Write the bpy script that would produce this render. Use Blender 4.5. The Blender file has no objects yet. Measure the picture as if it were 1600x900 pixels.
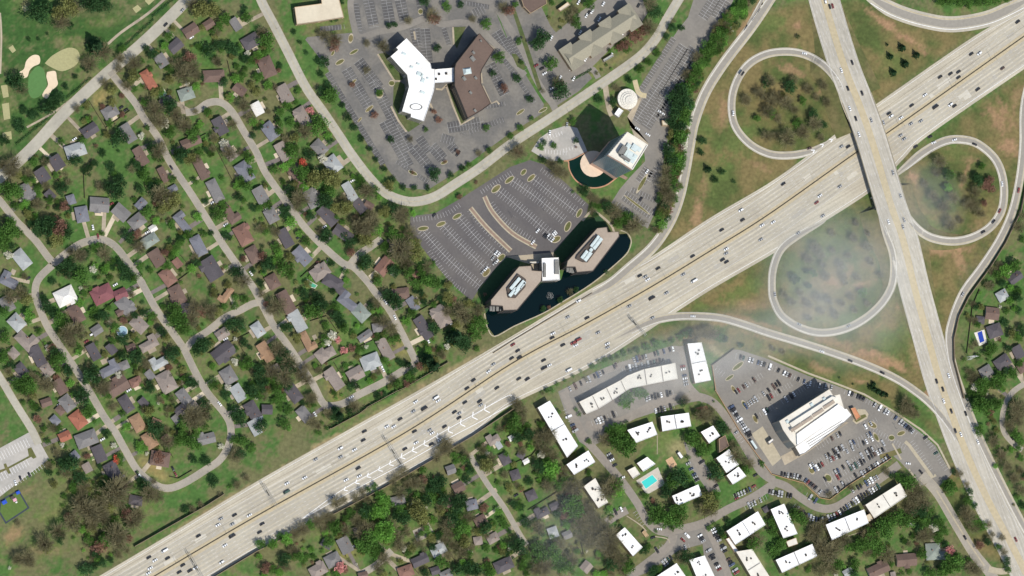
import bpy, math, random
import numpy as np
from mathutils import Vector, Matrix
random.seed(7)
S = bpy.context.scene
COL = S.collection
# ---------------------------------------------------------------- camera, sky, sun, exposure
PX = 0.6                      # metres of ground per photograph pixel
DIST = 6000.0
TH = math.atan(0.30)
LEAN = Vector((0.9, 0.436)).normalized()
CPOS = Vector((-math.sin(TH)*LEAN.x*DIST, -math.sin(TH)*LEAN.y*DIST, math.cos(TH)*DIST))
FWD = (-CPOS).normalized()
RGT = FWD.cross(Vector((0, 1, 0))).normalized()
UPV = RGT.cross(FWD).normalized()
cam = bpy.data.cameras.new('camera'); co = bpy.data.objects.new('camera', cam); COL.objects.link(co)
cam.sensor_width = 36; cam.lens = 36*DIST/(1600*PX); cam.clip_start = 10; cam.clip_end = 20000
M = Matrix((RGT, UPV, -FWD)).transposed().to_4x4(); M.translation = CPOS
co.matrix_world = M
S.camera = co
SUNV = Vector((0.30, -0.56, 1.0)).normalized()      # towards the sun
ELEV = math.asin(SUNV.z); AZ = math.atan2(SUNV.x, SUNV.y)
w = bpy.data.worlds.new('World'); S.world = w; w.use_nodes = True
nt = w.node_tree
sky = nt.nodes.new('ShaderNodeTexSky'); sky.sky_type = 'NISHITA'; sky.sun_disc = False
sky.sun_elevation = ELEV; sky.sun_rotation = AZ
bg = nt.nodes['Background']; bg.inputs[1].default_value = 0.13
nt.links.new(sky.outputs[0], bg.inputs[0])
sl = bpy.data.lights.new('sun', 'SUN'); sl.energy = 3.75; sl.angle = math.radians(0.5); sl.color = (1.0, 0.965, 0.90)
so = bpy.data.objects.new('sun', sl); COL.objects.link(so)
so.rotation_euler = SUNV.to_track_quat('Z', 'Y').to_euler()
S.view_settings.view_transform = 'Standard'; S.view_settings.look = 'None'
S.view_settings.exposure = 0.20; S.view_settings.gamma = 1

def W(px, py, z=0.0):
    """ground (or height z) point seen at photograph pixel px,py"""
    t = FWD*DIST + RGT*((px-800)*PX) + UPV*((450-py)*PX)
    k = (z-CPOS.z)/t.z
    p = CPOS+t*k
    return Vector((p.x, p.y, z))

# ---------------------------------------------------------------- materials
def sr(r, g, b): return tuple(pow(c/255., 2.2) for c in (r, g, b))
MATS = {}
def mat(name, col, rough=0.9, var=0.12, scale=0.35, col2=None, scale2=0.02, amt2=0.5, detail=4, metallic=0.0, attr=None, spec=0.3, streak=None):
    if name in MATS: return MATS[name]
    m = bpy.data.materials.new(name); m.use_nodes = True; n = m.node_tree.nodes; l = m.node_tree.links
    b = n['Principled BSDF']; b.inputs['Roughness'].default_value = rough; b.inputs['Metallic'].default_value = metallic
    b.inputs['Specular IOR Level'].default_value = spec
    geo = n.new('ShaderNodeNewGeometry')
    base = n.new('ShaderNodeRGB'); base.outputs[0].default_value = (*col, 1); cur = base.outputs[0]
    if attr:
        a = n.new('ShaderNodeAttribute'); a.attribute_name = attr; cur = a.outputs['Color']
    if col2:
        t = n.new('ShaderNodeTexNoise'); t.inputs['Scale'].default_value = scale2; t.inputs['Detail'].default_value = 6
        l.new(geo.outputs['Position'], t.inputs['Vector'])
        r = n.new('ShaderNodeMapRange'); r.inputs[1].default_value = 0.42; r.inputs[2].default_value = 0.62; r.inputs[4].default_value = amt2
        l.new(t.outputs[0], r.inputs[0])
        x = n.new('ShaderNodeMix'); x.data_type = 'RGBA'; l.new(r.outputs[0], x.inputs[0]); l.new(cur, x.inputs[6]); x.inputs[7].default_value = (*col2, 1); cur = x.outputs[2]
    if var:
        t = n.new('ShaderNodeTexNoise'); t.inputs['Scale'].default_value = scale; t.inputs['Detail'].default_value = detail
        l.new(geo.outputs['Position'], t.inputs['Vector'])
        r = n.new('ShaderNodeMapRange'); r.inputs[1].default_value = 0.3; r.inputs[2].default_value = 0.7; r.inputs[3].default_value = 1-var; r.inputs[4].default_value = 1+var
        l.new(t.outputs[0], r.inputs[0])
        x = n.new('ShaderNodeVectorMath'); x.operation = 'SCALE'; l.new(cur, x.inputs[0]); l.new(r.outputs[0], x.inputs[3]); cur = x.outputs[0]
    if streak:                      # long tyre-worn streaks along the travel direction
        mp = n.new('ShaderNodeMapping'); mp.inputs['Rotation'].default_value = (0, 0, -streak); l.new(geo.outputs['Position'], mp.inputs[0])
        m2 = n.new('ShaderNodeMapping'); m2.inputs['Scale'].default_value = (0.012, 0.55, 1); l.new(mp.outputs[0], m2.inputs[0])
        t = n.new('ShaderNodeTexNoise'); t.inputs['Scale'].default_value = 1; t.inputs['Detail'].default_value = 3; l.new(m2.outputs[0], t.inputs['Vector'])
        r = n.new('ShaderNodeMapRange'); r.inputs[1].default_value = 0.35; r.inputs[2].default_value = 0.65; r.inputs[3].default_value = 0.87; r.inputs[4].default_value = 1.08; l.new(t.outputs[0], r.inputs[0])
        x = n.new('ShaderNodeVectorMath'); x.operation = 'SCALE'; l.new(cur, x.inputs[0]); l.new(r.outputs[0], x.inputs[3]); cur = x.outputs[0]
    l.new(cur, b.inputs['Base Color'])
    MATS[name] = m; return m

M_CONC = mat('highway_concrete', sr(177, 168, 148), var=0.08, scale=0.5, col2=sr(163, 154, 136), scale2=0.03, amt2=0.7, streak=math.radians(31))
M_CONC2 = mat('crossroad_concrete', sr(172, 165, 150), var=0.06, col2=sr(158, 151, 137), scale2=0.04, amt2=0.6, streak=math.radians(-70))
M_RAMP = mat('ramp_concrete', sr(172, 164, 146), var=0.07, col2=sr(155, 148, 134), scale2=0.05, amt2=0.6)
M_RLANE = mat('ramp_lane', sr(140, 134, 123), var=0.07)
M_STREET = mat('street_asphalt', sr(152, 144, 130), var=0.08, scale=0.6, col2=sr(132, 126, 115), scale2=0.05, amt2=0.7)
M_ROADL = mat('main_road_concrete', sr(164, 158, 142), var=0.07, col2=sr(146, 141, 128), scale2=0.05, amt2=0.6)
M_LOT = mat('lot_asphalt', sr(103, 100, 95), var=0.08, scale=0.4, col2=sr(120, 115, 106), scale2=0.05, amt2=0.9)
M_LOTD = mat('dark_lot_asphalt', sr(90, 86, 84), var=0.06, scale=0.4, col2=sr(102, 97, 92), scale2=0.03, amt2=0.7)
M_BAY = mat('bay_asphalt', sr(84, 82, 80), var=0.1, scale=0.5, col2=sr(104, 101, 96), scale2=0.06, amt2=0.8)
M_LOTB = mat('brown_lot_asphalt', sr(118, 113, 105), var=0.07, scale=0.4, col2=sr(132, 126, 116), scale2=0.03, amt2=0.8)
M_LOTL = mat('pale_lot_concrete', sr(166, 160, 150), var=0.08, col2=sr(150, 146, 138), scale2=0.05, amt2=0.8)
M_DRIVE = mat('driveway_concrete', sr(165, 152, 130), var=0.1, col2=sr(138, 127, 110), scale2=0.06, amt2=0.9)
M_DRIVED = mat('driveway_asphalt', sr(112, 104, 98), var=0.1)
M_WHITE = mat('white_paint', (0.78, 0.77, 0.74), var=0.08)
M_DASH = mat('worn_lane_paint', (0.56, 0.55, 0.52), var=0.2)
M_STALL = mat('worn_stall_paint', (0.42, 0.41, 0.39), var=0.3, scale=0.4)
M_YEL = mat('yellow_paint', sr(176, 158, 116), var=0.2)
M_YELB = mat('yellowed_median', sr(174, 160, 130), var=0.08, col2=sr(170, 158, 134), scale2=0.05)
M_SEAM = mat('pavement_seam', sr(118, 108, 90), var=0.2)
M_TARX = mat('median_barrier_concrete', sr(92, 84, 70), var=0.2)
M_KERB = mat('kerb', sr(164, 153, 130), var=0.1)
M_BRICKP = mat('brick_paving', sr(134, 114, 98), var=0.12)
M_GROUND = mat('ground_cover', (0, 0, 0), rough=1, var=0.20, scale=0.32, detail=8, attr='tint')
M_BANK = mat('embankment_grass', sr(90, 92, 56), rough=1, var=0.2, scale=0.3, col2=sr(116, 104, 72), scale2=0.04, amt2=0.8)
M_SAND = mat('bunker_sand', sr(208, 188, 158), var=0.05)
M_GREEN = mat('putting_green', sr(82, 116, 66), var=0.06)
M_TEE = mat('dormant_turf', sr(154, 149, 108), var=0.1, scale=0.5)
M_WEAR = mat('tyre_worn_lane', sr(158, 151, 136), var=.08, scale=.3, col2=sr(170, 163, 147), scale2=.02, amt2=.9)
M_STALL2 = mat('faint_stall_paint', (0.30, 0.295, 0.28), var=0.35, scale=0.4)
M_DIRT = mat('bare_soil', sr(160, 136, 104), var=0.15)
def water(name, col, rough=0.08):
    m = bpy.data.materials.new(name); m.use_nodes = True; n = m.node_tree.nodes; l = m.node_tree.links; b = n['Principled BSDF']
    b.inputs['Base Color'].default_value = (*col, 1); b.inputs['Roughness'].default_value = rough; b.inputs['IOR'].default_value = 1.33
    geo = n.new('ShaderNodeNewGeometry'); t = n.new('ShaderNodeTexNoise'); t.inputs['Scale'].default_value = 0.6; t.inputs['Detail'].default_value = 3
    l.new(geo.outputs['Position'], t.inputs['Vector']); bu = n.new('ShaderNodeBump'); bu.inputs['Strength'].default_value = 0.15; bu.inputs['Distance'].default_value = 0.3
    l.new(t.outputs[0], bu.inputs['Height']); l.new(bu.outputs[0], b.inputs['Normal']); return m
M_POND = water('pond_water', sr(10, 26, 27)); M_POND2 = water('green_pond_water', sr(16, 40, 33)); M_POOL = water('pool_water', sr(70, 190, 180)); M_POOLB = water('blue_pool_water', sr(50, 70, 150))
M_POOLG = water('green_pool_water', sr(80, 150, 120)); M_POOLP = water('pale_pool_water', sr(140, 165, 175))

# ---------------------------------------------------------------- mesh helpers
class MB:
    def __init__(s): s.v = []; s.f = []; s.m = []
    def add(s, vs, fs, mi=0):
        o = len(s.v); s.v += [tuple(v) for v in vs]; s.f += [tuple(i+o for i in f) for f in fs]; s.m += [mi]*len(fs)
    def quad(s, a, b, c, d, mi=0): s.add([a, b, c, d], [(0, 1, 2, 3)], mi)
    def box(s, c, size, rot=0, mi=0, taper=1.0):
        x, y, z = size; cr, sn = math.cos(rot), math.sin(rot); vs = []
        for k, zz in enumerate((0, z)):
            f = 1 if k == 0 else taper
            for sx, sy in ((-1, -1), (1, -1), (1, 1), (-1, 1)):
                X, Y = sx*x/2*f, sy*y/2*f; vs.append((c[0]+X*cr-Y*sn, c[1]+X*sn+Y*cr, c[2]+zz))
        s.add(vs, [(3, 2, 1, 0), (4, 5, 6, 7), (0, 1, 5, 4), (1, 2, 6, 5), (2, 3, 7, 6), (3, 0, 4, 7)], mi)
    def prism(s, pts, z0, z1, mi=0, top=True, bottom=False, mit=None):
        pts = ccw(pts); n = len(pts); vs = [(p[0], p[1], z0) for p in pts]+[(p[0], p[1], z1) for p in pts]
        s.add(vs, [(i, (i+1) % n, n+(i+1) % n, n+i) for i in range(n)], mi)
        if top: s.add(vs[n:], [tuple(range(n))], mi if mit is None else mit)
        if bottom: s.add(vs[:n], [tuple(reversed(range(n)))], mi)
    def cyl(s, a, b, r0, r1, n=8, mi=0, cap=True):
        a = Vector(a); b = Vector(b); d = (b-a).normalized(); u = d.orthogonal().normalized(); v = d.cross(u); vs = []
        for P, r in ((a, r0), (b, r1)):
            for i in range(n):
                t = 2*math.pi*i/n; vs.append(P+u*math.cos(t)*r+v*math.sin(t)*r)
        s.add(vs, [(i, (i+1) % n, n+(i+1) % n, n+i) for i in range(n)], mi)
        if cap: s.add(vs[n:], [tuple(range(n))], mi)
    def mesh(s, name, mats):
        me = bpy.data.meshes.new(name); me.from_pydata(s.v, [], s.f)
        if not isinstance(mats, (list, tuple)): mats = [mats]
        for x in mats: me.materials.append(x)
        if len(mats) > 1: me.polygons.foreach_set('material_index', s.m)
        me.update(); return me
def ccw(pts):
    a = sum(pts[i][0]*pts[(i+1) % len(pts)][1]-pts[(i+1) % len(pts)][0]*pts[i][1] for i in range(len(pts)))
    return list(pts) if a > 0 else list(reversed(pts))
def inset(pts, d):
    pts = ccw(pts); n = len(pts); out = []
    for i in range(n):
        p0, p1, p2 = Vector(pts[i-1][:2]), Vector(pts[i][:2]), Vector(pts[(i+1) % n][:2])
        e1 = (p1-p0).normalized(); e2 = (p2-p1).normalized(); n1 = Vector((-e1.y, e1.x)); n2 = Vector((-e2.y, e2.x))
        b = n1+n2; k = max(0.35, b.dot(n1)); q = p1+b*(d/k); out.append((q.x, q.y))
    return out
def link(o, parent=None):
    COL.objects.link(o)
    if parent is not None: o.parent = parent
    return o
def part(name, mb, mats, parent=None):
    return link(bpy.data.objects.new(name, mb.mesh(name, mats) if isinstance(mb, MB) else mb), parent)
def setp(o, label=None, cat=None, group=None, kind=None):
    if label: o['label'] = label
    if cat: o['category'] = cat
    if group: o['group'] = group
    if kind: o['kind'] = kind
    return o
def root(name, loc, label, cat, group=None):
    o = bpy.data.objects.new(name, None); o.location = loc; o.empty_display_size = 1; link(o); return setp(o, label, cat, group)
def struct(name, mb, mats): return setp(part(name, mb, mats), kind='structure')
def smooth(pts, n=6):
    out = []; P = [tuple(map(float, p)) for p in pts]
    P = [P[0]]+P+[P[-1]]
    for i in range(1, len(P)-2):
        p0, p1, p2, p3 = map(Vector, P[i-1:i+3])
        for k in range(n):
            t = k/n
            out.append(tuple(0.5*((2*p1)+(p2-p0)*t+(2*p0-5*p1+4*p2-p3)*t*t+(3*p1-p0-3*p2+p3)*t**3)))
    out.append(P[-1]); return out
def polyW(pts, z=0): return [W(p[0], p[1], z) for p in pts]
def sheet(name, pts, z, m, sm=0):
    if sm: pts = smooth(list(pts)+[pts[0]], sm)[:-1]
    P = ccw([(p.x, p.y) for p in polyW(pts)]); mb = MB(); mb.add([(x, y, z) for x, y in P], [tuple(range(len(P)))])
    return struct(name, mb, m)
def normals2(P):
    out = []
    for i in range(len(P)):
        a = P[max(0, i-1)]; b = P[min(len(P)-1, i+1)]; d = Vector((b.x-a.x, b.y-a.y)).normalized(); out.append(Vector((-d.y, d.x, 0)))
    return out
def strip(mb, P, o0, o1, dz=0, mi=0, N=None):
    """band along world polyline P from lateral offset o0 to o1 (metres, left positive)"""
    N = N or normals2(P)
    a = [P[i]+N[i]*(o0(i) if callable(o0) else o0)+Vector((0, 0, dz)) for i in range(len(P))]
    b = [P[i]+N[i]*(o1(i) if callable(o1) else o1)+Vector((0, 0, dz)) for i in range(len(P))]
    if ((o1(0) if callable(o1) else o1) > (o0(0) if callable(o0) else o0)): a, b = b, a
    n = len(P); mb.add(a+b, [(i, n+i, n+i+1, i+1) for i in range(n-1)], mi)
def resample(P, step):
    out = [P[0].copy()]; acc = 0
    for i in range(len(P)-1):
        d = (P[i+1]-P[i]).length; t = step-acc
        while t <= d:
            out.append(P[i].lerp(P[i+1], t/d)); t += step
        acc = d-(t-step)
    return out
def dashes(mb, P, off, dz, on, gap, wd, mi=0):
    Q = resample(P, 1.0); N = normals2(Q); per = int(on+gap)
    for i in range(0, len(Q)-int(on)-1, per):
        seg = Q[i:i+int(on)+1]; strip(mb, seg, off-wd/2, off+wd/2, dz, mi, N[i:i+int(on)+1])
class Rnd(random.Random): pass
# ---------------------------------------------------------------- road network (photograph pixels on the ground)
HW_NW = [(1720,-70),(1600,12),(1520,58),(1370,162),(1340,182),(1262,243),(1200,287),(1110,340),(1032,392),(1000,411),(925,450),(800,525),(675,598),(547,670),(400,753),(270,832),(155,900),(60,955)]
HW_MED = [(1720,-27),(1600,57),(1385,209),(1340,237),(1200,336),(1112,391),(1015,450),(910,509),(800,568),(632,677),(400,807),(242,900),(150,955)]
HW_SE = [(1720,25),(1600,108),(1450,212),(1410,250),(1362,298),(1245,373),(1200,401),(1112,452),(1050,492),(1005,522),(920,575),(800,632),(737,682),(640,738),(520,802),(400,861),(332,901),(240,955)]
NS = [(1282,-40),(1288,0),(1318,100),(1345,170),(1364,225),(1392,320),(1411,375),(1429,450),(1448,520),(1467,590),(1488,650),(1513,715),(1543,780),(1580,850),(1608,905),(1640,965)]
def zns(py):
    def ss(t): t = max(0, min(1, t)); return t*t*(3-2*t)
    return 0.12+6.9*ss((py+10)/160)*(1-ss((py-310)/240))
S0 = [(-20,293),(25,255),(57,224),(100,177),(162,119),(212,77),(250,42),(287,5),(305,-15)]
S1 = [(172,112),(190,135),(212,162),(225,185),(247,215),(265,252),(300,305),(325,345),(350,385),(387,437),(400,457),(425,505),(450,540),(475,578),(490,602),(502,626),(512,634),(535,631),(560,617),(600,597),(625,582),(648,568)]
S2 = [(290,176),(307,173),(325,161),(345,160),(362,174),(382,207),(400,237),(415,270),(445,312),(472,350),(500,380),(535,411),(552,417),(575,441),(585,455),(607,482),(625,515),(645,555),(651,570)]
S2B = [(548,412),(560,398),(580,385),(598,371)]
S3 = [(-10,306),(0,314),(25,345),(55,375),(82,409),(95,402),(120,384),(140,376),(160,374),(180,385),(200,410),(220,440),(245,485),(270,520),(287,545),(307,585),(325,615),(350,645),(360,665),(359,690),(345,717),(320,735),(287,755),(262,763),(240,756),(215,735),(195,702),(180,675),(162,650),(140,612),(120,580),(100,550),(75,512),(62,482),(55,458),(60,436),(82,414)]
S3B = [(290,548),(300,533),(325,517),(350,497),(375,485),(397,474),(412,476),(424,500)]
S4 = [(-10,575),(0,590),(25,632),(50,672),(62,698)]
S5 = [(400,-20),(410,5),(427,37),(450,82),(477,135),(505,175),(532,215),(547,238),(575,275),(600,300),(625,312),(650,315),(680,307),(712,287),(750,262),(800,224),(875,175),(950,124),(1000,88),(1025,60),(1042,30),(1066,-10)]
S6 = [(735,712),(742,725),(762,757),(787,792),(800,814),(815,840),(826,855)]
S7 = [(648,838),(662,832),(676,824)]
S8 = [(612,860),(600,872),(585,885),(558,900)]
S9 = [(1600,600),(1580,615),(1568,640),(1567,670),(1580,690),(1600,705)]
A1 = [(915,663),(940,668),(975,656),(1025,631),(1070,620),(1100,622),(1122,636),(1150,675),(1165,700),(1190,738),(1212,752)]
A2 = [(880,612),(892,640),(912,682),(940,715),(970,750),(995,785),(1012,815),(1032,830),(1062,827),(1100,817),(1137,796),(1175,778),(1212,754)]
A3 = [(1205,752),(1228,760),(1250,777),(1278,793),(1304,793),(1337,773),(1375,748),(1407,724)]
A4 = [(1102,817),(1125,865),(1142,910)]
A5 = [(1052,835),(1045,853),(1012,880),(985,900)]
A6 = [(1077,705),(1100,740),(1120,766)]
A7 = [(980,797),(960,808),(945,818)]
A8 = [(1100,626),(1075,600),(1068,560),(1055,545),(1000,562),(940,582),(880,614)]
R8 = [(1440,742),(1465,770),(1490,812),(1520,862),(1545,893),(1560,915)]
R9 = [(1545,889),(1565,893),(1590,886),(1603,870)]
DRIVE_X = [(870,176),(862,160),(852,148),(835,118),(815,75),(780,18),(765,-15)]
DRIVE_N = [(565,-10),(548,0),(553,40),(562,58),(590,50),(630,42),(668,28),(690,38),(720,35),(745,42),(770,65),(800,95),(822,120)]
DRIVE_H = [(935,122),(925,108),(905,108),(880,122)]
DRIVE_T = [(945,128),(948,150),(952,170),(958,185)]
ST = {'golf side boulevard': S0, 'second curving street': S1, 'third curving street': S2, 'short stub street': S2B, 'looping street': S3, 'cross street': S3B,
      'park side street': S4, 'lower lane': S6, 'lower court': S8, 'east crescent': S9}
def ribbon(name, pts, wpx, m, z=0.12, sm=6, mb=None):
    P = resample(polyW(smooth(pts, sm), z), 3.0); b = mb or MB(); strip(b, P, -wpx*PX/2, wpx*PX/2)
    return P if mb else (struct(name, b, m), P)
SEGS = []      # (ax, ay, bx, by, halfwidth_px) used to keep plants off the roads
def keep(pts, hw):
    q = smooth(pts, 3)
    for a, b in zip(q[:-1], q[1:]): SEGS.append((a[0], a[1], b[0], b[1], hw))
for p, h in ((HW_NW,12),(HW_MED,46),(HW_SE,12),(NS,26),(S0,9),(S1,6),(S2,6),(S2B,6),(S3,6),(S3B,6),(S4,6),(S5,7),(S6,6),(S8,8),(S9,6),(A1,8),(A2,8),(A3,8),(A4,8),(A5,8),(A6,8),(A8,10),(R8,9)): keep(p, h)
def segdist(x, y):
    A = np.array(SEGS, dtype=float); ax, ay, bx, by, hw = A.T; dx, dy = bx-ax, by-ay
    t = np.clip(((x-ax)*dx+(y-ay)*dy)/np.maximum(dx*dx+dy*dy, 1e-9), 0, 1)
    return float(np.min(np.hypot(x-ax-t*dx, y-ay-t*dy)-hw))
def inpoly(x, y, P):
    c = False; n = len(P)
    for i in range(n):
        x1, y1 = P[i]; x2, y2 = P[(i+1) % n]
        if (y1 > y) != (y2 > y) and x < (x2-x1)*(y-y1)/(y2-y1)+x1: c = not c
    return c

# ---------------------------------------------------------------- lots
CAMPUS = [(545,-12),(549,0),(560,50),(480,58),(477,62),(512,107),(535,155),(560,192),(585,226),(607,266),(630,293),(668,297),(700,277),(730,257),(790,213),(846,178),(850,163),(828,128),(800,80),(762,-12)]
CAMPUS_N = [(762,-12),(783,35),(800,78),(830,100),(850,138),(866,168),(905,142),(925,122),(905,95),(860,40),(835,-12)]
HOTEL_LOT = [(858,60),(905,20),(950,-12),(1000,-12),(1012,20),(1000,40),(960,70),(930,100),(905,122),(880,135),(868,115),(845,85)]
POND_LOT = [(641,338),(680,333),(720,310),(747,293),(797,261),(828,250),(850,257),(885,287),(920,320),(917,333),(910,342),(875,386),(862,397),(800,401),(752,446),(737,470),(722,458),(700,437),(668,398),(641,362)]
TOWER_LOT = [(1087,-12),(1152,-12),(1136,20),(1115,48),(1103,75),(1075,115),(1052,155),(1046,200),(1038,240),(1032,300),(1022,335),(1012,357),(985,340),(955,317),(968,296),(985,276),(1008,252),(1005,222),(990,205),(987,192),(1005,137),(1040,75),(1060,46),(1075,27)]
TOWER_FRONT = [(843,216),(862,203),(885,196),(902,200),(915,230),(918,238),(890,250),(862,252),(845,245),(830,236)]
BOX_LOT = [(1112,570),(1145,546),(1157,547),(1200,561),(1262,587),(1300,600),(1350,620),(1400,647),(1437,675),(1462,697),(1487,741),(1463,764),(1440,758),(1407,722),(1395,712),(1325,757),(1295,778),(1281,776),(1255,752),(1225,743),(1200,741),(1157,678),(1117,610)]
APT_A = [(872,612),(895,600),(945,578),(1000,558),(1055,542),(1068,540),(1078,600),(1076,622),(1100,625),(1060,632),(960,665),(940,690),(920,700),(905,690),(885,650)]
APT_B = [(1068,690),(1085,700),(1120,752),(1126,768),(1108,770),(1078,728)]
APT_C = [(1012,815),(1062,820),(1105,815),(1120,850),(1145,900),(1120,905),(1100,870),(1098,850),(1060,860),(1040,875),(1010,895),(985,905),(978,898),(1005,880),(1035,855),(1045,840),(1030,835)]
SCHOOL_LOT = [(-12,707),(0,700),(50,673),(62,690),(77,717),(40,745),(0,776),(-12,782)]
lots = [('parking_lot', CAMPUS, M_LOT, 0.06), ('parking_lot', CAMPUS_N, M_LOT, 0.06), ('parking_lot', HOTEL_LOT, M_LOTB, 0.08), ('parking_lot', POND_LOT, M_LOTD, 0.06),
        ('parking_lot', TOWER_LOT, M_LOTB, 0.06), ('parking_lot', TOWER_FRONT, M_LOTL, 0.06), ('parking_lot', BOX_LOT, M_LOTB, 0.06),
        ('parking_lot', APT_A, M_LOTB, 0.06), ('parking_lot', APT_B, M_LOTB, 0.06), ('parking_lot', APT_C, M_LOTB, 0.06), ('parking_lot', SCHOOL_LOT, M_LOTL, 0.06)]
for n_, p_, m_, z_ in lots: sheet(n_, p_, z_, m_)
NOPLANT = [p for _, p, _, _ in lots]+[[(105,250),(150,238),(205,232),(215,300),(170,312),(112,306)],[(200,795),(350,745),(350,765),(215,850)],[(0,600),(40,690),(0,700)]]

# ---------------------------------------------------------------- ground
def vnoise(X, Y, sc, seed):
    r = np.random.RandomState(seed); g = r.rand(256, 256); x = X*sc+1000; y = Y*sc+1000; xi = np.floor(x).astype(int); yi = np.floor(y).astype(int)
    fx = x-xi; fy = y-yi; fx = fx*fx*(3-2*fx); fy = fy*fy*(3-2*fy)
    G = lambda a, b: g[a % 256, b % 256]
    return (G(xi, yi)*(1-fx)+G(xi+1, yi)*fx)*(1-fy)+(G(xi, yi+1)*(1-fx)+G(xi+1, yi+1)*fx)*fy
def fbm(X, Y, sc, seed, o=4):
    s = 0; a = 1; t = 0
    for k in range(o): s = s+a*vnoise(X, Y, sc*2**k, seed+k); t += a; a *= .55
    return s/t
LAWN = np.array(sr(71, 100, 50)); LAWN2 = np.array(sr(98, 114, 62)); DUFF = np.array(sr(100, 94, 68)); SOIL = np.array(sr(156, 122, 94)); STRAW = np.array(sr(140, 124, 80)); GOLF = np.array(sr(56, 84, 42)); DGREEN = np.array(sr(76, 86, 48))
DRY = [[(1110,60),(1200,20),(1262,0),(1320,150),(1330,185),(1200,290),(1040,385),(1020,380),(1065,290),(1085,190)],
       [(1312,0),(1350,0),(1440,36),(1530,45),(1370,160)],[(1600,115),(1600,220),(1560,250),(1500,215),(1452,215)],[(1140,85),(1320,85),(1320,240),(1140,240)],
       [(1408,230),(1600,225),(1590,330),(1500,470),(1475,540),(1411,330)],[(1360,300),(1200,400),(1060,485),(1120,490),(1300,545),(1420,600),(1465,632),(1430,460)],
       [(1010,520),(1060,500),(1200,522),(1400,600),(1480,680),(1440,670),(1380,635),(1200,556),(1120,545),(1040,530)],[(1500,700),(1530,690),(1600,830),(1600,900),(1510,850),(1470,760)]]
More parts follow.
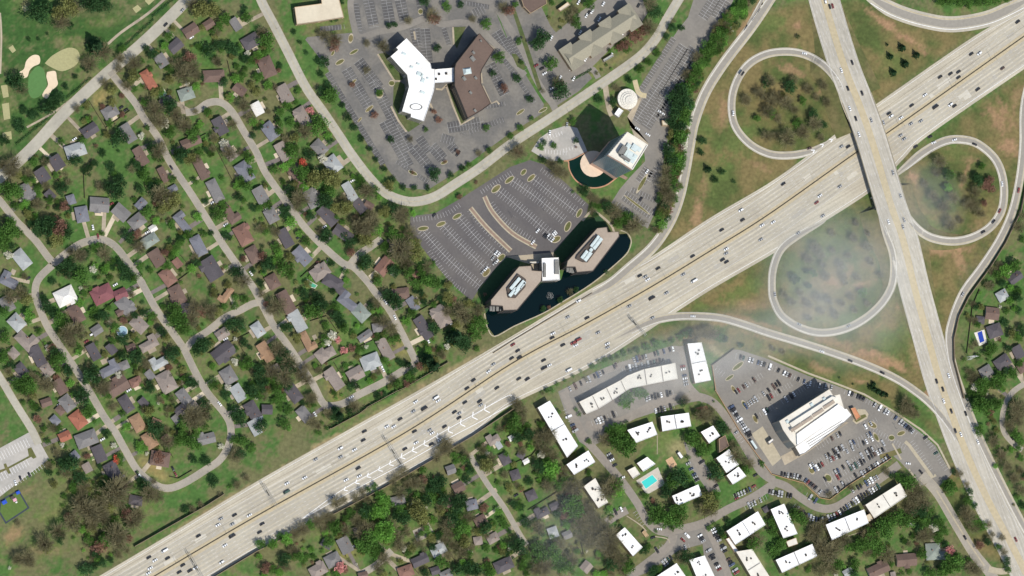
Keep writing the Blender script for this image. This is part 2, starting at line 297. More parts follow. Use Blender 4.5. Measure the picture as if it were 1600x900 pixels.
PATCH = [ # x,y,rx,ry,angle,colour key,strength
 (1245,38,10,10,0,'s',.8),(1240,110,26,8,20,'s',.7),(1385,38,42,6,38,'s',.9),(1420,62,30,8,30,'s',.8),(1290,140,12,30,60,'s',.6),(1275,100,10,8,0,'s',.6),(1090,330,10,40,10,'s',.7),(1100,290,12,22,0,'s',.6),
 (1190,262,24,8,25,'s',.5),(1130,180,10,30,5,'s',.6),(1170,30,40,7,-60,'s',.7),(1222,150,14,10,0,'s',.4),(1427,275,12,14,0,'s',.9),(1508,275,5,30,20,'s',.7),(1515,250,14,6,0,'s',.5),
 (1478,390,34,8,0,'s',.8),(1500,410,9,26,-15,'s',.7),(1560,180,22,26,-35,'s',.7),(1575,230,18,12,0,'s',.8),(1590,150,20,10,-50,'s',.5),(1540,350,16,30,30,'s',.5),(1345,445,22,8,-20,'s',.8),(1300,440,18,12,0,'s',.7),(1330,425,10,12,0,'s',.5),
 (1375,510,10,8,0,'s',.6),(1405,480,8,8,0,'s',.5),(1345,560,50,10,12,'s',.6),(1390,565,30,7,30,'s',.9),(1430,560,6,24,-15,'s',.7),(1455,620,8,14,-30,'s',.9),(1300,535,40,8,15,'s',.5),(1285,578,20,7,20,'s',.6),(1345,595,14,4,10,'s',.8),
 (1130,505,40,5,3,'s',.6),(1180,505,60,5,15,'s',.6),(1200,530,60,5,18,'s',.5),(1090,478,16,6,0,'g',.7),(1160,455,40,16,-20,'g',.8),(1170,475,20,8,10,'s',.5),(1340,120,18,24,-20,'g',.8),(1390,95,22,22,0,'g',.5),(1210,35,26,16,0,'g',.6),
 (1250,75,16,12,0,'g',.7),(1150,230,30,30,20,'g',.7),(1120,270,16,40,20,'g',.7),(1100,210,14,40,20,'g',.6),(1185,200,28,16,0,'g',.5),(1450,350,26,18,0,'g',.8),(1490,240,26,14,0,'g',.5),(1545,340,14,24,0,'g',.4),(1290,370,40,24,-20,'g',.5),(1240,440,22,50,0,'g',.6),(1300,500,60,12,0,'g',.5),
 (1385,530,14,30,-20,'g',.6),(1420,525,10,40,-15,'g',.5),(1200,545,40,6,20,'g',.6),(1300,600,40,12,20,'g',.5),(1400,655,40,14,35,'g',.8),(1440,690,20,40,-35,'G',.8),(1520,760,20,60,-30,'G',.8),(1525,640,14,60,-10,'G',.8),(1514,580,10,60,0,'g',.5),(1507,500,8,60,10,'d',.4),
 (1315,668,0.1,0.1,0,'g',0),(120,785,14,7,0,'s',.5),(20,835,26,12,-40,'s',.7),(45,765,16,6,-30,'s',.3),(150,860,16,8,0,'s',.5),(90,800,40,6,-25,'s',.3),(60,860,60,10,0,'s',.25),(15,640,20,60,-30,'G',.6),(250,742,30,14,30,'w',.9),(232,725,14,20,-30,'w',.8),(158,152,18,11,-40,'w',.9),
 (245,130,10,8,0,'w',.5),(517,610,14,30,-30,'w',.6),(625,540,12,30,-20,'w',.6),(545,860,20,16,0,'w',.6),(110,790,70,50,0,'l',.5),(300,745,80,26,-30,'G',.6),(250,840,60,20,-30,'G',.7),(550,680,90,14,-32,'G',.6),(340,700,40,30,0,'G',.4),
 (75,30,120,60,0,'f',.9),(50,120,70,90,0,'f',.9),(170,50,80,50,0,'f',.9),(40,220,60,60,0,'f',.6),(235,20,40,16,-42,'f',.8),(130,15,50,14,0,'d',.5),(165,35,30,10,-10,'l',.6),(95,35,20,12,0,'d',.4),
 (190,250,70,40,20,'G',.9),(180,275,50,30,0,'G',.8),(510,130,14,150,-28,'G',.9),(545,230,14,60,-35,'G',.9),(620,303,50,10,10,'G',.9),(470,60,20,60,-25,'G',.9),(700,322,50,5,-25,'G',.7),(880,215,16,14,-20,'G',.9),(845,235,40,4,-30,'G',.7),
 (1022,90,12,60,-55,'G',.8),(1000,110,20,18,0,'G',.7),(940,300,20,16,-40,'G',.9),(985,385,20,14,-50,'G',.9),(960,400,26,10,-40,'G',.9),(915,445,60,6,-35,'s',.5),(885,65,0.1,0.1,0,'d',0),(905,105,50,10,-30,'w',.5),(850,160,0.1,.1,0,'d',0),(960,95,40,7,-30,'w',.4),
 (1110,55,12,40,30,'G',.6),(1090,120,12,60,25,'g',.6),(600,640,120,7,-31,'S',.6),(500,700,90,6,-31,'S',.7),(340,790,110,5,-31,'S',.7),(720,570,80,6,-31,'S',.6),(870,480,80,4,-32,'S',.3),
 (420,860,0.1,0.1,0,'d',0),(590,760,170,20,-31,'d',.6),(480,830,60,16,-31,'d',.4),(490,855,20,18,0,'G',.8),(690,790,20,16,0,'G',.8),(760,800,14,14,0,'G',.8),(735,745,18,16,0,'G',.8),(750,770,20,14,0,'G',.7),
 (1060,700,26,18,0,'t',.7),(1030,695,26,10,-15,'g',.6),(1045,640,0.1,.1,0,'g',0),(1098,643,13,7,0,'s',.9),(1130,555,22,6,30,'t',.9),(1115,545,14,6,40,'t',.8),(1095,530,30,5,10,'s',.4),(1120,600,0.1,0.1,0,'t',0),(905,770,0.1,.1,0,'d',0),(860,760,14,60,-35,'d',.7),(900,840,40,40,0,'d',.4),
 (920,880,30,14,0,'G',.9),(870,750,0.1,.1,0,'G',0),(830,790,30,26,0,'G',.6),(1390,850,60,30,-20,'G',.7),(1310,885,40,14,0,'G',.6),(1440,800,20,20,0,'G',.6),(1180,885,12,20,0,'t',.5),(1560,560,30,40,0,'G',.5),(1550,435,0.1,.1,0,'t',0),(1584,407,8,6,0,'t',.8),(1560,610,16,6,20,'t',.8),(1510,430,0.1,.1,0,'d',0),(1520,430,14,60,30,'d',.7),(1560,480,50,60,0,'G',.5)]
KEY = {'s': SOIL, 'g': LAWN2*.85, 'G': LAWN, 'd': DUFF, 'w': STRAW, 'f': GOLF, 'l': LAWN2, 'S': np.array(sr(150,130,98)), 't': np.array(sr(150,136,102))}
xs = np.arange(-560, 561, 2.0); ys = np.arange(-340, 341, 2.0); X, Y = np.meshgrid(xs, ys)
# pixel coordinates of the ground grid (for placing the surface colours)
relx = X-CPOS.x; rely = Y-CPOS.y; relz = 0-CPOS.z
dep = relx*FWD.x+rely*FWD.y+relz*FWD.z; U = 800+(relx*RGT.x+rely*RGT.y+relz*RGT.z)/dep*DIST/PX; V = 450-(relx*UPV.x+rely*UPV.y+relz*UPV.z)/dep*DIST/PX
n1 = fbm(X, Y, 0.02, 3); n2 = fbm(X, Y, 0.06, 11); n3 = fbm(X, Y, 0.25, 23); n5 = fbm(X*.8+Y*.5, (Y-X*.5)*.3, 0.16, 57)
def lerp(a, b, t): return a*(1-t[..., None])+b*t[..., None]
sat = lambda v: np.clip(v, 0, 1)
C = lerp(np.broadcast_to(LAWN, X.shape+(3,)), np.broadcast_to(LAWN2, X.shape+(3,)), sat((n2-.42)*5)*.8)
C = lerp(C, np.broadcast_to(DUFF, C.shape), sat((n1*.35+n2*.35+n3*.4-.49)*8)*.8)
dry = np.zeros(X.shape)
for P in DRY:
    m_ = np.zeros(X.shape, bool); n = len(P)
    for i in range(n):
        x1, y1 = P[i]; x2, y2 = P[(i+1) % n]
        if y1 == y2: continue
        m_ ^= ((y1 > V) != (y2 > V)) & (U < (x2-x1)*(V-y1)/(y2-y1)+x1)
    dry = np.maximum(dry, m_.astype(float))
for _ in range(4): dry = (dry+np.roll(dry, 1, 0)+np.roll(dry, -1, 0)+np.roll(dry, 1, 1)+np.roll(dry, -1, 1))/5
DC = lerp(np.broadcast_to(DGREEN, C.shape), np.broadcast_to(np.array(sr(112, 100, 66)), C.shape), sat((n1*.5+n2*.5-.40)*5))
C = lerp(C, DC, dry)
for (x, y, rx, ry, an, k, s_) in PATCH:
    if s_ == 0: continue
    a = math.radians(an); du = U-x; dv = V-y; p = (du*math.cos(a)+dv*math.sin(a))/rx; q = (-du*math.sin(a)+dv*math.cos(a))/ry
    d = np.sqrt(p*p+q*q)+(n2-.5)*1.6+(n3-.5)*1.7+(n5-.5)*1.2
    C = lerp(C, np.broadcast_to(KEY[k], C.shape), sat((1.15-d)/.8)*s_*(.88 if k == 's' else .95))
C = C*(0.80+0.40*n3)[..., None]
nx, ny = len(xs), len(ys); gm = bpy.data.meshes.new('ground')
vs = np.stack([X.ravel(), Y.ravel(), np.zeros(X.size)], 1); idx = np.arange(nx*ny).reshape(ny, nx)
fs = np.stack([idx[:-1, :-1].ravel(), idx[:-1, 1:].ravel(), idx[1:, 1:].ravel(), idx[1:, :-1].ravel()], 1)
far = 9000.0; o_ = len(vs)
vs = np.vstack([vs, [(-far, -far, -.0), (far, -far, 0), (far, far, 0), (-far, far, 0)]]); c4 = [idx[0, 0], idx[0, -1], idx[-1, -1], idx[-1, 0]]
rim = []
ed = [list(idx[0, :]), list(idx[:, -1]), list(idx[-1, ::-1]), list(idx[::-1, 0])]
faces = [tuple(int(v) for v in f) for f in fs]
for k in range(4): faces.append(tuple([int(o_+k), int(o_+(k+1) % 4)]+[int(v) for v in reversed(ed[k])]))
gm.from_pydata([tuple(v) for v in vs], [], faces)
ca = gm.color_attributes.new('tint', 'FLOAT_COLOR', 'POINT')
cc = np.ones((len(vs), 4), np.float32); cc[:nx*ny, :3] = C.reshape(-1, 3); cc[nx*ny:, :3] = DUFF; ca.data.foreach_set('color', cc.ravel())
gm.materials.append(M_GROUND); setp(link(bpy.data.objects.new('ground', gm)), kind='structure')

# ---------------------------------------------------------------- freeway
def tab(poly, n=140):
    P = polyW(smooth(poly, 8)); L = [0]
    for a, b in zip(P[:-1], P[1:]): L.append(L[-1]+(b-a).length)
    return P
def ray_to(P, p, nrm):
    """signed distance along nrm from p to polyline P"""
    best = None
    for a, b in zip(P[:-1], P[1:]):
        d = b-a; den = nrm.x*d.y-nrm.y*d.x
        if abs(den) < 1e-9: continue
        s_ = ((a.x-p.x)*d.y-(a.y-p.y)*d.x)/den; t = ((a.x-p.x)*nrm.y-(a.y-p.y)*nrm.x)/den
        if -1e-6 <= t <= 1+1e-6 and (best is None or abs(s_) < abs(best)): best = s_
    return best
MEDW = resample(polyW(smooth(HW_MED, 8)), 4.0); MN = normals2(MEDW)   # runs top right -> lower left
NWP, SEP = tab(HW_NW), tab(HW_SE)
side = 1 if (Vector((MN[20].x, MN[20].y)).dot(Vector((-1, 1))) > 0) else -1
oN = [ray_to(NWP, p, n*side) for p, n in zip(MEDW, MN)]; oS = [ray_to(SEP, p, -n*side) for p, n in zip(MEDW, MN)]
def fill(o):
    last = None
    for i, v in enumerate(o):
        if v is None or v < 0 or v > 80: o[i] = last
        else: last = v
    nxt = None
    for i in range(len(o)-1, -1, -1):
        if o[i] is None: o[i] = nxt
        else: nxt = o[i]
    return o
oN, oS = fill(oN), fill(oS)
HN = [n*side for n in MN]       # towards the north-west carriageway
mb = MB(); strip(mb, MEDW, lambda i: -oS[i], lambda i: oN[i], 0.10, 0, HN)
struct('highway', mb, M_CONC)
wr = MB()
for k_, d in enumerate((4.55, 8.25, 11.95, 15.6)):
    strip(wr, MEDW, d-.95, d+.95, 0.115, 0, HN)
for d in (4.55, 8.25, 11.95, 15.65, 19.4): strip(wr, MEDW, -d-.95, -d+.95, 0.115, 0, HN)
struct('worn_lanes', wr, M_WEAR)
jr = MB(); rj = random.Random(8)
for i in range(3, len(MEDW)-3, 5):
    p, n = MEDW[i], HN[i]
    for a_, b_ in ((2.5, oN[i]-.5), (-oS[i]+.5, -2.5)):
        q0 = p+n*a_; q1 = p+n*b_; strip(jr, [Vector((q0.x, q0.y, .125)), Vector((q1.x, q1.y, .125))], -.07, .07, 0, 0)
for i in range(40):
    j = rj.randrange(4, len(MEDW)-8); sg = rj.choice((1, -1)); o_ = sg*(2.8+3.7*rj.randrange(4)); strip(jr, [Vector((q.x, q.y, 0)) for q in MEDW[j:j+rj.randint(2, 5)]], min(o_, o_+sg*3.5), max(o_, o_+sg*3.5), .121+.0002*i, rj.choice((1, 2)), HN[j:j+5])
struct('slab_joints', jr, [mat('joint', sr(146, 139, 124), var=.1), mat('patched_slab_dark', sr(160, 154, 141), var=.06), mat('patched_slab_pale', sr(184, 177, 161), var=.05)])
mk = MB()
strip(mk, MEDW, -2.3, 2.3, 0.13, 1, HN)                        # yellowed inner shoulders
for s_ in (-2.7, 2.7): strip(mk, MEDW, s_-.14, s_+.14, 0.16, 2, HN)
for d in (6.4, 10.1, 13.8, 17.5):
    for sg in (1, -1):
        if sg == -1 or d < 15: dashes(mk, [p+n*(d*sg) for p, n in zip(MEDW, HN)], 0, 0.16, 3, 8, 0.22, 0)
        sm_ = [p+n*((d-1.85)*sg) for p, n in zip(MEDW, HN)]
strip(mk, MEDW, 17.6, 17.85, 0.16, 0, HN)
for s_ in (2.7+3.7*k for k in range(1, 4)): pass
# joints between slabs seen as thin longitudinal seams
for d in (-21.2, 8.0, 21.0): strip(mk, MEDW, d-.12, d+.12, 0.15, 3, HN)
n_ = len(MEDW)
rng_ = [i for i in range(n_) if True]
strip(mk, MEDW, -21.5, -21.2, 0.16, 0, HN)
struct('highway_markings', mk, [M_DASH, M_YELB, M_YEL, M_SEAM])
# white edge lines that follow the outer pavement edge
mk = MB(); strip(mk, MEDW, lambda i: oN[i]-2.6, lambda i: oN[i]-2.35, 0.18, 0, HN); strip(mk, MEDW, lambda i: -oS[i]+2.9, lambda i: -oS[i]+3.2, 0.18, 0, HN)
struct('highway_edge_lines', mk, [M_WHITE])
mb = MB()
for i in range(len(MEDW)-1):
    a, b = MEDW[i], MEDW[i+1]; n0, n1_ = HN[i], HN[i+1]
    q = lambda p, n, o, z: (p.x+n.x*o, p.y+n.y*o, z)
    A = [q(a, n0, -.45, .1), q(a, n0, -.15, 1.1), q(a, n0, .15, 1.1), q(a, n0, .45, .1)]; B = [q(b, n1_, -.45, .1), q(b, n1_, -.15, 1.1), q(b, n1_, .15, 1.1), q(b, n1_, .45, .1)]
    for k in range(3): mb.quad(A[k], B[k], B[k+1], A[k+1])
setp(part('median_barrier', mb, M_TARX), 'long concrete barrier dividing the two carriageways of the freeway', 'barrier')
# painted gore with chevrons between the through lanes and the exit lanes
gp = [(470,812),(500,790),(540,762),(630,712),(690,676),(740,648),(790,620),(800,618)]; gq = [(470,812),(502,794),(545,770),(635,722),(697,687),(748,660),(795,634),(806,628)]
mb = MB()
for G in (gp, gq): strip(mb, polyW(smooth(G, 6)), -.25, .25, 0.19)
for (cx, cy) in ((540,762),(558,751),(576,741),(594,731),(611,722),(629,711),(647,701),(665,691),(685,680),(703,670),(722,659),(741,648),(760,637)):
    wdt = 3.5+(cx-540)*0.017; d = Vector((math.cos(math.radians(-30)), math.sin(math.radians(-30)))); nn = Vector((-d.y, d.x))
    tip = Vector((cx, cy+2.5))-d*3
    for sg in (1, -1):
        e = tip+d*5+nn*sg*wdt*1.0; a = W(*tip, .21); b = W(*e, .21); strip(mb, [a, b], -.4, .4)
struct('gore_chevrons', mb, [M_WHITE])
mb = MB()
for (cx, cy) in ((1270,236),(1284,227),(1298,219)):
    for sg in (1, -1):
        a = W(cx+3, cy-1.5, .3); d_ = Vector((math.cos(math.radians(-32)), math.sin(math.radians(-32)))); n_ = Vector((-d_.y, d_.x)); e = Vector((cx, cy))-d_*1.5+n_*sg*2.6; strip(mb, [a, W(e.x, e.y, .3)], -.4, .4)
struct('gore_chevrons', mb, [M_WHITE])
# ---------------------------------------------------------------- ramps and the crossing road
NSQ = [W(p[0], p[1], zns(p[1])) for p in smooth(NS, 24)]
def ramp(name, pts, wpx, zf=None, cl=None, lines=True, bank=True, mlane=M_RLANE, sm=8):
    q = smooth(pts, sm); n = len(q); P = []
    for i, p in enumerate(q):
        z = 0.2+(zf(i/(n-1), p) if zf else 0); c = W(p[0], p[1], z)
        if zf and cl(i/(n-1)):
            for _ in range(3):
                b_ = min(NSQ, key=lambda s: (s.x-c.x)**2+(s.y-c.y)**2); dd = math.hypot(b_.x-c.x, b_.y-c.y)-26*PX-wpx*PX/2
                z = max(z, min(b_.z+.05, b_.z-max(0, dd)/1.9+.2)); c = W(p[0], p[1], z)
        P.append(c)
    P = resample(P, 3.0); N = normals2(P); h = wpx*PX/2; mb = MB()
    tp = lambda i: min(1, (i+.2)/12, (len(P)-1-i+.2)/12); strip(mb, P, lambda i: -h*tp(i)**.5, lambda i: h*tp(i)**.5, 0, 0, N); strip(mb, P, lambda i: -h*.42*tp(i), lambda i: h*.5*tp(i), 0.03, 1, N)
    strip(mb, P[6:-6], -h*.66, -h*.60, 0.05, 2, N[6:-6]); strip(mb, P[6:-6], h*.60, h*.66, 0.05, 3, N[6:-6])
    struct(name, mb, [M_RAMP, mlane, M_WHITE, M_YEL])
    if zf and bank:
        b = MB()
        for sg in (1, -1):
            for i in range(len(P)-1):
                a, c = P[i], P[i+1]
                if max(a.z, c.z) < 0.5: continue
                f = lambda p, n: (p.x+n.x*sg*(h+2.0*p.z), p.y+n.y*sg*(h+2.0*p.z), 0.0)
                g = lambda p, n: (p.x+n.x*sg*h, p.y+n.y*sg*h, p.z-.03)
                b.quad(g(a, N[i]), g(c, N[i+1]), f(c, N[i+1]), f(a, N[i]))
        if b.v: struct('embankment', b, M_BANK)
    return P
ramp('ramp', [(1228,-30),(1200,5),(1172,45),(1130,100),(1102,145),(1085,190),(1078,225),(1070,270),(1061,310),(1046,348),(1020,386),(982,420),(950,446),(900,472)], 17)
ramp('ramp', [(1206,-30),(1185,12),(1160,52)], 9)
Z = lambda t: t*t*(3-2*t)
ramp('loop_ramp', [(1336,205),(1330,190),(1321,165),(1309,128),(1282,98),(1245,82),(1200,84),(1165,105),(1145,145),(1146,190),(1168,222),(1200,240),(1232,243),(1262,238),(1282,229),(1300,218)], 13, lambda t, p: 6.6*(1-Z(min(1, t/.22))), lambda t: t < .5)
ramp('loop_ramp', [(1392,280),(1418,258),(1446,236),(1475,221),(1500,218),(1528,225),(1556,250),(1568,285),(1566,325),(1549,353),(1520,371),(1487,377),(1452,370),(1427,351),(1410,325),(1400,290)], 14, lambda t, p: 6.2*Z(max(0, min(1, (t-.62)/.34))), lambda t: t > .4)
ramp('loop_ramp', [(1290,345),(1245,369),(1220,390),(1208,420),(1206,450),(1209,470),(1222,494),(1250,512),(1282,520),(1317,515),(1350,499),(1377,475),(1393,448),(1397,420),(1394,392),(1382,360),(1372,325)], 13, lambda t, p: 6.4*Z(max(0, min(1, (t-.62)/.34))), lambda t: t > .4)
ramp('ramp', [(960,530),(1012,505),(1045,496),(1082,494),(1125,497),(1162,507),(1200,520),(1250,535),(1300,551),(1350,569),(1395,589),(1427,609),(1457,634),(1485,668),(1510,712)], 13)
ramp('ramp', [(1612,100),(1600,170),(1599,225),(1594,275),(1582,330),(1562,375),(1534,418),(1512,447),(1500,468),(1489,497),(1483,527),(1488,568),(1504,618),(1525,672),(1548,722),(1582,790),(1625,870)], 14)
ramp('ramp', [(1340,-18),(1375,5),(1405,20),(1445,32),(1487,38),(1537,31),(1575,16),(1620,-8)], 26)
# crossing road: banked approaches and a real bridge over the freeway
NSW = resample([W(p[0], p[1], zns(p[1])) for p in smooth(NS, 10)], 4.0); NN = normals2(NSW)
B0 = min(range(len(NSW)), key=lambda i: (NSW[i]-W(1340, 152, zns(152))).length); B1 = min(range(len(NSW)), key=lambda i: (NSW[i]-W(1391, 318, zns(318))).length)
hw_ = 26*PX
mb = MB()
for seg in ((0, B0+1), (B1, len(NSW))): strip(mb, NSW[seg[0]:seg[1]], -hw_, hw_, 0.1, 0, NN[seg[0]:seg[1]])
struct('crossroad', mb, M_CONC2)
b = MB()
for sg in (1, -1):
    for i in list(range(0, B0))+list(range(B1, len(NSW)-1)):
        a, c = NSW[i], NSW[i+1]
        if max(a.z, c.z) < 0.6: continue
        f = lambda p, n: (p.x+n.x*sg*(hw_+1.9*p.z), p.y+n.y*sg*(hw_+1.9*p.z), 0.0); g = lambda p, n: (p.x+n.x*sg*hw_, p.y+n.y*sg*hw_, p.z+.08)
        b.quad(g(a, NN[i]), g(c, NN[i+1]), f(c, NN[i+1]), f(a, NN[i]))
struct('embankment', b, M_BANK)
br = root('overpass', NSW[(B0+B1)//2], 'concrete overpass carrying the crossing road over the freeway', 'bridge'); br.location = (0, 0, 0)
seg = slice(B0, B1+1); Pb, Nb = NSW[seg], NN[seg]; mb = MB(); n = len(Pb)
strip(mb, Pb, -hw_, hw_, 0.1, 0, Nb)
lo = [p-Vector((0, 0, 1.3)) for p in Pb]
for sg in (1, -1):
    for i in range(n-1):
        q = lambda p, N: p+N*sg*hw_
        mb.quad(q(Pb[i], Nb[i])+Vector((0, 0, .1)), q(Pb[i+1], Nb[i+1])+Vector((0, 0, .1)), q(lo[i+1], Nb[i+1]), q(lo[i], Nb[i]))
strip(mb, lo, hw_, -hw_, 0, 0, Nb); part('deck', mb, M_CONC2, br)
for sg in (1, -1):
    mb = MB()
    for i in range(n-1):
        a0, a1 = Pb[i]+Nb[i]*sg*(hw_-.35), Pb[i]+Nb[i]*sg*(hw_+.02); c0, c1 = Pb[i+1]+Nb[i+1]*sg*(hw_-.35), Pb[i+1]+Nb[i+1]*sg*(hw_+.02); up = Vector((0, 0, 1.0))
        mb.quad(a0+up, c0+up, c1+up, a1+up); mb.quad(a0, c0, c0+up, a0+up); mb.quad(a1+Vector((0,0,-.3)), a1+up, c1+up, c1+Vector((0,0,-.3)))
    part('parapet', mb, M_KERB, br)
for k in (.08, .5, .92):
    i = int(k*(n-1)); p = Pb[i]
    if k == .5:
        for o in (-11, -4, 4, 11):
            mb = MB(); c = p+Nb[i]*o; mb.cyl((c.x, c.y, 0), (c.x, c.y, p.z-1.25), .55, .55, 10); part('pier', mb, M_CONC2, br)
    else:
        d = (Pb[min(n-1, i+1)]-Pb[i]).normalized(); mb = MB(); mb.box((p.x, p.y, 0), (hw_*2-.5, 1.2, p.z-1.28), math.atan2(Nb[i].y, Nb[i].x)); part('abutment', mb, M_CONC2, br)
mk = MB(); strip(mk, NSW, -2.9, 2.9, 0.14, 1, NN)
for s_ in (-3.0, 3.0): strip(mk, NSW, s_-.15, s_+.15, 0.18, 2, NN)
for s_ in (6.7, 10.4): 
    for sg in (1, -1): dashes(mk, NSW, s_*sg, 0.18, 3, 8, .22, 0)
for s_ in (-14.0, 14.0): strip(mk, NSW, s_-.13, s_+.13, 0.18, 0, NN)
struct('crossroad_markings', mk, [M_DASH, M_YELB, M_YEL])
# seams across the bridge ends
# ---------------------------------------------------------------- streets
def street(name, pts, wpx, m, z=0.12, kerb=True, sm=7):
    P = resample(polyW(smooth(pts, sm)), 3.0); N = normals2(P); h = wpx*PX/2; mb = MB(); strip(mb, P, -h, h, z, 0, N)
    if kerb:
        for sg in (1, -1):
            a, b2 = (h, h+.3) if sg > 0 else (-h-.3, -h); strip(mb, P, a, b2, z+.12, 1, N)
    struct(name, mb, [m, M_KERB]); return P
street('boulevard', S0, 17, M_ROADL)
street('street', S1, 10.5, M_STREET, .165); street('street', S2, 10.5, M_STREET, .135); street('street', S2B, 10, M_STREET, .15); street('street', S3, 10.5, M_STREET, .125); street('street', S3B, 10, M_STREET, .155)
street('street', S4, 11, M_ROADL); S5W = street('boulevard', S5, 14, M_ROADL, .15)
street('street', S6, 8, M_STREET); street('street', S8, 10, M_STREET); street('street', S7, 18, M_STREET, .13); street('street', S9, 8, M_STREET)
for k, (nm, p, w_) in enumerate((('apartment_drive', A1, 13), ('apartment_drive', A2, 13), ('apartment_drive', A3, 13), ('apartment_drive', A4, 12), ('apartment_drive', A5, 14), ('apartment_drive', A6, 11), ('apartment_drive', A7, 12), ('apartment_drive', A8, 10))):
    street(nm, p, w_, mat('drive_asphalt', sr(134, 126, 115), var=.08, col2=sr(122, 115, 106), scale2=.05), .11+.012*k, kerb=False)
street('access_road', R8, 16, M_STREET, .13); street('access_road', R9, 9, M_KERB, .15)
street('campus_drive', DRIVE_X, 11, M_LOTB, .10, False); street('campus_drive', DRIVE_N, 10, M_LOTB, .115, False); street('campus_drive', DRIVE_H, 10, M_LOTB, .13, False); street('campus_drive', DRIVE_T, 9, M_DRIVE, .14, False)
street('cart_path', [(170,108),(150,125),(105,160),(80,178),(40,200)], 3, M_DRIVE, .08, False); street('cart_path', [(260,-4),(230,22),(190,50),(165,72)], 4, M_DRIVE, .08, False); street('cart_path', [(0,20),(2,60),(0,120)], 3, M_DRIVE, .08, False)
mk = MB(); N_ = normals2(S5W); strip(mk, S5W, -.1, .1, .2, 0, N_); struct('boulevard_centre_line', mk, [M_YEL])
SW_ = [(910,345),(925,330),(940,338),(955,352),(960,365)]
street('footpath', SW_, 3.5, M_DRIVE, .1, False)
street('footpath', [(1027,680),(1027,712)], 1.2, M_DRIVE, .1, False); street('footpath', [(1012,816),(1040,795)], 1.2, M_DRIVE, .1, False); street('footpath', [(1350,830),(1300,845)],1,M_DRIVE,.1,False)
street('footpath', [(979,806),(1000,820),(1010,830)], 1.6, M_DRIVE, .16, False); street('footpath', [(1022,838),(1043,842),(1047,850)], 1.6, M_DRIVE, .16, False)
street('footpath', [(1010,150),(998,145),(991,122)], 8, mat('sand_path', sr(178,164,130), var=.1), .1, False)
# ---------------------------------------------------------------- golf course ground
def gpt(l, ox=0, oy=0): return [(ox+a/4, oy+b/4) for a, b in l]
sheet('bunker', gpt([(120,450),(150,430),(165,380),(205,345),(245,350),(248,395),(210,415),(185,440),(170,480),(135,488)]), .05, M_SAND, 5)
sheet('bunker', gpt([(295,450),(345,445),(355,490),(360,530),(320,570),(295,615),(265,600),(275,570),(300,530),(290,480)]), .05, M_SAND, 5)
sheet('putting_green', gpt([(180,470),(230,415),(270,430),(285,480),(290,540),(250,600),(200,612),(175,560)]), .04, M_GREEN, 5)
sheet('fairway', gpt([(280,395),(330,345),(420,300),(480,310),(498,360),(470,410),(390,445),(320,420)]), .05, M_TEE, 5)
for q in ([(135,45),(160,30),(180,55),(155,75)],[(52,300),(80,282),(100,315),(78,332)],[(828,52),(860,30),(885,55),(850,82)],[(905,5),(940,-30),(965,0),(930,32)],[(5,535),(45,530),(55,605),(20,612)],[(12,650),(55,642),(65,742),(25,750)],[(15,830),(70,820),(75,870),(20,875)],[(500,30),(530,20),(540,45),(510,52)]):
    sheet('tee', gpt(q), .05, M_TEE)
# ---------------------------------------------------------------- landmarks and labels
LM = [('the golf green',60,130),('the tan dormant fairway',97,93),('the striped school car park',30,725),('the blue rimmed playground',22,790),('the white Y shaped office',655,125),('the brown office wing',742,120),
 ('the beige flat store roof',497,22),('the gable roofed hotel',930,60),('the round white pavilion',977,152),('the dark glass tower',955,230),('the half round plaza pond',927,265),('the dark curved car park',770,350),
 ('the west pond office',805,455),('the east pond office',925,395),('the white pond lobby',860,420),('the overpass',1350,235),('the upper left loop ramp',1232,160),('the right loop ramp',1490,300),('the lower hazy loop ramp',1300,430),
 ('the painted chevrons',640,705),('the turquoise apartment pool',1015,752),('the long bent apartment block',980,605),('the large stepped office',1270,650),('the blue backyard pool',1530,525),('the pale green roof house',1460,865),
 ('the red tile house',160,460),('the pale square roof house',102,463),('the covered oval pool',190,518),('the park side street',20,620),('the tan gravel corner lot',243,730),('the small green backyard pool',486,443),
 ('the pair of pink trees',545,540),('the street bend by the sound wall',505,630),('the end of the third street',650,568),('the narrow stub street',575,392),('the orange roof corner house',232,125),('the sandbag shaped bunkers',80,130),
 ('the lower lane',770,765),('the gravel court',662,832),('the top left gantry',416,775),('the east crescent',1580,650),('the brown square roof house',1416,875),('the freeway exit gore',1040,495),('the triangular dry field',1400,560),
 ('the top right ramp',1470,35),('the fir cluster in the triangle field',1410,95),('the long tree belt',1080,150),('the tower car park',1010,180),('the big office car park',1180,600),('the lower right access road',1500,830),
 ('the walled apartment lot corner',1280,790),('the two joined roofs by the wall',1350,800),('the long strip apartment block',870,675),('the apartment playground',1050,722),('the open backyards',180,260),('the arc of the looping street',160,375),
 ('the big grey double roof house',330,420),('the flowering red tree yard',473,255),('the street fork',545,412),('the sound wall corner',850,355),('the bottom left dry clearing',25,840),('the forest strip under the freeway',590,770)]
NUMW = ['first','second','third','fourth','fifth','sixth','seventh','eighth','ninth','tenth','eleventh','twelfth','thirteenth','fourteenth','fifteenth','sixteenth','seventeenth','eighteenth','nineteenth','twentieth']
def sector(dx, dy):
    a = math.degrees(math.atan2(-dy, dx)) % 360
    return ['right of','upper right of','above','upper left of','left of','lower left of','below','lower right of'][int((a+22.5)//45) % 8]
def rel(x, y):
    nm, lx, ly = min(LM, key=lambda l: (l[1]-x)**2+(l[2]-y)**2); d = math.hypot(lx-x, ly-y)
    return ('beside ' if d < 9 else sector(x-lx, y-ly)+' ')+nm
LABQ = []        # (obj, look, relation, x, y)
def qlabel(o, look, x, y, relation=None): LABQ.append((o, look, relation or rel(x, y), x, y))
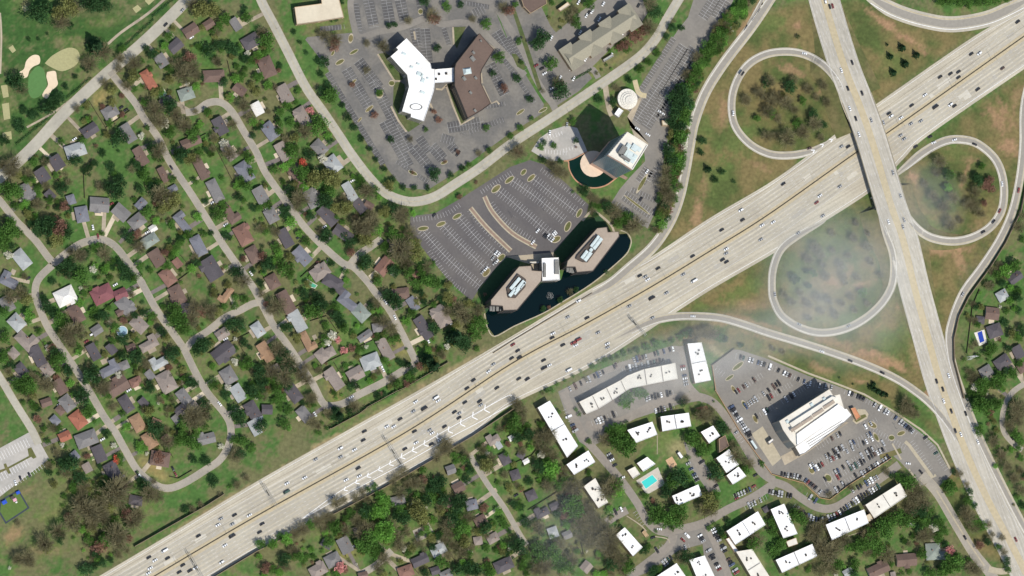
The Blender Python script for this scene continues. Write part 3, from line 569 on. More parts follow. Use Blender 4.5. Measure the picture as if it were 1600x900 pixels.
def flush_labels():
    _flush()
    for q in LABQ:
        s = q[0]['label']
        for a, b in ((' from the ', ' from '), ('hip roofed ', 'hipped '), ('gable roofed ', 'gabled '), ('bare grey brown', 'bare'), ('the ', '')):
            if len(s.split()) > 16: s = s.replace(a, b)
        q[0]['label'] = s
def _flush():
    D = {}
    for q in LABQ: D.setdefault((q[1], q[2]), []).append(q)
    for (look, r), L in D.items():
        if len(L) == 1: L[0][0]['label'] = look+' '+r; continue
        spread_x = max(q[3] for q in L)-min(q[3] for q in L); spread_y = max(q[4] for q in L)-min(q[4] for q in L)
        L.sort(key=(lambda q: (q[3], q[4])) if spread_x >= spread_y else (lambda q: (q[4], q[3]))); e = 'left' if spread_x >= spread_y else 'top'
        for i, q in enumerate(L):
            if i < 20: t = (NUMW[i]+' from the '+e) if i else ('leftmost' if e == 'left' else 'topmost')
            else: t = 'number %d from the %s' % (i+1, e)
            if i == len(L)-1 and i: t = 'rightmost' if e == 'left' else 'lowest'
            q[0]['label'] = look+' '+r+', '+t

# ---------------------------------------------------------------- large buildings
R_WHITE = mat('white_roof_membrane', (0.80, 0.79, 0.76), var=.10, scale=.5, col2=(.56, .51, .43), scale2=.09, amt2=.45); R_CREAM = mat('cream_roof_membrane', (0.66, 0.62, 0.53), var=.05, col2=(.54, .49, .41), scale2=.05, amt2=.6)
R_BROWN = mat('brown_gravel_roof', sr(104, 88, 78), var=.07, scale=.5, col2=sr(92, 78, 70), scale2=.05); R_TAN = mat('tan_gravel_roof', sr(158, 144, 128), var=.06, scale=.5, col2=sr(146, 131, 116), scale2=.06)
R_BEIGE = mat('beige_roof', sr(196, 184, 160), var=.05, col2=sr(184, 170, 146), scale2=.06); R_HOTEL = mat('olive_shingle', sr(140, 134, 116), var=.08, scale=.8)
W_TAN = mat('tan_wall', sr(170, 146, 116), var=.06); W_STONE = mat('pink_stone_wall', sr(186, 154, 134), var=.05); W_CONC = mat('concrete_wall', sr(150, 143, 132), var=.05); W_DARK = mat('dark_wall', sr(80, 72, 66), var=.06)
W_GLASS = mat('dark_glass', sr(42, 56, 62), rough=.12, var=.08, scale=.2, spec=.6); W_GLASS2 = mat('green_glass', sr(100, 114, 118), rough=.45, var=.10, scale=.15, spec=.6); M_UNIT = mat('rooftop_metal', sr(120, 118, 112), var=.1); M_UNITD = mat('dark_rooftop_unit', sr(70, 66, 60), var=.1)
M_UNITL = mat('pale_rooftop_metal', sr(186, 196, 192), var=.08); M_WIN = mat('window_glass', sr(50, 56, 60), rough=.15, var=.05, spec=.6)
def roofW(pts, h): return ccw([(p.x, p.y) for p in (W(x, y, h) for x, y in pts)])
def windows(rt, P, z0, z1, m=M_WIN, name='window_row', gap=1.2, pane=None):
    mb = MB(); n = len(P)
    for i in range(n):
        a = Vector(P[i]); b = Vector(P[(i+1) % n]); d = b-a; L = d.length
        if L < 4: continue
        d /= L; nn = Vector((d.y, -d.x))*.06; segs = [(gap, L-gap)]
        if pane:
            k = max(1, int((L-gap)/pane)); st = (L-gap)/k; segs = [(gap/2+j*st+st*.18, gap/2+(j+1)*st-st*.18) for j in range(k)]
        for s0, s1 in segs:
            p = a+d*s0+nn; q = a+d*s1+nn; mb.quad((p.x, p.y, z0), (q.x, q.y, z0), (q.x, q.y, z1), (p.x, p.y, z1))
    if mb.v: part(name, mb, m, rt)
def building(name, pts, h, wall, roof, label, cat='building', parapet=.7, floors=None, pane=None, glass=M_WIN, group=None, z0=0, coping=None, wfrac=.5):
    P = roofW(pts, h); cx = sum(p[0] for p in P)/len(P); cy = sum(p[1] for p in P)/len(P)
    rt = root(name, (0, 0, 0), label, cat, group)
    mb = MB(); mb.prism(P, z0, h+parapet-.0, top=False); part('wall', mb, wall, rt)
    mb = MB(); I = inset(P, .35); mb.add([(x, y, h) for x, y in I], [tuple(range(len(I)))])
    part('roof', mb, roof, rt)
    mb = MB(); n = len(P); t = h+parapet
    for i in range(n):
        j = (i+1) % n; mb.quad((*P[i], t), (*P[j], t), (*I[j], t), (*I[i], t)); mb.quad((*I[i], t), (*I[j], t), (*I[j], h), (*I[i], h))
    part('parapet', mb, coping or wall, rt)
    if floors:
        fh = (h-z0)/floors
        for k in range(floors): windows(rt, P, z0+fh*k+fh*.3, z0+fh*k+fh*(.3+wfrac), glass, pane=pane)
    return rt, P
def unit(rt, px, py, z, sx, sy, sz, ang=0, m=M_UNITD, name='rooftop_unit'):
    c = W(px, py, z); mb = MB(); mb.box((c.x, c.y, z), (sx, sy, sz), math.radians(-ang)); mb.box((c.x, c.y, z+sz), (sx*.6, sy*.6, .25), math.radians(-ang)); part(name, mb, m, rt)
def cc_(pts, s, ox, oy): return [(ox+a/s, oy+b/s) for a, b in pts]
# white Y office
X_ = cc_([(225,150),(412,348),(420,388),(445,392),(445,498),(438,560),(360,798),(258,765),(260,742),(190,720),(245,530),(230,435),(100,292),(160,240),(145,222)], 5, 590, 30)
rt, P = building('office_building', X_, 15, W_CONC, R_WHITE, 'white roofed Y shaped office building in the middle of the large car park', 'office building', floors=4, coping=R_WHITE)
for (a, b, sx, sy) in ((205,270,4,2),(265,375,3,2),(315,350,3,1.5),(325,428,5,3.4),(345,440,2.5,3),(352,478,3.4,4),(350,572,4.5,2),(390,462,1.6,1.6)): unit(rt, 590+a/5, 30+b/5, 15, sx, sy, 1.1, 20, M_UNITL)
mb = MB(); c = W(590+300/5, 30+685/5, 15)
for k in range(20):
    a = k*math.pi/10; b2 = (k+1)*math.pi/10
    p = lambda t, r: (c.x+math.cos(t)*r*6.2, c.y+math.sin(t)*r*3.2, 15.4)
    mb.quad(p(a, 1), p(b2, 1), p(b2, .8), p(a, .8))
part('rooftop_ring', mb, M_UNIT, rt)
rt, P = building('office_link', cc_([(446,393),(598,380),(598,490),(446,498)], 5, 590, 30), 13.5, W_CONC, R_WHITE, 'narrow white roofed link between the white office and the brown office', 'link building', floors=3, coping=R_WHITE)
for a, b in ((480,430),(535,425),(455,468)): unit(rt, 590+a/5, 30+b/5, 13.5, 2, 2, 1.2)
rt, P = building('office_building', cc_([(795,110),(910,240),(815,395),(805,430),(810,505),(885,660),(812,715),(705,775),(602,522),(602,380),(612,345)], 5, 590, 30), 18, W_DARK, R_BROWN, 'brown gravel roofed office building joined to the white one', 'office building', floors=4)
for (a, b, s) in ((805,170,2),(748,262,3),(742,310,5),(675,465,4),(725,575,3),(765,460,3),(760,715,3)): unit(rt, 590+a/5, 30+b/5, 18, s, s*.7, 1.4, 50, M_UNIT)
mb = MB(); c = W(590+700/5, 30+405/5, 18); mb.box((c.x, c.y, 18), (8, 6, 3), .2, taper=.5); part('skylight', mb, M_UNITL, rt)
building('store_building', cc_([(240,45),(410,22),(405,-20),(515,-20),(550,110),(400,135),(255,155)], 4, 400, 0), 7, W_TAN, R_BEIGE, 'beige flat roofed store at the top edge beside the curving boulevard', 'store', floors=1)
building('store_building', [(812,-8),(852,-8),(854,6),(829,21),(818,10)], 6, W_TAN, R_BROWN, 'brown flat roofed building with tan edges at the top edge', 'store', floors=1)
building('outbuilding', [(872,14),(887,3),(891,8),(876,18)], 4.5, W_TAN, R_BEIGE, 'small beige roofed building above the gable roofed hotel', 'outbuilding')
building('carport', [(942,93),(957,84),(959,88),(944,97)], 3, W_CONC, mat('grey_metal_roof', sr(150, 152, 146), var=.1), 'low grey carport roof beside the hotel drive', 'carport')
# pond offices
HE = cc_([(830,190),(893,183),(900,215),(970,212),(972,245),(805,465),(700,475),(690,440),(632,440),(640,400)], 4.09, 730, 310)
rt, P = building('office_building', HE, 22, W_DARK, R_TAN, 'tan roofed east pond office with a long glazed penthouse', 'office building', floors=6, glass=W_GLASS)
def penthouse(rt, pts, h, hh):
    Q = roofW(pts, h+hh); mb = MB(); mb.prism(Q, h, h+hh); part('penthouse', mb, W_DARK, rt)
PE = cc_([(815,242),(850,240),(860,288),(770,408),(740,406),(695,385),(702,366)], 4.09, 730, 310); penthouse(rt, PE, 22, 2.2)
for a, b, L, w_ in ((815,275,13,2.6),(832,290,13,3.2),(748,360,9,3),(770,372,10,3.4),(790,330,3,3)): unit(rt, 730+a/4.09, 310+b/4.09, 24.3, L, w_, 1.6, -53, M_UNITL)
for a, b in ((655,455),(672,458),(700,455),(640,450)): unit(rt, 730+a/4.09, 310+b/4.09, 14, 2.6, 6, 2, 0, M_UNIT, 'balcony')
HWp = cc_([(330,435),(410,430),(415,460),(480,465),(475,530),(320,715),(230,718),(225,690),(150,685),(150,650)], 4.09, 730, 310)
rt, P = building('office_building', HWp, 22, W_DARK, R_TAN, 'tan roofed west pond office with a diamond shaped penthouse', 'office building', floors=6, glass=W_GLASS)
PW = cc_([(325,482),(376,516),(373,565),(310,636),(264,633),(254,576)], 4.09, 730, 310); penthouse(rt, PW, 22, 2.2)
for a, b, L, w_ in ((305,545,14,3),(330,570,16,4),(290,600,10,3),(350,560,8,2)): unit(rt, 730+a/4.09, 310+b/4.09, 24.3, L, w_, 1.6, -50, M_UNITL)
for a, b in ((150,700),(165,702),(190,700),(215,700)): unit(rt, 730+a/4.09, 310+b/4.09, 14, 2.6, 6, 2, 0, M_UNIT, 'balcony')
rt, P = building('lobby_building', cc_([(475,383),(583,378),(592,522),(480,527)], 4.09, 730, 310), 14, W_CONC, R_WHITE, 'white roofed lobby block standing in the pond between the two tan offices', 'office building', floors=3, coping=R_WHITE)
unit(rt, 730+570/4.09, 310+440/4.09, 14, 4.2, 13, 1.8, 0, M_UNIT); unit(rt, 730+493/4.09, 310+460/4.09, 14, 2.4, 13, 1.8, 0, M_UNIT)
building('entrance_canopy', cc_([(400,404),(460,402),(460,414),(400,416)], 4.09, 730, 310), 5, W_CONC, R_CREAM, 'narrow white canopy over the pond office entrance', 'canopy', parapet=.2)
sheet('entrance_court', cc_([(250,372),(552,345),(555,372),(480,385),(470,460),(410,460),(400,420),(335,400)], 4.09, 730, 310), .1, M_DRIVE)
sheet('pond', cc_([(118,735),(150,690),(320,705),(470,540),(600,520),(620,450),(700,470),(800,440),(960,230),(1020,225),(1045,270),(1030,330),(985,385),(800,540),(600,665),(480,735),(300,815),(175,880),(130,820)], 4.09, 730, 310), .06, M_POND)
mb = MB(); strip(mb, polyW(smooth(cc_([(110,735),(128,822),(175,882),(300,817),(480,737),(600,667),(800,542),(987,386),(1033,330),(1048,270),(1022,222),(980,205)], 4.09, 730, 310), 4)), -.5, .5, .2); struct('pond_kerb', mb, M_KERB)
sheet('shade_tinted_lawn', cc_([(75,590),(120,735),(155,680),(335,420),(335,385),(250,378),(170,460)], 4.09, 730, 310), .07, mat('lawn_painted_shade', sr(48, 72, 46), var=.15)); sheet('shade_tinted_lawn', cc_([(555,345),(600,290),(720,150),(850,110),(900,180),(830,190),(640,400),(620,440)], 4.09, 730, 310), .07, MATS['lawn_painted_shade'])  # lawn beside the pond offices, their shade painted into its dark green
# fountain
ft = root('fountain', W(859, 462), 'white spray of the fountain in the office pond', 'fountain'); mb = MB(); r_ = random.Random(3)
for i in range(260):
    a = r_.random()*6.28; q = r_.random()**.6*3.6; z = 3.2*(1-(q/3.6)**2)*r_.uniform(.5, 1); s_ = r_.uniform(.06, .14); x, y = math.cos(a)*q, math.sin(a)*q
    mb.add([(x-s_, y, z), (x+s_, y, z), (x, y+s_, z+s_), (x, y, z-s_*2)], [(0, 1, 2), (0, 3, 2), (1, 3, 2)])
part('spray', mb, R_WHITE, ft); mb = MB(); mb.cyl((0, 0, .05), (0, 0, .5), .5, .3, 10); part('nozzle', mb, M_UNITD, ft)
# plaza pond and tower
def circ(cx, cy, r, a0=0, a1=360, n=24): return [(cx+r*math.cos(math.radians(a0+(a1-a0)*k/n)), cy+r*math.sin(math.radians(a0+(a1-a0)*k/n))) for k in range(n+1)]
pl = cc_([(125,595),(130,640),(150,690),(185,735),(240,770),(310,782),(380,768),(430,738),(465,705),(390,655),(330,600),(240,540)], 4.5, 860, 120)
sheet('plaza_pond', pl, .06, M_POND2)
mb = MB(); strip(mb, polyW(smooth(cc_([(95,592),(125,595),(130,640),(150,690),(185,735),(240,770),(310,782),(380,768),(430,738),(470,705)], 4.5, 860, 120), 4)), -.6, .6, .35); struct('plaza_wall', mb, mat('brick_rim', sr(170, 128, 100)))
mb = MB(); strip(mb, polyW(smooth(cc_([(105,592),(160,578),(210,552),(262,525)], 4.5, 860, 120), 4)), -.5, .5, .5); struct('plaza_wall', mb, MATS['brick_rim'])
sheet('plaza', circ(927, 256, 20.5), .14, mat('plaza_paving', sr(200, 178, 154), var=.06)); sheet('plaza', cc_([(380,600),(410,625),(545,710),(530,725),(460,690),(370,650)], 4.5, 860, 120), .15, M_BRICKP)
sheet('forecourt', cc_([(540,280),(620,150),(650,130),(560,350),(690,470),(640,560),(560,680),(700,720),(790,560),(880,300),(680,160)], 4.5, 860, 120)[:6], .09, M_DRIVE)
TW = cc_([(540,388),(685,480),(577,655),(505,607),(405,550)], 4.5, 860, 120); HT = 63
P = roofW(TW, HT); rt = root('office_tower', (0, 0, 0), 'tall dark glass tower with pink stone corners and a white roof', 'office tower')
mb = MB(); n = len(P)
for i in range(n):
    a, b = P[i], P[(i+1) % n]; d = Vector(b)-Vector(a); nr = Vector((d.y, -d.x)).normalized(); g = nr.dot(Vector((-.85, .5))) > .5
    mb.quad((*a, 0), (*b, 0), (*b, 9), (*a, 9), 0); mb.quad((*a, 9), (*b, 9), (*b, HT-4), (*a, HT-4), 1); mb.quad((*a, HT-4), (*b, HT-4), (*b, HT+1), (*a, HT+1), 0)
part('wall', mb, [W_STONE, W_GLASS2], rt)
I = inset(P, .8); mb = MB(); mb.add([(x, y, HT) for x, y in I], [tuple(range(n))]); part('roof', mb, R_CREAM, rt)
mb = MB()
for i in range(n):
    j = (i+1) % n; mb.quad((*P[i], HT+1), (*P[j], HT+1), (*I[j], HT+1), (*I[i], HT+1)); mb.quad((*I[i], HT+1), (*I[j], HT+1), (*I[j], HT), (*I[i], HT))
part('parapet', mb, R_CREAM, rt)
for k in range(13): windows(rt, P, 10+k*3.8, 11.8+k*3.8, mat('blue_grey_glass', sr(96, 110, 116), rough=.25, var=.05))
for a, b, s1, s2, h_ in ((500,520,5,9,5),(545,490,4,5,2),(590,500,6,6,2),(560,560,12,9,1.2),(590,560,3,3,2),(540,590,5,4,2),(620,510,4,4,1.5),(520,575,10,2.5,5)): unit(rt, 860+a/4.5, 120+b/4.5, HT, s1, s2, h_, 32, M_UNITL if h_ < 4 else M_UNIT)
# dark louvred band at the tower's upper north-west edge
mb = MB(); e0 = Vector(P[0]); 
i0 = max(range(n), key=lambda i: ((Vector(P[(i+1) % n])-Vector(P[i])).normalized().cross(Vector((0, 0, -1)).to_2d()) if False else (Vector((Vector(P[(i+1) % n]).y-P[i][1], P[i][0]-P[(i+1) % n][0])).normalized().dot(Vector((-.85, .5))))))
a = Vector(P[i0]); b = Vector(P[(i0+1) % n]); d = (b-a); L = d.length; d /= L; nr = Vector((d.y, -d.x))
for k in range(int(L/2.4)):
    p = a+d*(1+k*2.4); q = p+d*.9
    mb.prism([p, q, q+nr*.6, p+nr*.6], HT-14, HT+.5)
part('fin', mb, mat('pale_fin', sr(160, 168, 168)), rt)
building('podium_building', cc_([(385,610),(310,598),(312,585),(330,570),(500,600),(505,622)], 4.5, 860, 120), 8, W_STONE, R_CREAM, 'low pink stone podium at the foot of the dark glass tower', 'podium')
# round pavilion
rt = root('round_pavilion', W(978, 156), 'round white pavilion with spiral terraced roof beside the tower drive', 'pavilion'); mb = MB(); mb.cyl((0, 0, 0), (0, 0, 5), 9.6, 9.6, 40); part('wall', mb, W_TAN, rt)
for k, (r, z, ox, oy) in enumerate(((9.9, 5.0, 0, 0), (7.6, 5.8, .6, -.8), (6.4, 6.6, 1.1, -1.2), (4.4, 7.4, 1.5, -1.6))):
    mb = MB(); mb.cyl((ox, oy, z), (ox, oy, z+.8), r, r-.2, 40); part('roof_terrace', mb, R_CREAM, rt)
    for j in range(16):
        t_ = j*math.pi/8; m_ = MB(); m_.cyl((ox+math.cos(t_)*r*.2, oy+math.sin(t_)*r*.2, z+.84), (ox+math.cos(t_)*r*.97, oy+math.sin(t_)*r*.97, z+.84), .06, .06, 4)
        if j == 0: mm_ = MB()
        mm_.add(m_.v, m_.f)
    part('rib', mm_, M_UNIT, rt)
building('outbuilding', cc_([(450,262),(480,218),(512,240),(480,285)], 4.5, 860, 120), 5, W_CONC, R_WHITE, 'small white roofed block beside the round pavilion', 'outbuilding', coping=R_WHITE)
building('guard_hut', [(1034,188),(1043,190),(1044,197),(1035,196)], 4, W_TAN, R_BEIGE, 'small tan hut at the edge of the tower car park', 'hut')
# hotel with gable roof
rt = root('hotel', (0, 0, 0), 'long olive shingled gable roofed hotel between car parks near the top', 'hotel')
def gable(mbr, mbw, a, b, wd, hw, hr, over=.6, mi=0):
    """gable block, ridge from world a to b, width wd, wall height hw, ridge height hr"""
    a = Vector((a[0], a[1])); b = Vector((b[0], b[1])); d = (b-a).normalized(); n = Vector((-d.y, d.x)); h = wd/2; r0 = a-d*over; r1 = b+d*over; o = h+over; dz = (hr-hw)*over/h
    e = lambda p, s_, z: (p.x+n.x*s_, p.y+n.y*s_, z)
    t = .25
    for sg in (1, -1):
        q = [e(r0, sg*o, hw-dz+t), e(r1, sg*o, hw-dz+t), e(r1, 0, hr+t), e(r0, 0, hr+t)]
        mbr.quad(*(reversed(q) if sg > 0 else q), mi)
        q2 = [(x, y, z-t) for x, y, z in q]; mbr.quad(*(q2 if sg > 0 else reversed(q2)), mi)
        mbr.quad(q[0], q[1], q2[1], q2[0], mi)
        for u in (0, 1): mbr.quad(q[u], q[3-u], q2[3-u], q2[u], mi)
    c = [e(a, h, 0), e(a, -h, 0), e(b, -h, 0), e(b, h, 0)]; T = [(x, y, hw) for x, y, z in c]; g0 = e(a, 0, hr); g1 = e(b, 0, hr)
    mbw.add(c+T+[g0, g1], [(1, 0, 4, 8, 5), (3, 2, 6, 9, 7), (0, 3, 7, 4), (2, 1, 5, 6)])
r = MB(); wl = MB(); a = W(888, 92, 10); b = W(990, 24, 10); gable(r, wl, a, b, 17, 8, 12.5)
d = (b-a).normalized(); n_ = Vector((-d.y, d.x, 0))
for t in (.06, .36, .66, .96):
    c = a.lerp(b, t); gable(r, wl, c+n_*11.5, c-n_*11.5, 13, 8, 11.8)
part('wall', wl, W_TAN, rt); part('roof', r, R_HOTEL, rt)
# big stepped office
o5 = lambda l: cc_(l, 5, 1140, 580)
BX = o5([(385,390),(780,138),(812,190),(865,178),(905,318),(515,590),(470,540),(415,460)])
rt, P = building('office_building', BX, 23, W_CONC, R_CREAM, 'large stepped white and cream office in the lower right car park', 'office building', floors=7, glass=W_GLASS2, wfrac=.62)
for pts, h, m in ((o5([(468,408),(800,196),(840,205),(515,475)]), 26, R_CREAM), (o5([(525,490),(850,258),(905,300),(905,318),(530,575)]), 25.2, R_WHITE)):
    Q = roofW(pts, h); mb = MB(); mb.prism(Q, 23, h); part('penthouse', mb, m, rt)
for a, b, L in ((520,440,20),(605,385,20),(690,325,20),(775,262,20)): unit(rt, 1140+a/5, 580+b/5, 26, L*.62, 3.2, 1.0, -33, R_TAN)
for a, b in ((450,395),(640,262),(738,218)): unit(rt, 1140+a/5, 580+b/5, 23, 3, 3, 1.2, -33, M_UNITL)
rt2, P2 = building('office_annex', o5([(498,572),(885,300),(915,292),(957,345),(900,398),(592,640),(548,655)]), 12, W_CONC, R_WHITE, 'low white annex along the lower side of the stepped office', 'office annex', floors=3)
for k_ in range(4):
    mb = MB(); a_ = W(1140+(600+k_*10)/5, 580+(556+k_*16)/5, 12.05); b_ = W(1140+(880+k_*8)/5, 580+(385+k_*14)/5, 12.05); strip(mb, [a_, b_], -.25, .25, .12); part('louvre_strip', mb, M_UNIT, rt2)
building('entrance_canopy', o5([(535,632),(585,600),(590,630),(550,662)]), 5, W_CONC, R_WHITE, 'white entrance canopy at the bottom corner of the stepped office', 'canopy')
building('dock_canopy', o5([(298,552),(335,525),(348,540),(312,572)]), 5, W_CONC, R_WHITE, 'small white canopy on the loading yard', 'canopy')
sheet('loading_yard', o5([(170,492),(258,430),(405,680),(335,742)]), .1, M_KERB)
sheet('office_apron', o5([(400,665),(430,735),(600,640),(930,400),(900,400)]), .1, M_DRIVE)
isl = MB()
building('annex_roof', o5([(945,290),(980,282),(1025,360),(990,385)]), 4, W_TAN, mat('brick_red_roof', sr(180, 124, 92)), 'small brick red roofed block beside the stepped office', 'outbuilding')
building('dock_trailer', o5([(160,545),(180,535),(222,600),(205,612)]), 3.6, M_UNIT, M_UNITL, 'grey container parked along the loading yard', 'container', parapet=.05)
# apartments
APT = [([(1074,537),(1096,535),(1111,594),(1086,599)],'narrow white apartment roof at the top of the complex, left of the big lot',R_WHITE),
 ([(905,628),(925,618),(947,606),(970,594),(980,587),(1006,577),(1031,572),(1055,567),(1059,592),(1034,597),(1009,602),(985,607),(978,611),(957,625),(935,639),(916,647)],'long bent cream apartment block facing the freeway',R_CREAM),
 ([(840,637),(859,626),(903,697),(886,715)],'long strip apartment roof beside the wooded backyards',R_WHITE),
 ([(885,726),(919,704),(930,722),(897,742)],'white apartment roof touching the lower end of the strip block',R_WHITE),
 ([(912,760),(930,747),(950,785),(935,794)],'cream apartment roof left of the bright green tree',R_CREAM),
 ([(962,836),(976,824),(1004,855),(989,869)],'white apartment roof alone left of the central drive junction',R_WHITE),
 ([(1050,775),(1091,757),(1097,774),(1061,789),(1055,786)],'white apartment roof just lower right of the turquoise pool',R_WHITE),
 ([(1095,675),(1114,665),(1125,681),(1108,693)],'small square white roof at the top of the right hand row',R_WHITE),
 ([(1119,716),(1139,702),(1154,726),(1135,739)],'white roof in the middle of the right hand row',R_WHITE),
 ([(1135,743),(1154,729),(1166,744),(1145,757)],'white roof at the bottom of the right hand row',R_WHITE),
 ([(1135,830),(1184,799),(1196,820),(1149,851)],'large white apartment roof right of the lower parking aisle',R_WHITE),
 ([(1150,862),(1175,858),(1208,910),(1180,912)],'white apartment roof cut by the bottom edge, linked to the one above',R_CREAM),
 ([(1077,875),(1101,868),(1120,908),(1092,910)],'white apartment roof cut by the bottom edge beside the parking aisle',R_WHITE),
 ([(1022,903),(1057,880),(1078,910),(1040,915)],'white apartment roof at the bottom edge, leftmost there',R_WHITE),
 ([(1032,651),(1076,645),(1080,666),(1035,674)],'white apartment roof right of the other one above the lawn',R_WHITE),
 ([(980,672),(1019,659),(1027,679),(994,692)],'white apartment roof half hidden by the large green tree',R_WHITE),
 ([(1204,796),(1225,787),(1246,834),(1224,841)],'tall narrow white roof inside the bend of the lower drive',R_WHITE),
 ([(1212,875),(1269,850),(1277,869),(1222,895)],'long white roof near the bottom edge below the narrow one',R_WHITE),
 ([(1290,820),(1350,796),(1357,817),(1300,844)],'left white roof of the joined pair below the curved drive',R_WHITE),
 ([(1352,789),(1406,755),(1417,775),(1366,810)],'cream right roof of the joined pair below the curved drive',R_CREAM)]
rr = random.Random(5)
for pts, lab, m in APT:
    rt, P = building('apartment_building', pts, 8.5, W_TAN, m, lab, 'apartment block', parapet=.45, floors=3, pane=None, group='white roofed apartment blocks', coping=m)
    q = max(range(len(pts)), key=lambda i: math.dist(pts[i], pts[(i+1) % len(pts)])); a, b = pts[q], pts[(q+1) % len(pts)]; ang = math.degrees(math.atan2(b[1]-a[1], b[0]-a[0])) % 180
    cx = sum(p[0] for p in pts)/len(pts); cy = sum(p[1] for p in pts)/len(pts)
    if len(pts) > 6:
        cen = [(922,633),(940,624),(962,611),(1000,588),(1019,587),(1044,582)]; 
        for (x, y) in ((926,619),(948,607),(970,595),(1007,577),(1033,572)): 
            a_ = W(x, y, 8.9); b_ = W(x+10, y+21, 8.9) if x < 1000 else W(x+3.5, y+24, 8.9); mb = MB(); strip(mb, [a_+Vector((0,0,.35)), b_+Vector((0,0,.35))], -.25, .25); part('fire_wall', mb, R_BROWN, rt)
    else:
        L = math.dist(a, b); cen = [(cx+math.cos(math.radians(ang))*L*t, cy+math.sin(math.radians(ang))*L*t) for t in ((-.25, .25) if L > 30 else (0,))]
        if L > 45 and lab[:4] not in ('tall',):
            c0 = W(cx+math.cos(math.radians(ang+90))*11.0, cy+math.sin(math.radians(ang+90))*11.0, 9.3); c1 = W(cx-math.cos(math.radians(ang+90))*11.0, cy-math.sin(math.radians(ang+90))*11.0, 9.3); mb = MB(); strip(mb, [c0, c1], -.2, .2); part('fire_wall', mb, W_DARK, rt)
    for (x, y) in cen:
        for k in range(rr.choice((2, 3, 4, 4))):
            dx, dy = rr.uniform(-3.6, 3.6), rr.uniform(-3.6, 3.6); unit(rt, x+dx, y+dy, 8.5, rr.uniform(1, 1.6), rr.uniform(1, 1.8), 1, ang, M_UNITD)
building('clubhouse', [(995,724),(1011,714),(1024,725),(1005,737)], 5, W_TAN, R_WHITE, 'larger white roofed clubhouse above the turquoise pool', 'clubhouse', floors=1, coping=R_WHITE); building('pool_house', [(980,735),(992,729),(1000,741),(989,748)], 4.5, W_TAN, R_CREAM, 'smaller square pool house left of the clubhouse', 'pool house', coping=R_CREAM)
for p, l in (([(1123,686),(1133,680),(1139,697),(1124,707)],'long brown shed roof between two white roofs of the right hand row'),([(1144,697),(1150,706),(1133,716),(1118,712)],'x')):
    if l != 'x': building('shed_building', p, 6, W_TAN, R_BROWN, l, 'shed')
building('link_passage', [(1134,842),(1139,840),(1155,862),(1150,866)], 4, W_TAN, R_WHITE, 'narrow white roofed passage joining two apartment blocks', 'passage', parapet=.2); building('stair_block', [(1228,846),(1244,840),(1247,850),(1232,855)], 5, W_TAN, R_CREAM, 'small white block under the tall narrow apartment roof', 'stair block', parapet=.2)
building('stair_block', [(1352,806),(1360,802),(1364,812),(1356,816)], 5, W_TAN, R_BEIGE, 'small tan block joining the pair of roofs below the curved drive', 'stair block', parapet=.2); building('truck_trailer', [(1058,708),(1062,705),(1068,714),(1064,717)], 3.4, M_UNIT, R_WHITE, 'white box trailer parked above the apartment playground lawn', 'trailer', parapet=.03)
building('trash_enclosure', [(1003,832),(1007,828),(1014,837),(1009,840)], 2.2, W_TAN, M_DIRT, 'small walled bin enclosure beside the central drive', 'bin enclosure', parapet=.4)
# swimming pools
def pool(pts, m, label, deck=None, h=.25, dm=M_DRIVE):
    c = W(sum(p[0] for p in pts)/len(pts), sum(p[1] for p in pts)/len(pts)); rt = root('swimming_pool', (0, 0, 0), label, 'swimming pool'); P = roofW(pts, 0)
    if deck: mb = MB(); D = roofW(deck, 0); mb.prism(D, 0, .18); part('deck', mb, dm, rt)
    mb = MB(); mb.add([(x, y, h) for x, y in P], [tuple(range(len(P)))]); part('water', mb, m, rt)
    mb = MB(); O = inset(P, -.5); n = len(P)
    for i in range(n):
        j = (i+1) % n; mb.quad((*O[i], h+.1), (*O[j], h+.1), (*P[j], h+.1), (*P[i], h+.1)); mb.quad((*O[i], 0), (*O[j], 0), (*O[j], h+.1), (*O[i], h+.1)); mb.quad((*P[i], h+.1), (*P[j], h+.1), (*P[j], h), (*P[i], h))
    part('coping', mb, R_CREAM, rt)
PD = mat('pool_deck_paving', sr(180, 172, 158), var=.07)
pool([(1002,753),(1019,742),(1027,751),(1009,764)], M_POOL, 'turquoise rectangular swimming pool of the apartment complex', [(994,751),(1028,730),(1039,757),(1011,773)], dm=PD)
pool([(1527,520),(1534,517),(1538,533),(1531,536)], M_POOLB, 'deep blue pool with white rim in the right hand backyard', [(1522,520),(1538,515),(1542,535),(1530,541)], dm=R_CREAM)
pool(circ(190.5, 518, 8, n=15)[:-1], M_POOLP, 'round covered pool in a backyard beside the looping street', h=1.2); pool([(480,437),(486,441),(495,446),(492,450),(483,448)], M_POOLG, 'green kidney shaped backyard pool beside the third curving street')
pool([(247,144),(255,138),(260,147),(250,153)], M_POOLP, 'pale blue covered pool behind the orange roof house')
pool([(116-.0,738),(116,738.5),(117,739)][:0] or [(486,425),(491,422),(494,427),(489,431)], M_POOL, 'tiny turquoise spa beside the green backyard pool')
# lots of small court surfaces
sheet('sand_play_area', [(1040,719),(1050,713),(1058,726),(1047,733)], .08, mat('play_sand', sr(186, 152, 118))); sheet('soil_bed', [(1088,637),(1105,634),(1108,647),(1090,650)], .08, mat('mulch_bed', sr(150, 104, 78)))
sheet('island', o5([(1000,295),(1060,300),(1085,335),(1075,370),(990,415),(960,390)]), .16, M_KERB); sheet('island_planting', o5([(1010,350),(1060,335),(1070,355),(990,400),(975,385)]), .2, M_BANK)
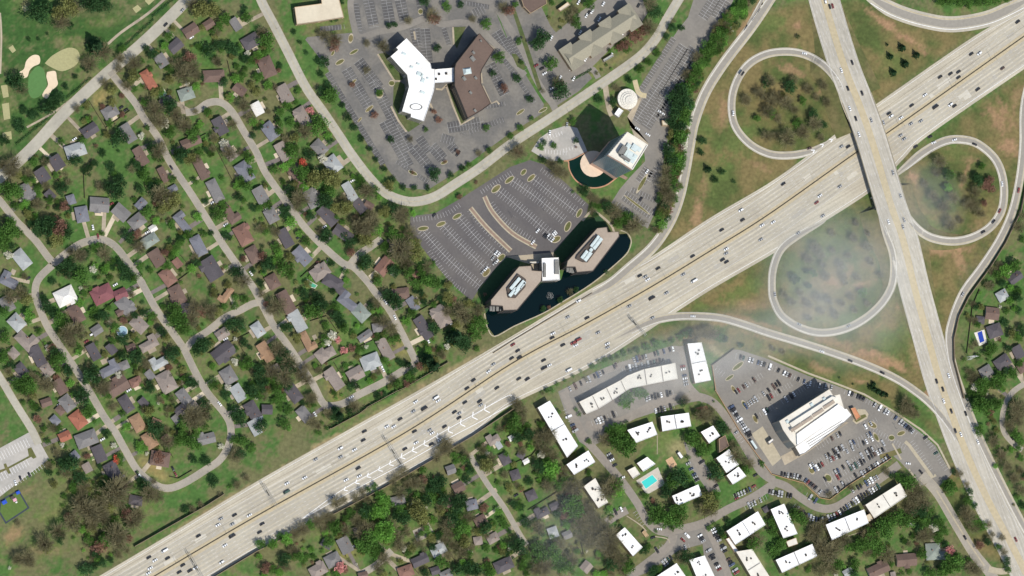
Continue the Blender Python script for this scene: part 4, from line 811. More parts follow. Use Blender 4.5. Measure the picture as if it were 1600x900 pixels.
# playground
rt = root('playground', (0, 0, 0), 'green artificial turf playground with dark blue rim below the school car park', 'playground'); o4 = lambda l, ox=0, oy=675: cc_(l, 4, ox, oy)
Q = roofW(o4([(0,425),(118,360),(185,475),(35,575),(-10,500)]), .1); mb = MB(); mb.prism(Q, 0, .15); part('rim', mb, mat('rim_rubber', sr(60, 66, 72), var=.1), rt)
mb = MB(); mb.prism(inset(Q, 1.5), .15, .22); part('turf', mb, mat('play_turf', sr(84, 104, 52), var=.1), rt)
for (x, y, m, s) in ((25,440,mat('blue_plastic', sr(50, 80, 170)),5), (110,380,MATS['blue_plastic'],4), (90,425,mat('pink_plastic', sr(200, 150, 160)),4), (75,410,W_DARK,4), (100,440,R_WHITE,2)):
    c = W(x/4, 675+y/4, 0); mb = MB(); 
    for sx, sy in ((-1, -1), (1, -1), (1, 1), (-1, 1)): mb.cyl((c.x+sx*s*.35, c.y+sy*s*.25, .2), (c.x+sx*s*.35, c.y+sy*s*.25, 2.2), .08, .08, 6)
    mb.box((c.x, c.y, 2.2), (s*.9, s*.7, .25), .5, taper=.7); part('play_frame', mb, m, rt)
# school lot median
sheet('lot_island', o4([(-5,240),(30,228),(22,200),(38,196),(48,220),(180,150),(172,105),(195,95),(228,158),(208,168),(195,155),(55,230),(68,258),(52,262),(38,238),(-5,258)]), .16, M_BANK)
# ---------------------------------------------------------------- houses  (x y length width angle colour type) in photograph pixels
RC = {'dk': ('charcoal', sr(86, 80, 82)), 'gr': ('grey', sr(118, 114, 110)), 'bl': ('blue grey', sr(112, 112, 118)), 'br': ('brown', sr(110, 88, 76)), 'rb': ('reddish brown', sr(130, 94, 78)), 'rd': ('orange red', sr(156, 92, 66)),
      'or': ('orange tan', sr(150, 116, 84)), 'tn': ('taupe', sr(138, 124, 112)), 'lt': ('pale grey', sr(156, 158, 154)), 'gg': ('pale green', sr(130, 138, 126)), 'wh': ('white', sr(214, 208, 196)), 'mr': ('maroon', sr(126, 74, 76))}
RC = {k: (n, tuple(.82*x+.18*(sum(c)/3) for x in c)) for k, (n, c) in RC.items()}
RM = {k: mat('shingle_'+n.replace(' ', '_'), c, var=.1, scale=.9, col2=tuple(x*.78 for x in c), scale2=.12, amt2=.6) for k, (n, c) in RC.items()}
BR = [mat('brick_wall', sr(140, 104, 84)), mat('cream_siding', sr(190, 178, 156)), mat('grey_siding', sr(150, 148, 142)), mat('tan_brick', sr(160, 136, 110))]
HOUSES = """
298 48 24 16 -35 br g|326 38 16 12 -35 br g|274 72 22 16 -42 dk g|252 95 20 16 55 gr g|232 125 32 14 58 rd h|260 159 20 14 -30 dk h|291 147 24 18 -20 gg h|334 119 34 18 -5 br h|374 140 20 14 35 br g|392 65 28 20 -32 dk h|368 38 20 12 55 gr g|172 175 24 18 -32 gr h|140 204 26 16 -35 dk g|200 208 30 16 57 gr g|344 197 28 17 60 dk g|298 222 32 14 -24 br g|402 170 20 15 60 wh g
417 105 32 22 66 br h|445 147 30 18 60 tn g|472 182 30 18 58 tn h|422 205 28 19 52 bl h|499 231 24 18 45 gr h|118 235 32 20 -20 lt h|89 254 22 18 55 dk g|66 274 22 18 55 dk g|41 301 28 18 62 gr h|78 305 15 12 45 dk g|111 312 14 12 70 bl h|128 335 24 19 78 bl h|155 320 30 22 2 gr g|189 332 26 19 40 gr g|214 346 25 19 -40 gr h|220 319 17 12 -48 bl g|234 376 26 16 -35 gg h|239 357 11 9 -35 wh g|220 244 30 14 57 br g|255 273 24 10 62 br g
314 264 34 14 62 br g|336 298 36 16 62 gr h|270 295 13 9 -30 bl g|382 269 32 20 56 bl h|358 238 26 15 52 tn g|287 347 34 18 50 bl L|361 332 34 20 55 br L|380 367 32 22 60 rb h|310 384 32 17 62 bl h|330 420 36 25 57 dk g|245 403 26 19 56 br g|277 411 14 11 50 rb g|262 433 26 19 52 rb h|34 405 30 19 50 lt h|15 437 28 22 25 bl L|160 460 34 24 -28 mr h|188 460 20 15 -25 mr g|102 463 32 25 -27 wh h
396 398 26 18 60 br h|277 461 30 20 62 br h|352 460 28 14 -55 or L|11 475 24 18 60 gr h|26 504 24 20 45 lt h|119 491 28 19 58 br h|196 478 30 20 47 gr h|188 488 12 9 -30 br g|42 530 32 26 45 tn L|21 552 15 13 45 tn h|59 556 32 16 62 dk g|33 578 20 15 50 dk h|74 578 20 15 50 tn h|151 516 16 13 -35 gr g|146 550 26 14 60 dk g|174 545 16 12 50 dk g|217 507 26 19 42 tn h|231 536 30 20 -30 tn L|204 543 14 9 -20 br g|247 565 26 19 -30 lt L
170 575 32 21 -28 bl L|194 571 14 12 -25 gr h|234 586 14 11 50 gr g|260 597 32 25 60 tn h|184 604 34 22 -33 br g|212 597 18 13 -25 rb h|94 604 24 15 56 br g|105 630 24 18 52 gr h|72 629 16 11 -20 br g|94 641 13 10 45 br h|122 656 26 20 52 rd h|86 657 14 11 45 bl h|197 631 26 16 57 dk h|224 629 14 11 45 dk g|215 661 26 18 60 or h|287 620 24 16 52 gr h|347 522 20 14 -35 tn g|349 551 36 23 -38 dk g|357 587 25 21 58 gr h|372 614 26 17 56 lt g|403 515 22 16 55 lt h|395 642 30 18 58 dk h
305 640 20 16 50 tn h|281 640 18 10 -40 dk g|244 660 14 10 20 or g|398 668 24 14 60 lt g|275 655 12 9 50 gr g|294 482 22 16 0 dk h|135 686 34 22 -22 gr h|101 682 18 13 -25 rd g|155 709 26 17 66 dk g|136 731 14 12 60 tn g|175 735 25 20 60 dk h|117 712 13 11 50 bl h|234 688 25 18 58 or h|260 686 12 10 50 rb h|250 717 30 22 8 br h|322 686 28 15 -15 gr g|185 755 26 18 52 br h|212 782 20 14 8 dk h
442 237 30 17 60 tn g|464 272 38 18 60 br g|520 257 26 22 52 lt h|487 310 30 18 62 gr h|547 300 32 13 58 lt g|512 337 34 18 44 dk g|536 365 32 16 34 dk g|407 305 26 18 60 gr g|424 337 22 18 60 gr h|446 372 30 16 60 dk g|472 400 30 18 46 bl g|500 425 30 20 -35 tn h|520 441 32 19 28 dk h|426 440 22 18 60 br h|562 322 22 15 50 dk g|576 321 14 10 30 br g|600 416 28 19 -52 rb g|651 429 14 10 -35 rb g|620 386 24 17 30 dk h|626 459 27 17 -8 br h
447 472 36 18 60 br g|465 502 34 18 60 lt g|482 532 32 18 62 or L|545 470 32 22 36 bl L|564 489 25 21 45 gg h|570 525 24 10 -35 gr g|590 512 16 13 -10 gr h|645 475 22 13 56 bl g|689 494 34 23 60 tn h|662 512 38 16 56 dk g|415 550 32 16 56 or g|432 582 24 16 60 tn h|503 556 20 17 50 tn h|516 550 14 14 -30 tn h|522 592 36 17 54 tn g|555 585 26 19 -30 tn g|579 565 30 22 -22 lt h|602 546 36 16 60 tn g|459 615 28 18 52 dk h|475 647 24 16 50 gr h|417 640 16 14 0 dk g|403 656 14 12 0 lt g|530 452 16 12 40 dk h
770 685 20 17 -32 tn L|779 695 12 8 55 lt g|789 717 18 14 62 dk h|704 734 14 13 -20 gr g|716 762 18 15 -28 br g|737 789 18 15 -15 bl h|701 786 12 9 60 br g|751 814 19 15 -30 br h|747 845 13 12 -10 tn h|770 841 18 13 -30 tn h|622 782 22 13 -15 gr h|539 852 25 19 62 gr g|510 850 16 11 30 dk h|520 875 24 19 -28 gr h|497 891 27 18 -30 tn h|565 830 24 18 -20 dk h|656 876 27 14 -25 dk g|634 893 24 17 -20 rb h|685 859 24 16 -28 lt h|680 892 13 11 -20 dk g|697 898 18 12 -25 gr h|787 883 30 18 -25 dk h|567 899 14 9 -15 br g
814 711 11 9 30 dk h|822 721 9 6 -30 wh g|805 742 14 15 -20 dk h|830 774 16 15 -25 dk h|846 799 22 17 -28 dk L|866 791 14 10 -25 dk g|864 832 15 16 -20 lt h|886 836 14 11 -25 gr g|916 886 15 15 -50 tn g|1197 796 8 8 -30 dk h|1566 462 18 16 -30 lt h|1550 490 22 19 5 br g|1532 500 13 11 5 dk h|1554 517 24 20 -20 dk h|1566 566 26 18 -35 dk h|1541 581 20 17 -32 gr h|1591 550 20 16 62 dk g|1597 575 14 14 60 br h|1586 434 24 14 -36 dk g|1589 520 12 8 20 gr g
1416 875 33 19 -6 br g|1372 890 36 17 -24 br g|1458 862 24 26 -4 gg h|1476 868 18 12 -4 gg h|1325 894 16 10 -30 lt g|1425 818 10 5 -5 wh g|1396 900 12 7 80 tn g|800 684 10 7 -30 wh g"""
def house(px, py, L, Wd, ang, key, typ, rnd):
    c = W(px, py, 2.5); c.z = 0; L *= PX*.95; Wd *= PX*.95; a = math.radians(-ang); d = Vector((math.cos(a), math.sin(a), 0)); n = Vector((-d.y, d.x, 0))
    nm = 'shed' if L < 7.5 else ('garage' if L < 9.5 else 'house'); hw = 2.4 if nm == 'shed' else 3.0; pitch = rnd.uniform(.36, .5)
    rt = root(nm, c, None, nm); wl = MB(); rf = MB(); h = Wd/2
    d2 = Vector((d.x, d.y)); O = Vector((0, 0)); 
    def hip(a, b, wd, hw, hr, mi=0):
        a = Vector(a); b = Vector(b); d = (b-a).normalized(); n = Vector((-d.y, d.x)); hh = wd/2; o = .6; ins = min(hh*.95, (b-a).length/2-.1)
        dz = (hr-hw)*o/hh; z0 = hw-dz+.2; c = [a-d*o-n*(hh+o), b+d*o-n*(hh+o), b+d*o+n*(hh+o), a-d*o+n*(hh+o)]; r0 = a+d*ins; r1 = b-d*ins
        vs = [(*p, z0) for p in c]+[(*r0, hr+.2), (*r1, hr+.2)]+[(*p, z0-.22) for p in c]
        rf.add(vs, [(0, 1, 5, 4), (2, 3, 4, 5), (1, 2, 5), (3, 0, 4), (6, 7, 1, 0), (7, 8, 2, 1), (8, 9, 3, 2), (9, 6, 0, 3), (9, 8, 7, 6)], mi)
        q = [a-n*hh, b-n*hh, b+n*hh, a+n*hh]; wl.prism([(p.x, p.y) for p in q], 0, hw, top=False)
    p0, p1 = -d2*L/2, d2*L/2; hr = hw+h*pitch
    if typ == 'g': gable(rf, wl, p0, p1, Wd, hw, hr)
    elif typ == 'h': hip(p0, p1, Wd, hw, hr)
    else:
        n2 = Vector((n.x, n.y)); sg = rnd.choice((1, -1)); w1 = Wd*.62; off = n2*(Wd-w1)/2*-1
        q0, q1 = p0+off, p1+off; hip(q0, q1, w1, hw, hw+w1/2*pitch)
        e = (d2*sg*(L/2-w1*.45)); gable(rf, wl, e+off, e+off+n2*(Wd*.95-w1/2), w1*.85, hw, hw+w1*.42*pitch)
    if nm == 'house' and L > 15 and typ != 'L' and rnd.random() < .6:          # small front or rear projection
        n2 = Vector((n.x, n.y))*rnd.choice((1, -1)); e = d2*rnd.uniform(-.3, .3)*L; gable(rf, wl, e+n2*h*.2, e+n2*(h+rnd.uniform(1.2, 2.2)), Wd*.42, hw, hw+Wd*.21*pitch)
    wall = part('wall', wl, rnd.choice(BR), rt); roof = part('roof', rf, RM[key], rt)
    if nm == 'house' and rnd.random() < .75:
        ch = MB(); s_ = rnd.uniform(-.3, .3)*L; t_ = rnd.uniform(-.2, .2)*Wd; ch.box((d.x*s_+n.x*t_, d.y*s_+n.y*t_, hw+.2), (.9, .7, hr-hw+1.0), a); part('chimney', ch, BR[0], roof)
    if nm == 'house':
        wn = MB()      # windows and a door on the long walls, one mesh per opening kept small
        for k, (s_, w_) in enumerate(((-.32, 1.6), (.25, 1.8))):
            for sg in (-1,):
                m_ = MB(); q = lambda u, z: (d.x*u+n.x*sg*(h+.03), d.y*u+n.y*sg*(h+.03), z); m_.quad(q(s_*L-w_/2, 1.0), q(s_*L+w_/2, 1.0), q(s_*L+w_/2, 2.2), q(s_*L-w_/2, 2.2)); 
                if typ != 'L': part('window', m_, M_WIN, rt)
        if typ != 'L': m_ = MB(); m_.quad(q(-.5, 0), q(.5, 0), q(.5, 2.1), q(-.5, 2.1)); part('door', m_, W_DARK, rt)
        for k in range(rnd.randint(1, 3)):
            pass
    return rt, nm
HL = []
rnd = random.Random(21); drv = MB(); NS_CNT = {}
def nearest_street(x, y):
    best = None
    for nm, P in list(ST.items())+[('curving boulevard', S5)]:
        q = smooth(P, 3); acc = 0
        for a, b in zip(q[:-1], q[1:]):
            dx, dy = b[0]-a[0], b[1]-a[1]; l2 = dx*dx+dy*dy or 1e-9; t = max(0, min(1, ((x-a[0])*dx+(y-a[1])*dy)/l2)); d = math.hypot(x-a[0]-t*dx, y-a[1]-t*dy)
            if best is None or d < best[0]: best = (d, nm, a[0]+t*dx, a[1]+t*dy, (x-a[0])*dy-(y-a[1])*dx > 0)
    return best
TY = {'g': 'gable roofed', 'h': 'hip roofed', 'L': 'L shaped'}
for tok in HOUSES.replace('\n', '|').split('|'):
    if not tok.strip(): continue
    f = tok.split(); x, y, L, Wd, an = map(float, f[:5]); key, typ = f[5], f[6]
    rt, nm = house(x, y, L, Wd, an, key, typ, rnd); HL.append((x, y, L, Wd, an, nm))
    d, snm, sx, sy, sd = nearest_street(x, y)
    look = ('small ' if L < 20 else 'large ' if L > 31 else '')+RC[key][0]+' '+TY[typ]+' '+nm
    qlabel(rt, look, x, y)
    if nm == 'house' and 12 < d < 60 and rnd.random() < .85:
        ang = math.atan2(sy-y, sx-x); off = rnd.choice((-1, 1))*rnd.uniform(.25, .42)*L; a_ = math.radians(an); ox, oy = math.cos(a_)*off, math.sin(a_)*off
        mm = rnd.random(); w_ = rnd.uniform(1.5, 2.2); z = .07+.0007*len(HL)*.3
        strip(drv, [W(x+ox-(sx-x)*.1, y+oy-(sy-y)*.1), W(sx+ox*.95, sy+oy*.95)], -w_, w_, z, 0 if mm < .55 else 1 if mm < .85 else 2)
struct('driveways', drv, [M_DRIVE, M_DRIVED, mat('pale_driveway', sr(190, 176, 152), var=.08)])
# patios behind houses
pm = MB()
for i, (x, y, L, Wd, an, nm) in enumerate(HL):
    if nm == 'house' and rnd.random() < .85:
        a_ = math.radians(an+90); sg = rnd.choice((-1, 1)); c = W(x+math.cos(a_)*sg*Wd*.6, y+math.sin(a_)*sg*Wd*.6); c.z = 0; pm.box((c.x, c.y, -.3), (rnd.uniform(4, 9), rnd.uniform(3.5, 6), .42+.001*i), math.radians(-an), rnd.choice((0, 0, 1)))
struct('patios', pm, [M_DRIVE, mat('pale_driveway', (0, 0, 0))])
# power line pylon
def fence(pts, h, m, label, thick=.12, nm='fence', cat='fence', post=True):
    P = polyW(pts); mb = MB(); N = normals2(P)
    for i in range(len(P)-1):
        a, b = P[i], P[i+1]; d = (b-a).normalized(); n = Vector((-d.y, d.x, 0))*thick/2; mb.prism([(a-n)[:2], (b-n)[:2], (b+n)[:2], (a+n)[:2]], 0, h)
    ob = root(nm, (0, 0, 0), label, cat); part('panel', mb, m, ob)
    if post:
        for k, p in enumerate(resample(P, max(14, sum((b-a).length for a, b in zip(P[:-1], P[1:]))/8))):
            pb = MB(); pb.box((p.x, p.y, 0), (thick+.25, thick+.25, h+.15)); part('post', pb, m, ob)
    return ob
M_FWOOD = mat('weathered_fence', sr(96, 84, 70), var=.15); M_SWALL = mat('sound_wall', sr(122, 108, 88), var=.1)
FEN = [([(139,158),(165,200),(203,173)],'around the hip roofed house by the boulevard'),([(165,200),(178,232)],'running down from the boulevard corner yard'),([(302,219),(322,209)],'behind the brown house near the second street'),([(130,262),(132,310)],'down the middle of the open backyards'),([(80,270),(100,292)],'left of the open backyards'),
 ([(360,118),(355,95)],'above the brown cul de sac house'),([(283,381),(300,360),(285,340)],'beside the blue grey house'),([(283,400),(300,422),(276,440)],'beside the grey double roof house'),([(326,209),(345,247),(372,300)],'between the second and third streets'),([(160,486),(180,468),(192,462)],'below the red tile house'),
 ([(200,540),(210,580),(236,615)],'down the lawn beside the tan roofed houses'),([(325,552),(390,520)],'below the big charcoal house'),([(363,518),(390,568)],'right of the big charcoal house'),([(446,488),(478,472)],'above the pale grey roof'),([(485,502),(510,494),(528,520)],'across the yard below the fork'),([(498,538),(530,520)],'above the pink trees'),
 ([(502,570),(545,550),(575,535),(590,528)],'below the pink trees'),([(522,567),(540,600)],'between two taupe houses'),([(502,572),(500,560)],'short piece by the taupe house'),([(470,433),(500,405)],'beside the green pool'),([(428,190),(455,235)],'behind the taupe houses'),([(655,486),(688,467)],'behind the charcoal roof by the third street'),
 ([(435,357),(420,320)],'left of the charcoal roof'),([(680,830),(700,858),(715,885)],'right of the gravel court'),([(530,835),(540,870)],'between two grey houses in the forest strip'),([(640,880),(655,898)],'beside the bottom charcoal house'),([(825,797),(880,763)],'white topped, across the backyard left of the apartments'),([(800,725),(830,712),(840,700)],'behind the small white shed'),
 ([(902,855),(912,870),(908,850),(925,842)],'around the hazy backyard'),([(932,897),(960,880)],'at the bottom beside the bright lawn'),([(1433,800),(1433,845)],'left of the pale green roof'),([(1330,870),(1340,895)],'beside the bottom shed'),([(1340,835),(1415,800)],'behind the joined apartment roofs'),([(1560,600),(1574,585)],'near the crescent'),
 ([(1510,552),(1519,478),(1530,452)],'along the right hand backyards'),([(255,690),(270,715)],'beside the gravel corner house'),([(62,530),(100,590)],'behind the left houses'),([(265,745),(278,748),(300,735)],'right of the gravel corner lot'),([(0,340),(10,356)],'at the left edge')]
for p, t in FEN: fence(p, 1.9, M_FWOOD, 'weathered wooden fence '+t)
fence([(1117,610),(1157,677),(1205,741),(1226,747),(1255,755),(1280,778),(1296,781),(1326,758),(1392,716)], 2.2, mat('tan_block_wall', sr(172,140,104)), 'tan boundary wall between the apartments and the big office car park', .4, 'boundary_wall', 'wall')
fence([(1112,571),(1118,612)], 2.2, MATS['tan_block_wall'], 'short tan wall right of the narrow white apartment roof', .4, 'boundary_wall', 'wall'); fence([(1112,571),(1147,545)], 2.5, M_FWOOD, 'diagonal fence at the top left corner of the big office lot', .3, 'fence')
fence([(210,854),(285,811),(322,790),(350,772)], 4.5, M_SWALL, 'tan sound wall along the freeway below the grassy strip', .5, 'sound_wall', 'sound wall'); fence([(515,895-225),(517,670),(560,647),(572,638)], 3.5, M_SWALL, 'sound wall behind the street bend', .4, 'sound_wall', 'sound wall')
fence([(572,637),(618,612),(632,606),(700,566)], 3.5, M_SWALL, 'upper piece of sound wall beside the third street', .4, 'sound_wall', 'sound wall')
fence([(332,903),(400,862),(520,804),(600,762),(640,739),(690,710),(737,682),(800,640)], 4.5, M_SWALL, 'long dark sound wall along the lower side of the freeway', .6, 'sound_wall', 'sound wall')
fence([(1505,622),(1490,565),(1489,530),(1497,495),(1512,465),(1530,440),(1545,420),(1570,380),(1594,330),(1602,290)], 4, M_SWALL, 'curved dark sound wall hugging the right hand ramp', .6, 'sound_wall', 'sound wall')
fence([(925,458),(860,497),(800,533),(770,552)], 1.2, M_SWALL, 'low barrier between the pond bank and the freeway', .5, 'guard_wall', 'wall', False)
# ---------------------------------------------------------------- parking stalls
ROWS = []   # (polyline px, tick length m each side (left,right), centre line?)
def stalls(mb, pts, lft, rgt, line=True, pitch=2.9, mi=0, w_=.11, dirn=None):
    P = resample(polyW(smooth(pts, 4) if len(pts) > 2 else pts, 0), pitch); N = normals2(P); z = Vector((0, 0, .10))
    if dirn is not None: v = W(800+dirn[0], 450+dirn[1])-W(800, 450); v.normalize(); N = [v]*len(P)
    if line and len(P) > 1: strip(mb, P, -w_, w_, .10, mi)
    for p, n in zip(P, N):
        a, b = p-n*rgt, p+n*lft; strip(mb, [a, b], -w_, w_, .115, mi)
ms = MB()
for p in ([(660,360),(700,405),(750,447)],[(690,350),(725,387),(764,424)],[(715,337),(745,372),(777,402)],[(775,295),(800,315),(832,342),(865,370)],[(797,280),(840,310),(884,346)],[(830,277),(862,302),(903,333)]): stalls(ms, p, 5, 5)
for p, l, r in (([(737,326),(760,355),(796,390)],0,5),([(765,320),(790,350),(835,381)],5,0),([(848,262),(884,290),(916,318)],0,4.5),([(646,340),(690,333),(718,316)],0,4.5),([(750,297),(798,266)],0,4.5),([(668,395),(705,445),(728,460)],4.5,0)): stalls(ms, p, l, r, False)
struct('parking_markings', ms, [M_STALL])
ms = MB()
bay = MB()
CR_ = (([(515,112),(602,255)],0,5),([(541,108),(577,168)],5,5),([(560,95),(596,142)],5,5),([(583,128),(640,235)],5,5),([(600,190),(640,262)],5,5),([(645,230),(676,268)],5,5),([(675,228),(695,252)],5,5),([(703,226),(716,240)],4,4),([(618,255),(668,288)],4,0),
  ([(655,215),(672,240)],4,4),([(690,215),(712,222)],4,4),([(560,5),(566,48)],0,5),([(575,0),(585,45)],5,5),([(603,0),(611,44)],5,5),([(625,0),(634,38)],5,5),([(650,0),(655,28)],4,0),([(500,42),(538,38)],0,4.5),([(648,45),(655,75)],5,5),([(663,45),(668,100)],5,5),([(690,45),(700,75)],4,0),
  ([(765,100),(790,150)],5,5),([(785,95),(835,165)],4,0),([(730,175),(790,165)],4,0),([(700,200),(755,190)],5,5),([(735,210),(790,190)],5,0),([(775,50),(800,90)],5,5),([(790,60),(820,110)],5,0),([(720,0),(765,8)],0,4),([(740,22),(760,12)],4,4),([(800,205),(845,170)],0,0))
for i_, (p, l, r) in enumerate(CR_):
    stalls(ms, p, l, r, l+r > 8)
    if l+r > 0: strip(bay, resample(polyW(p), 4), -r-.3, l+.3, .075+.0009*i_)
struct('parking_bays', bay, M_BAY)
struct('parking_markings', ms, [M_STALL2])
ms = MB(); bay2 = MB()
for p, l, r in (([(1056,62),(985,175)],0,5),([(1068,72),(992,192)],5,5),([(1084,75),(1008,200)],5,5),([(1096,85),(1030,190)],0,5),([(1098,28),(1120,-8)],5,5),([(1118,28),(1135,-2)],5,5),([(975,305),(1018,335)],5,5),([(1000,285),(1015,262)],5,5),([(1022,260),(1010,280)],5,0),([(985,300),(1030,320)],5,0),([(1040,205),(1030,240)],4,0),([(968,316),(1012,350)],0,4.5)):
    stalls(ms, p, l, r, l+r > 8); strip(bay2, resample(polyW(p), 4), -r-.3, l+.3, .08)
struct('parking_bays', bay2, mat('worn_bay_asphalt', sr(104, 100, 94), var=.1))
struct('parking_markings', ms, [M_STALL])
ms = MB()
BLR = [([(1148,614),(1190,586)],.35,1),([(1163,636),(1218,598)],.45,1),([(1180,652),(1208,636)],.5,1),([(1222,628),(1262,602)],.3,1),([(1236,600),(1200,622)],.2,1),([(1264,730),(1300,708),(1360,678)],.55,1),([(1266,737),(1302,716),(1366,684)],.6,1),([(1287,750),(1330,722),(1380,692)],.55,1),([(1290,757),(1333,730),(1384,700)],.5,1),([(1345,742),(1391,713)],.85,0),([(1310,760),(1342,740)],.4,0),
 ([(1219,741),(1250,746),(1270,759),(1284,771)],.9,0),([(1141,634),(1172,682)],.9,0),([(1277,699),(1314,677)],.5,0),([(1150,556),(1200,572),(1255,596),(1300,606)],.5,0),([(1320,612),(1350,624),(1395,650),(1432,680)],.5,0),([(1425,690),(1455,735)],.15,1),([(1130,585),(1118,575)],.1,0),([(1345,660),(1415,700)],.08,0),([(1442,678),(1480,735)],.15,0),([(1296,772),(1320,757)],.6,0),
 ([(1350,668),(1372,655)],.8,1)]
for p, f, s_ in BLR: stalls(ms, p, 2.6, 2.6, False)
ALR = [([(888,609),(925,590),(960,573)],.45,0),([(960,571),(1052,545)],.55,0),([(972,577),(1045,562)],.65,0),([(1007,623),(1056,612)],.85,0),([(1022,643),(1055,634)],.65,0),([(925,662),(965,645)],.35,0),([(883,640),(900,676)],.6,0),([(1066,570),(1073,606)],.75,0),([(950,708),(961,728)],.85,0),([(1074,722),(1090,752)],.85,0),([(1095,720),(1120,762)],.6,0),
 ([(1113,825),(1133,862)],.9,0),([(1137,872),(1152,897)],.8,0),([(1106,858),(1124,890)],.7,0),([(1035,882),(1050,870)],.9,0),([(1024,861),(1037,853)],.9,0),([(1147,776),(1182,760)],.6,0),([(1164,793),(1200,776)],.6,0),([(1200,768),(1240,776)],.7,0),([(1241,790),(1260,806),(1282,812),(1305,805),(1325,791),(1347,776),(1376,758)],.9,0),([(1260,773),(1278,785)],.7,0),
 ([(992,800),(1008,822)],.15,0),([(955,803),(972,795)],.3,0),([(1075,835),(1066,845)],.9,0),([(1092,835),(1100,848)],.7,0),([(1330,768),(1372,745)],.5,0),([(1068,856),(1080,852)],.6,0),([(1160,690),(1145,668)],.3,0)]
for p, f, s_ in ALR: stalls(ms, p, 2.4, 2.4, False)
struct('parking_markings', ms, [M_STALL])
ms = MB()
for p, l, r in (([(0,713),(45,690)],4,4),([(0,745),(45,720)],4,4),([(0,765),(30,748),(70,722)],0,4)): stalls(ms, p, l, r, False, 2.9)
for p, l, r in (([(855,213),(880,203)],0,4),([(852,240),(888,243)],4,0),([(880,232),(902,226)],0,4)): stalls(ms, p, l, r, False)
struct('parking_markings', ms, [M_WHITE])
ms = MB()
for i, (pts, m_) in enumerate([([(735,325),(760,355),(798,392)],4),([(757,307),(770,332),(800,364),(838,386)],4),([(1150,572),(1160,566)],3),([(1292,760),(1302,742)],2)]):
    if i > 1: continue
    P = polyW(smooth(pts, 6)); strip(ms, P, -m_*.6, m_*.6, .2, 0); strip(ms, P, -m_*.3, m_*.3, .24, 1)
struct('lot_islands', ms, [M_KERB, M_BRICKP])
for nm_, pts_ in (('lawn_strip', cc_([(0,272),(60,262),(105,292),(235,435),(230,455),(170,480),(130,480),(60,370)], 5, 590, 30)), ('lawn_strip', cc_([(125,500),(170,485),(245,530),(190,720),(260,765),(360,800),(240,882),(190,830),(120,680)], 5, 590, 30)),
  ('lawn_strip', cc_([(590,62),(690,58),(620,230),(600,200)], 5, 590, 30)), ('lawn_strip', cc_([(545,505),(600,520),(705,775),(650,825),(590,680)], 5, 590, 30)), ('lawn_strip', [(799,84),(806,84),(822,104),(818,110),(808,104)]), ('lawn_strip', [(798,10),(803,8),(822,62),(847,140),(841,142),(816,66)])):
    sheet(nm_, pts_, .13, mat('lawn_strip_grass', sr(74, 86, 50), var=.2, col2=sr(96, 90, 64), scale2=.1))
mp_ = MB()
for q_ in (cc_([(0,272),(60,370),(130,480),(180,485)], 5, 590, 30), cc_([(105,680),(160,790),(225,880)], 5, 590, 30), cc_([(588,60),(595,200)], 5, 590, 30), cc_([(535,520),(590,680),(650,825),(755,765)], 5, 590, 30), cc_([(455,545),(500,550),(545,510)], 5, 590, 30), cc_([(820,520),(885,660),(930,640),(950,665)], 5, 590, 30), cc_([(808,420),(815,500)], 5, 590, 30), cc_([(855,190),(930,240)], 5, 590, 30), cc_([(410,660),(445,735)], 5, 590, 30), cc_([(285,95),(295,160)], 5, 590, 30)):
    strip(mp_, polyW(q_), -.9, .9, .2)
struct('footpaths', mp_, [M_DRIVE])
def oval(x, y, a, b, ang, m, z=.16):
    pts = [(x+a*math.cos(t)*math.cos(math.radians(ang))-b*math.sin(t)*math.sin(math.radians(ang)), y+a*math.cos(t)*math.sin(math.radians(ang))+b*math.sin(t)*math.cos(math.radians(ang))) for t in [k*math.pi/8 for k in range(16)]]
    return pts
mi_ = MB()
def isl(x, y, a, b, ang):
    for k, (f, z) in enumerate(((1, .18), (.8, .23))):
        P = ccw([tuple(p[:2]) for p in polyW(oval(x, y, a*(1 if k == 0 else .88), b*f*(1 if k == 0 else .85), ang, 0))]); mi_.add([(q[0], q[1], z) for q in P], [tuple(range(16))], k)
for a in ((661,357,9,4,-8),(689,350,8,4,-20),(714,338,8,4,-30),(775,295,9,5,-40),(796,281,9,4,-38),(818,269,6,4,-50),(830,278,8,4,-42),(905,333,8,4,-62),(887,354,9,5,-65),(869,374,8,5,-30),(831,383,5,3,10),(760,426,8,5,-50),(783,403,8,5,-45),
  (593,146,6,8,0),(551,129,8,2.5,-42),(531,97,8,4,-30),(577,170,8,3,-40),(553,81,8,3,-30),(520,83,5,2.5,-60),(562,187,5,2,-50),(645,270,8,3.5,25),(694,254,6,3,-20),(657,18,4,5,0),(548,60,4,8,10),(612,130,5,5,0),(1140,590,8,3,-35),(1153,572,11,4,-38),(1146,608,3,7,-30),(1163,632,3,8,-30),(1180,655,3,8,-30),
  (1268,735,4,7,-30),(1294,747,5,8,-35),(1363,664,8,5,30),(1369,683,3,9,-30),(1393,684,5,5,0),(1408,677,7,4,-20),(848,172,8,3,-30),(813,175,8,3,-35),(1003,287,3,18,30),(995,320,26,2,37)): isl(*a)
struct('lot_islands', mi_, [M_KERB, M_BANK])
mb = MB(); strip(mb, polyW([(1414,690),(1420,695),(1457,746),(1462,742)]), -1.6, 1.6, .2, 0); strip(mb, polyW([(1394,693),(1408,718)]), -.8, .8, .22, 0); strip(mb, polyW([(1420,733),(1440,762)]), -.8, .8, .21, 0); strip(mb, polyW([(1463,766),(1510,843),(1538,884)]), -.7, .7, .24, 0); strip(mb, polyW([(1375,715),(1408,704)]), -2.5, 2.5, .19, 1)
strip(mb, polyW([(1200,556),(1262,583),(1300,597),(1350,616),(1400,645),(1440,672),(1465,695),(1488,740)]), -.9, .9, .2, 0)
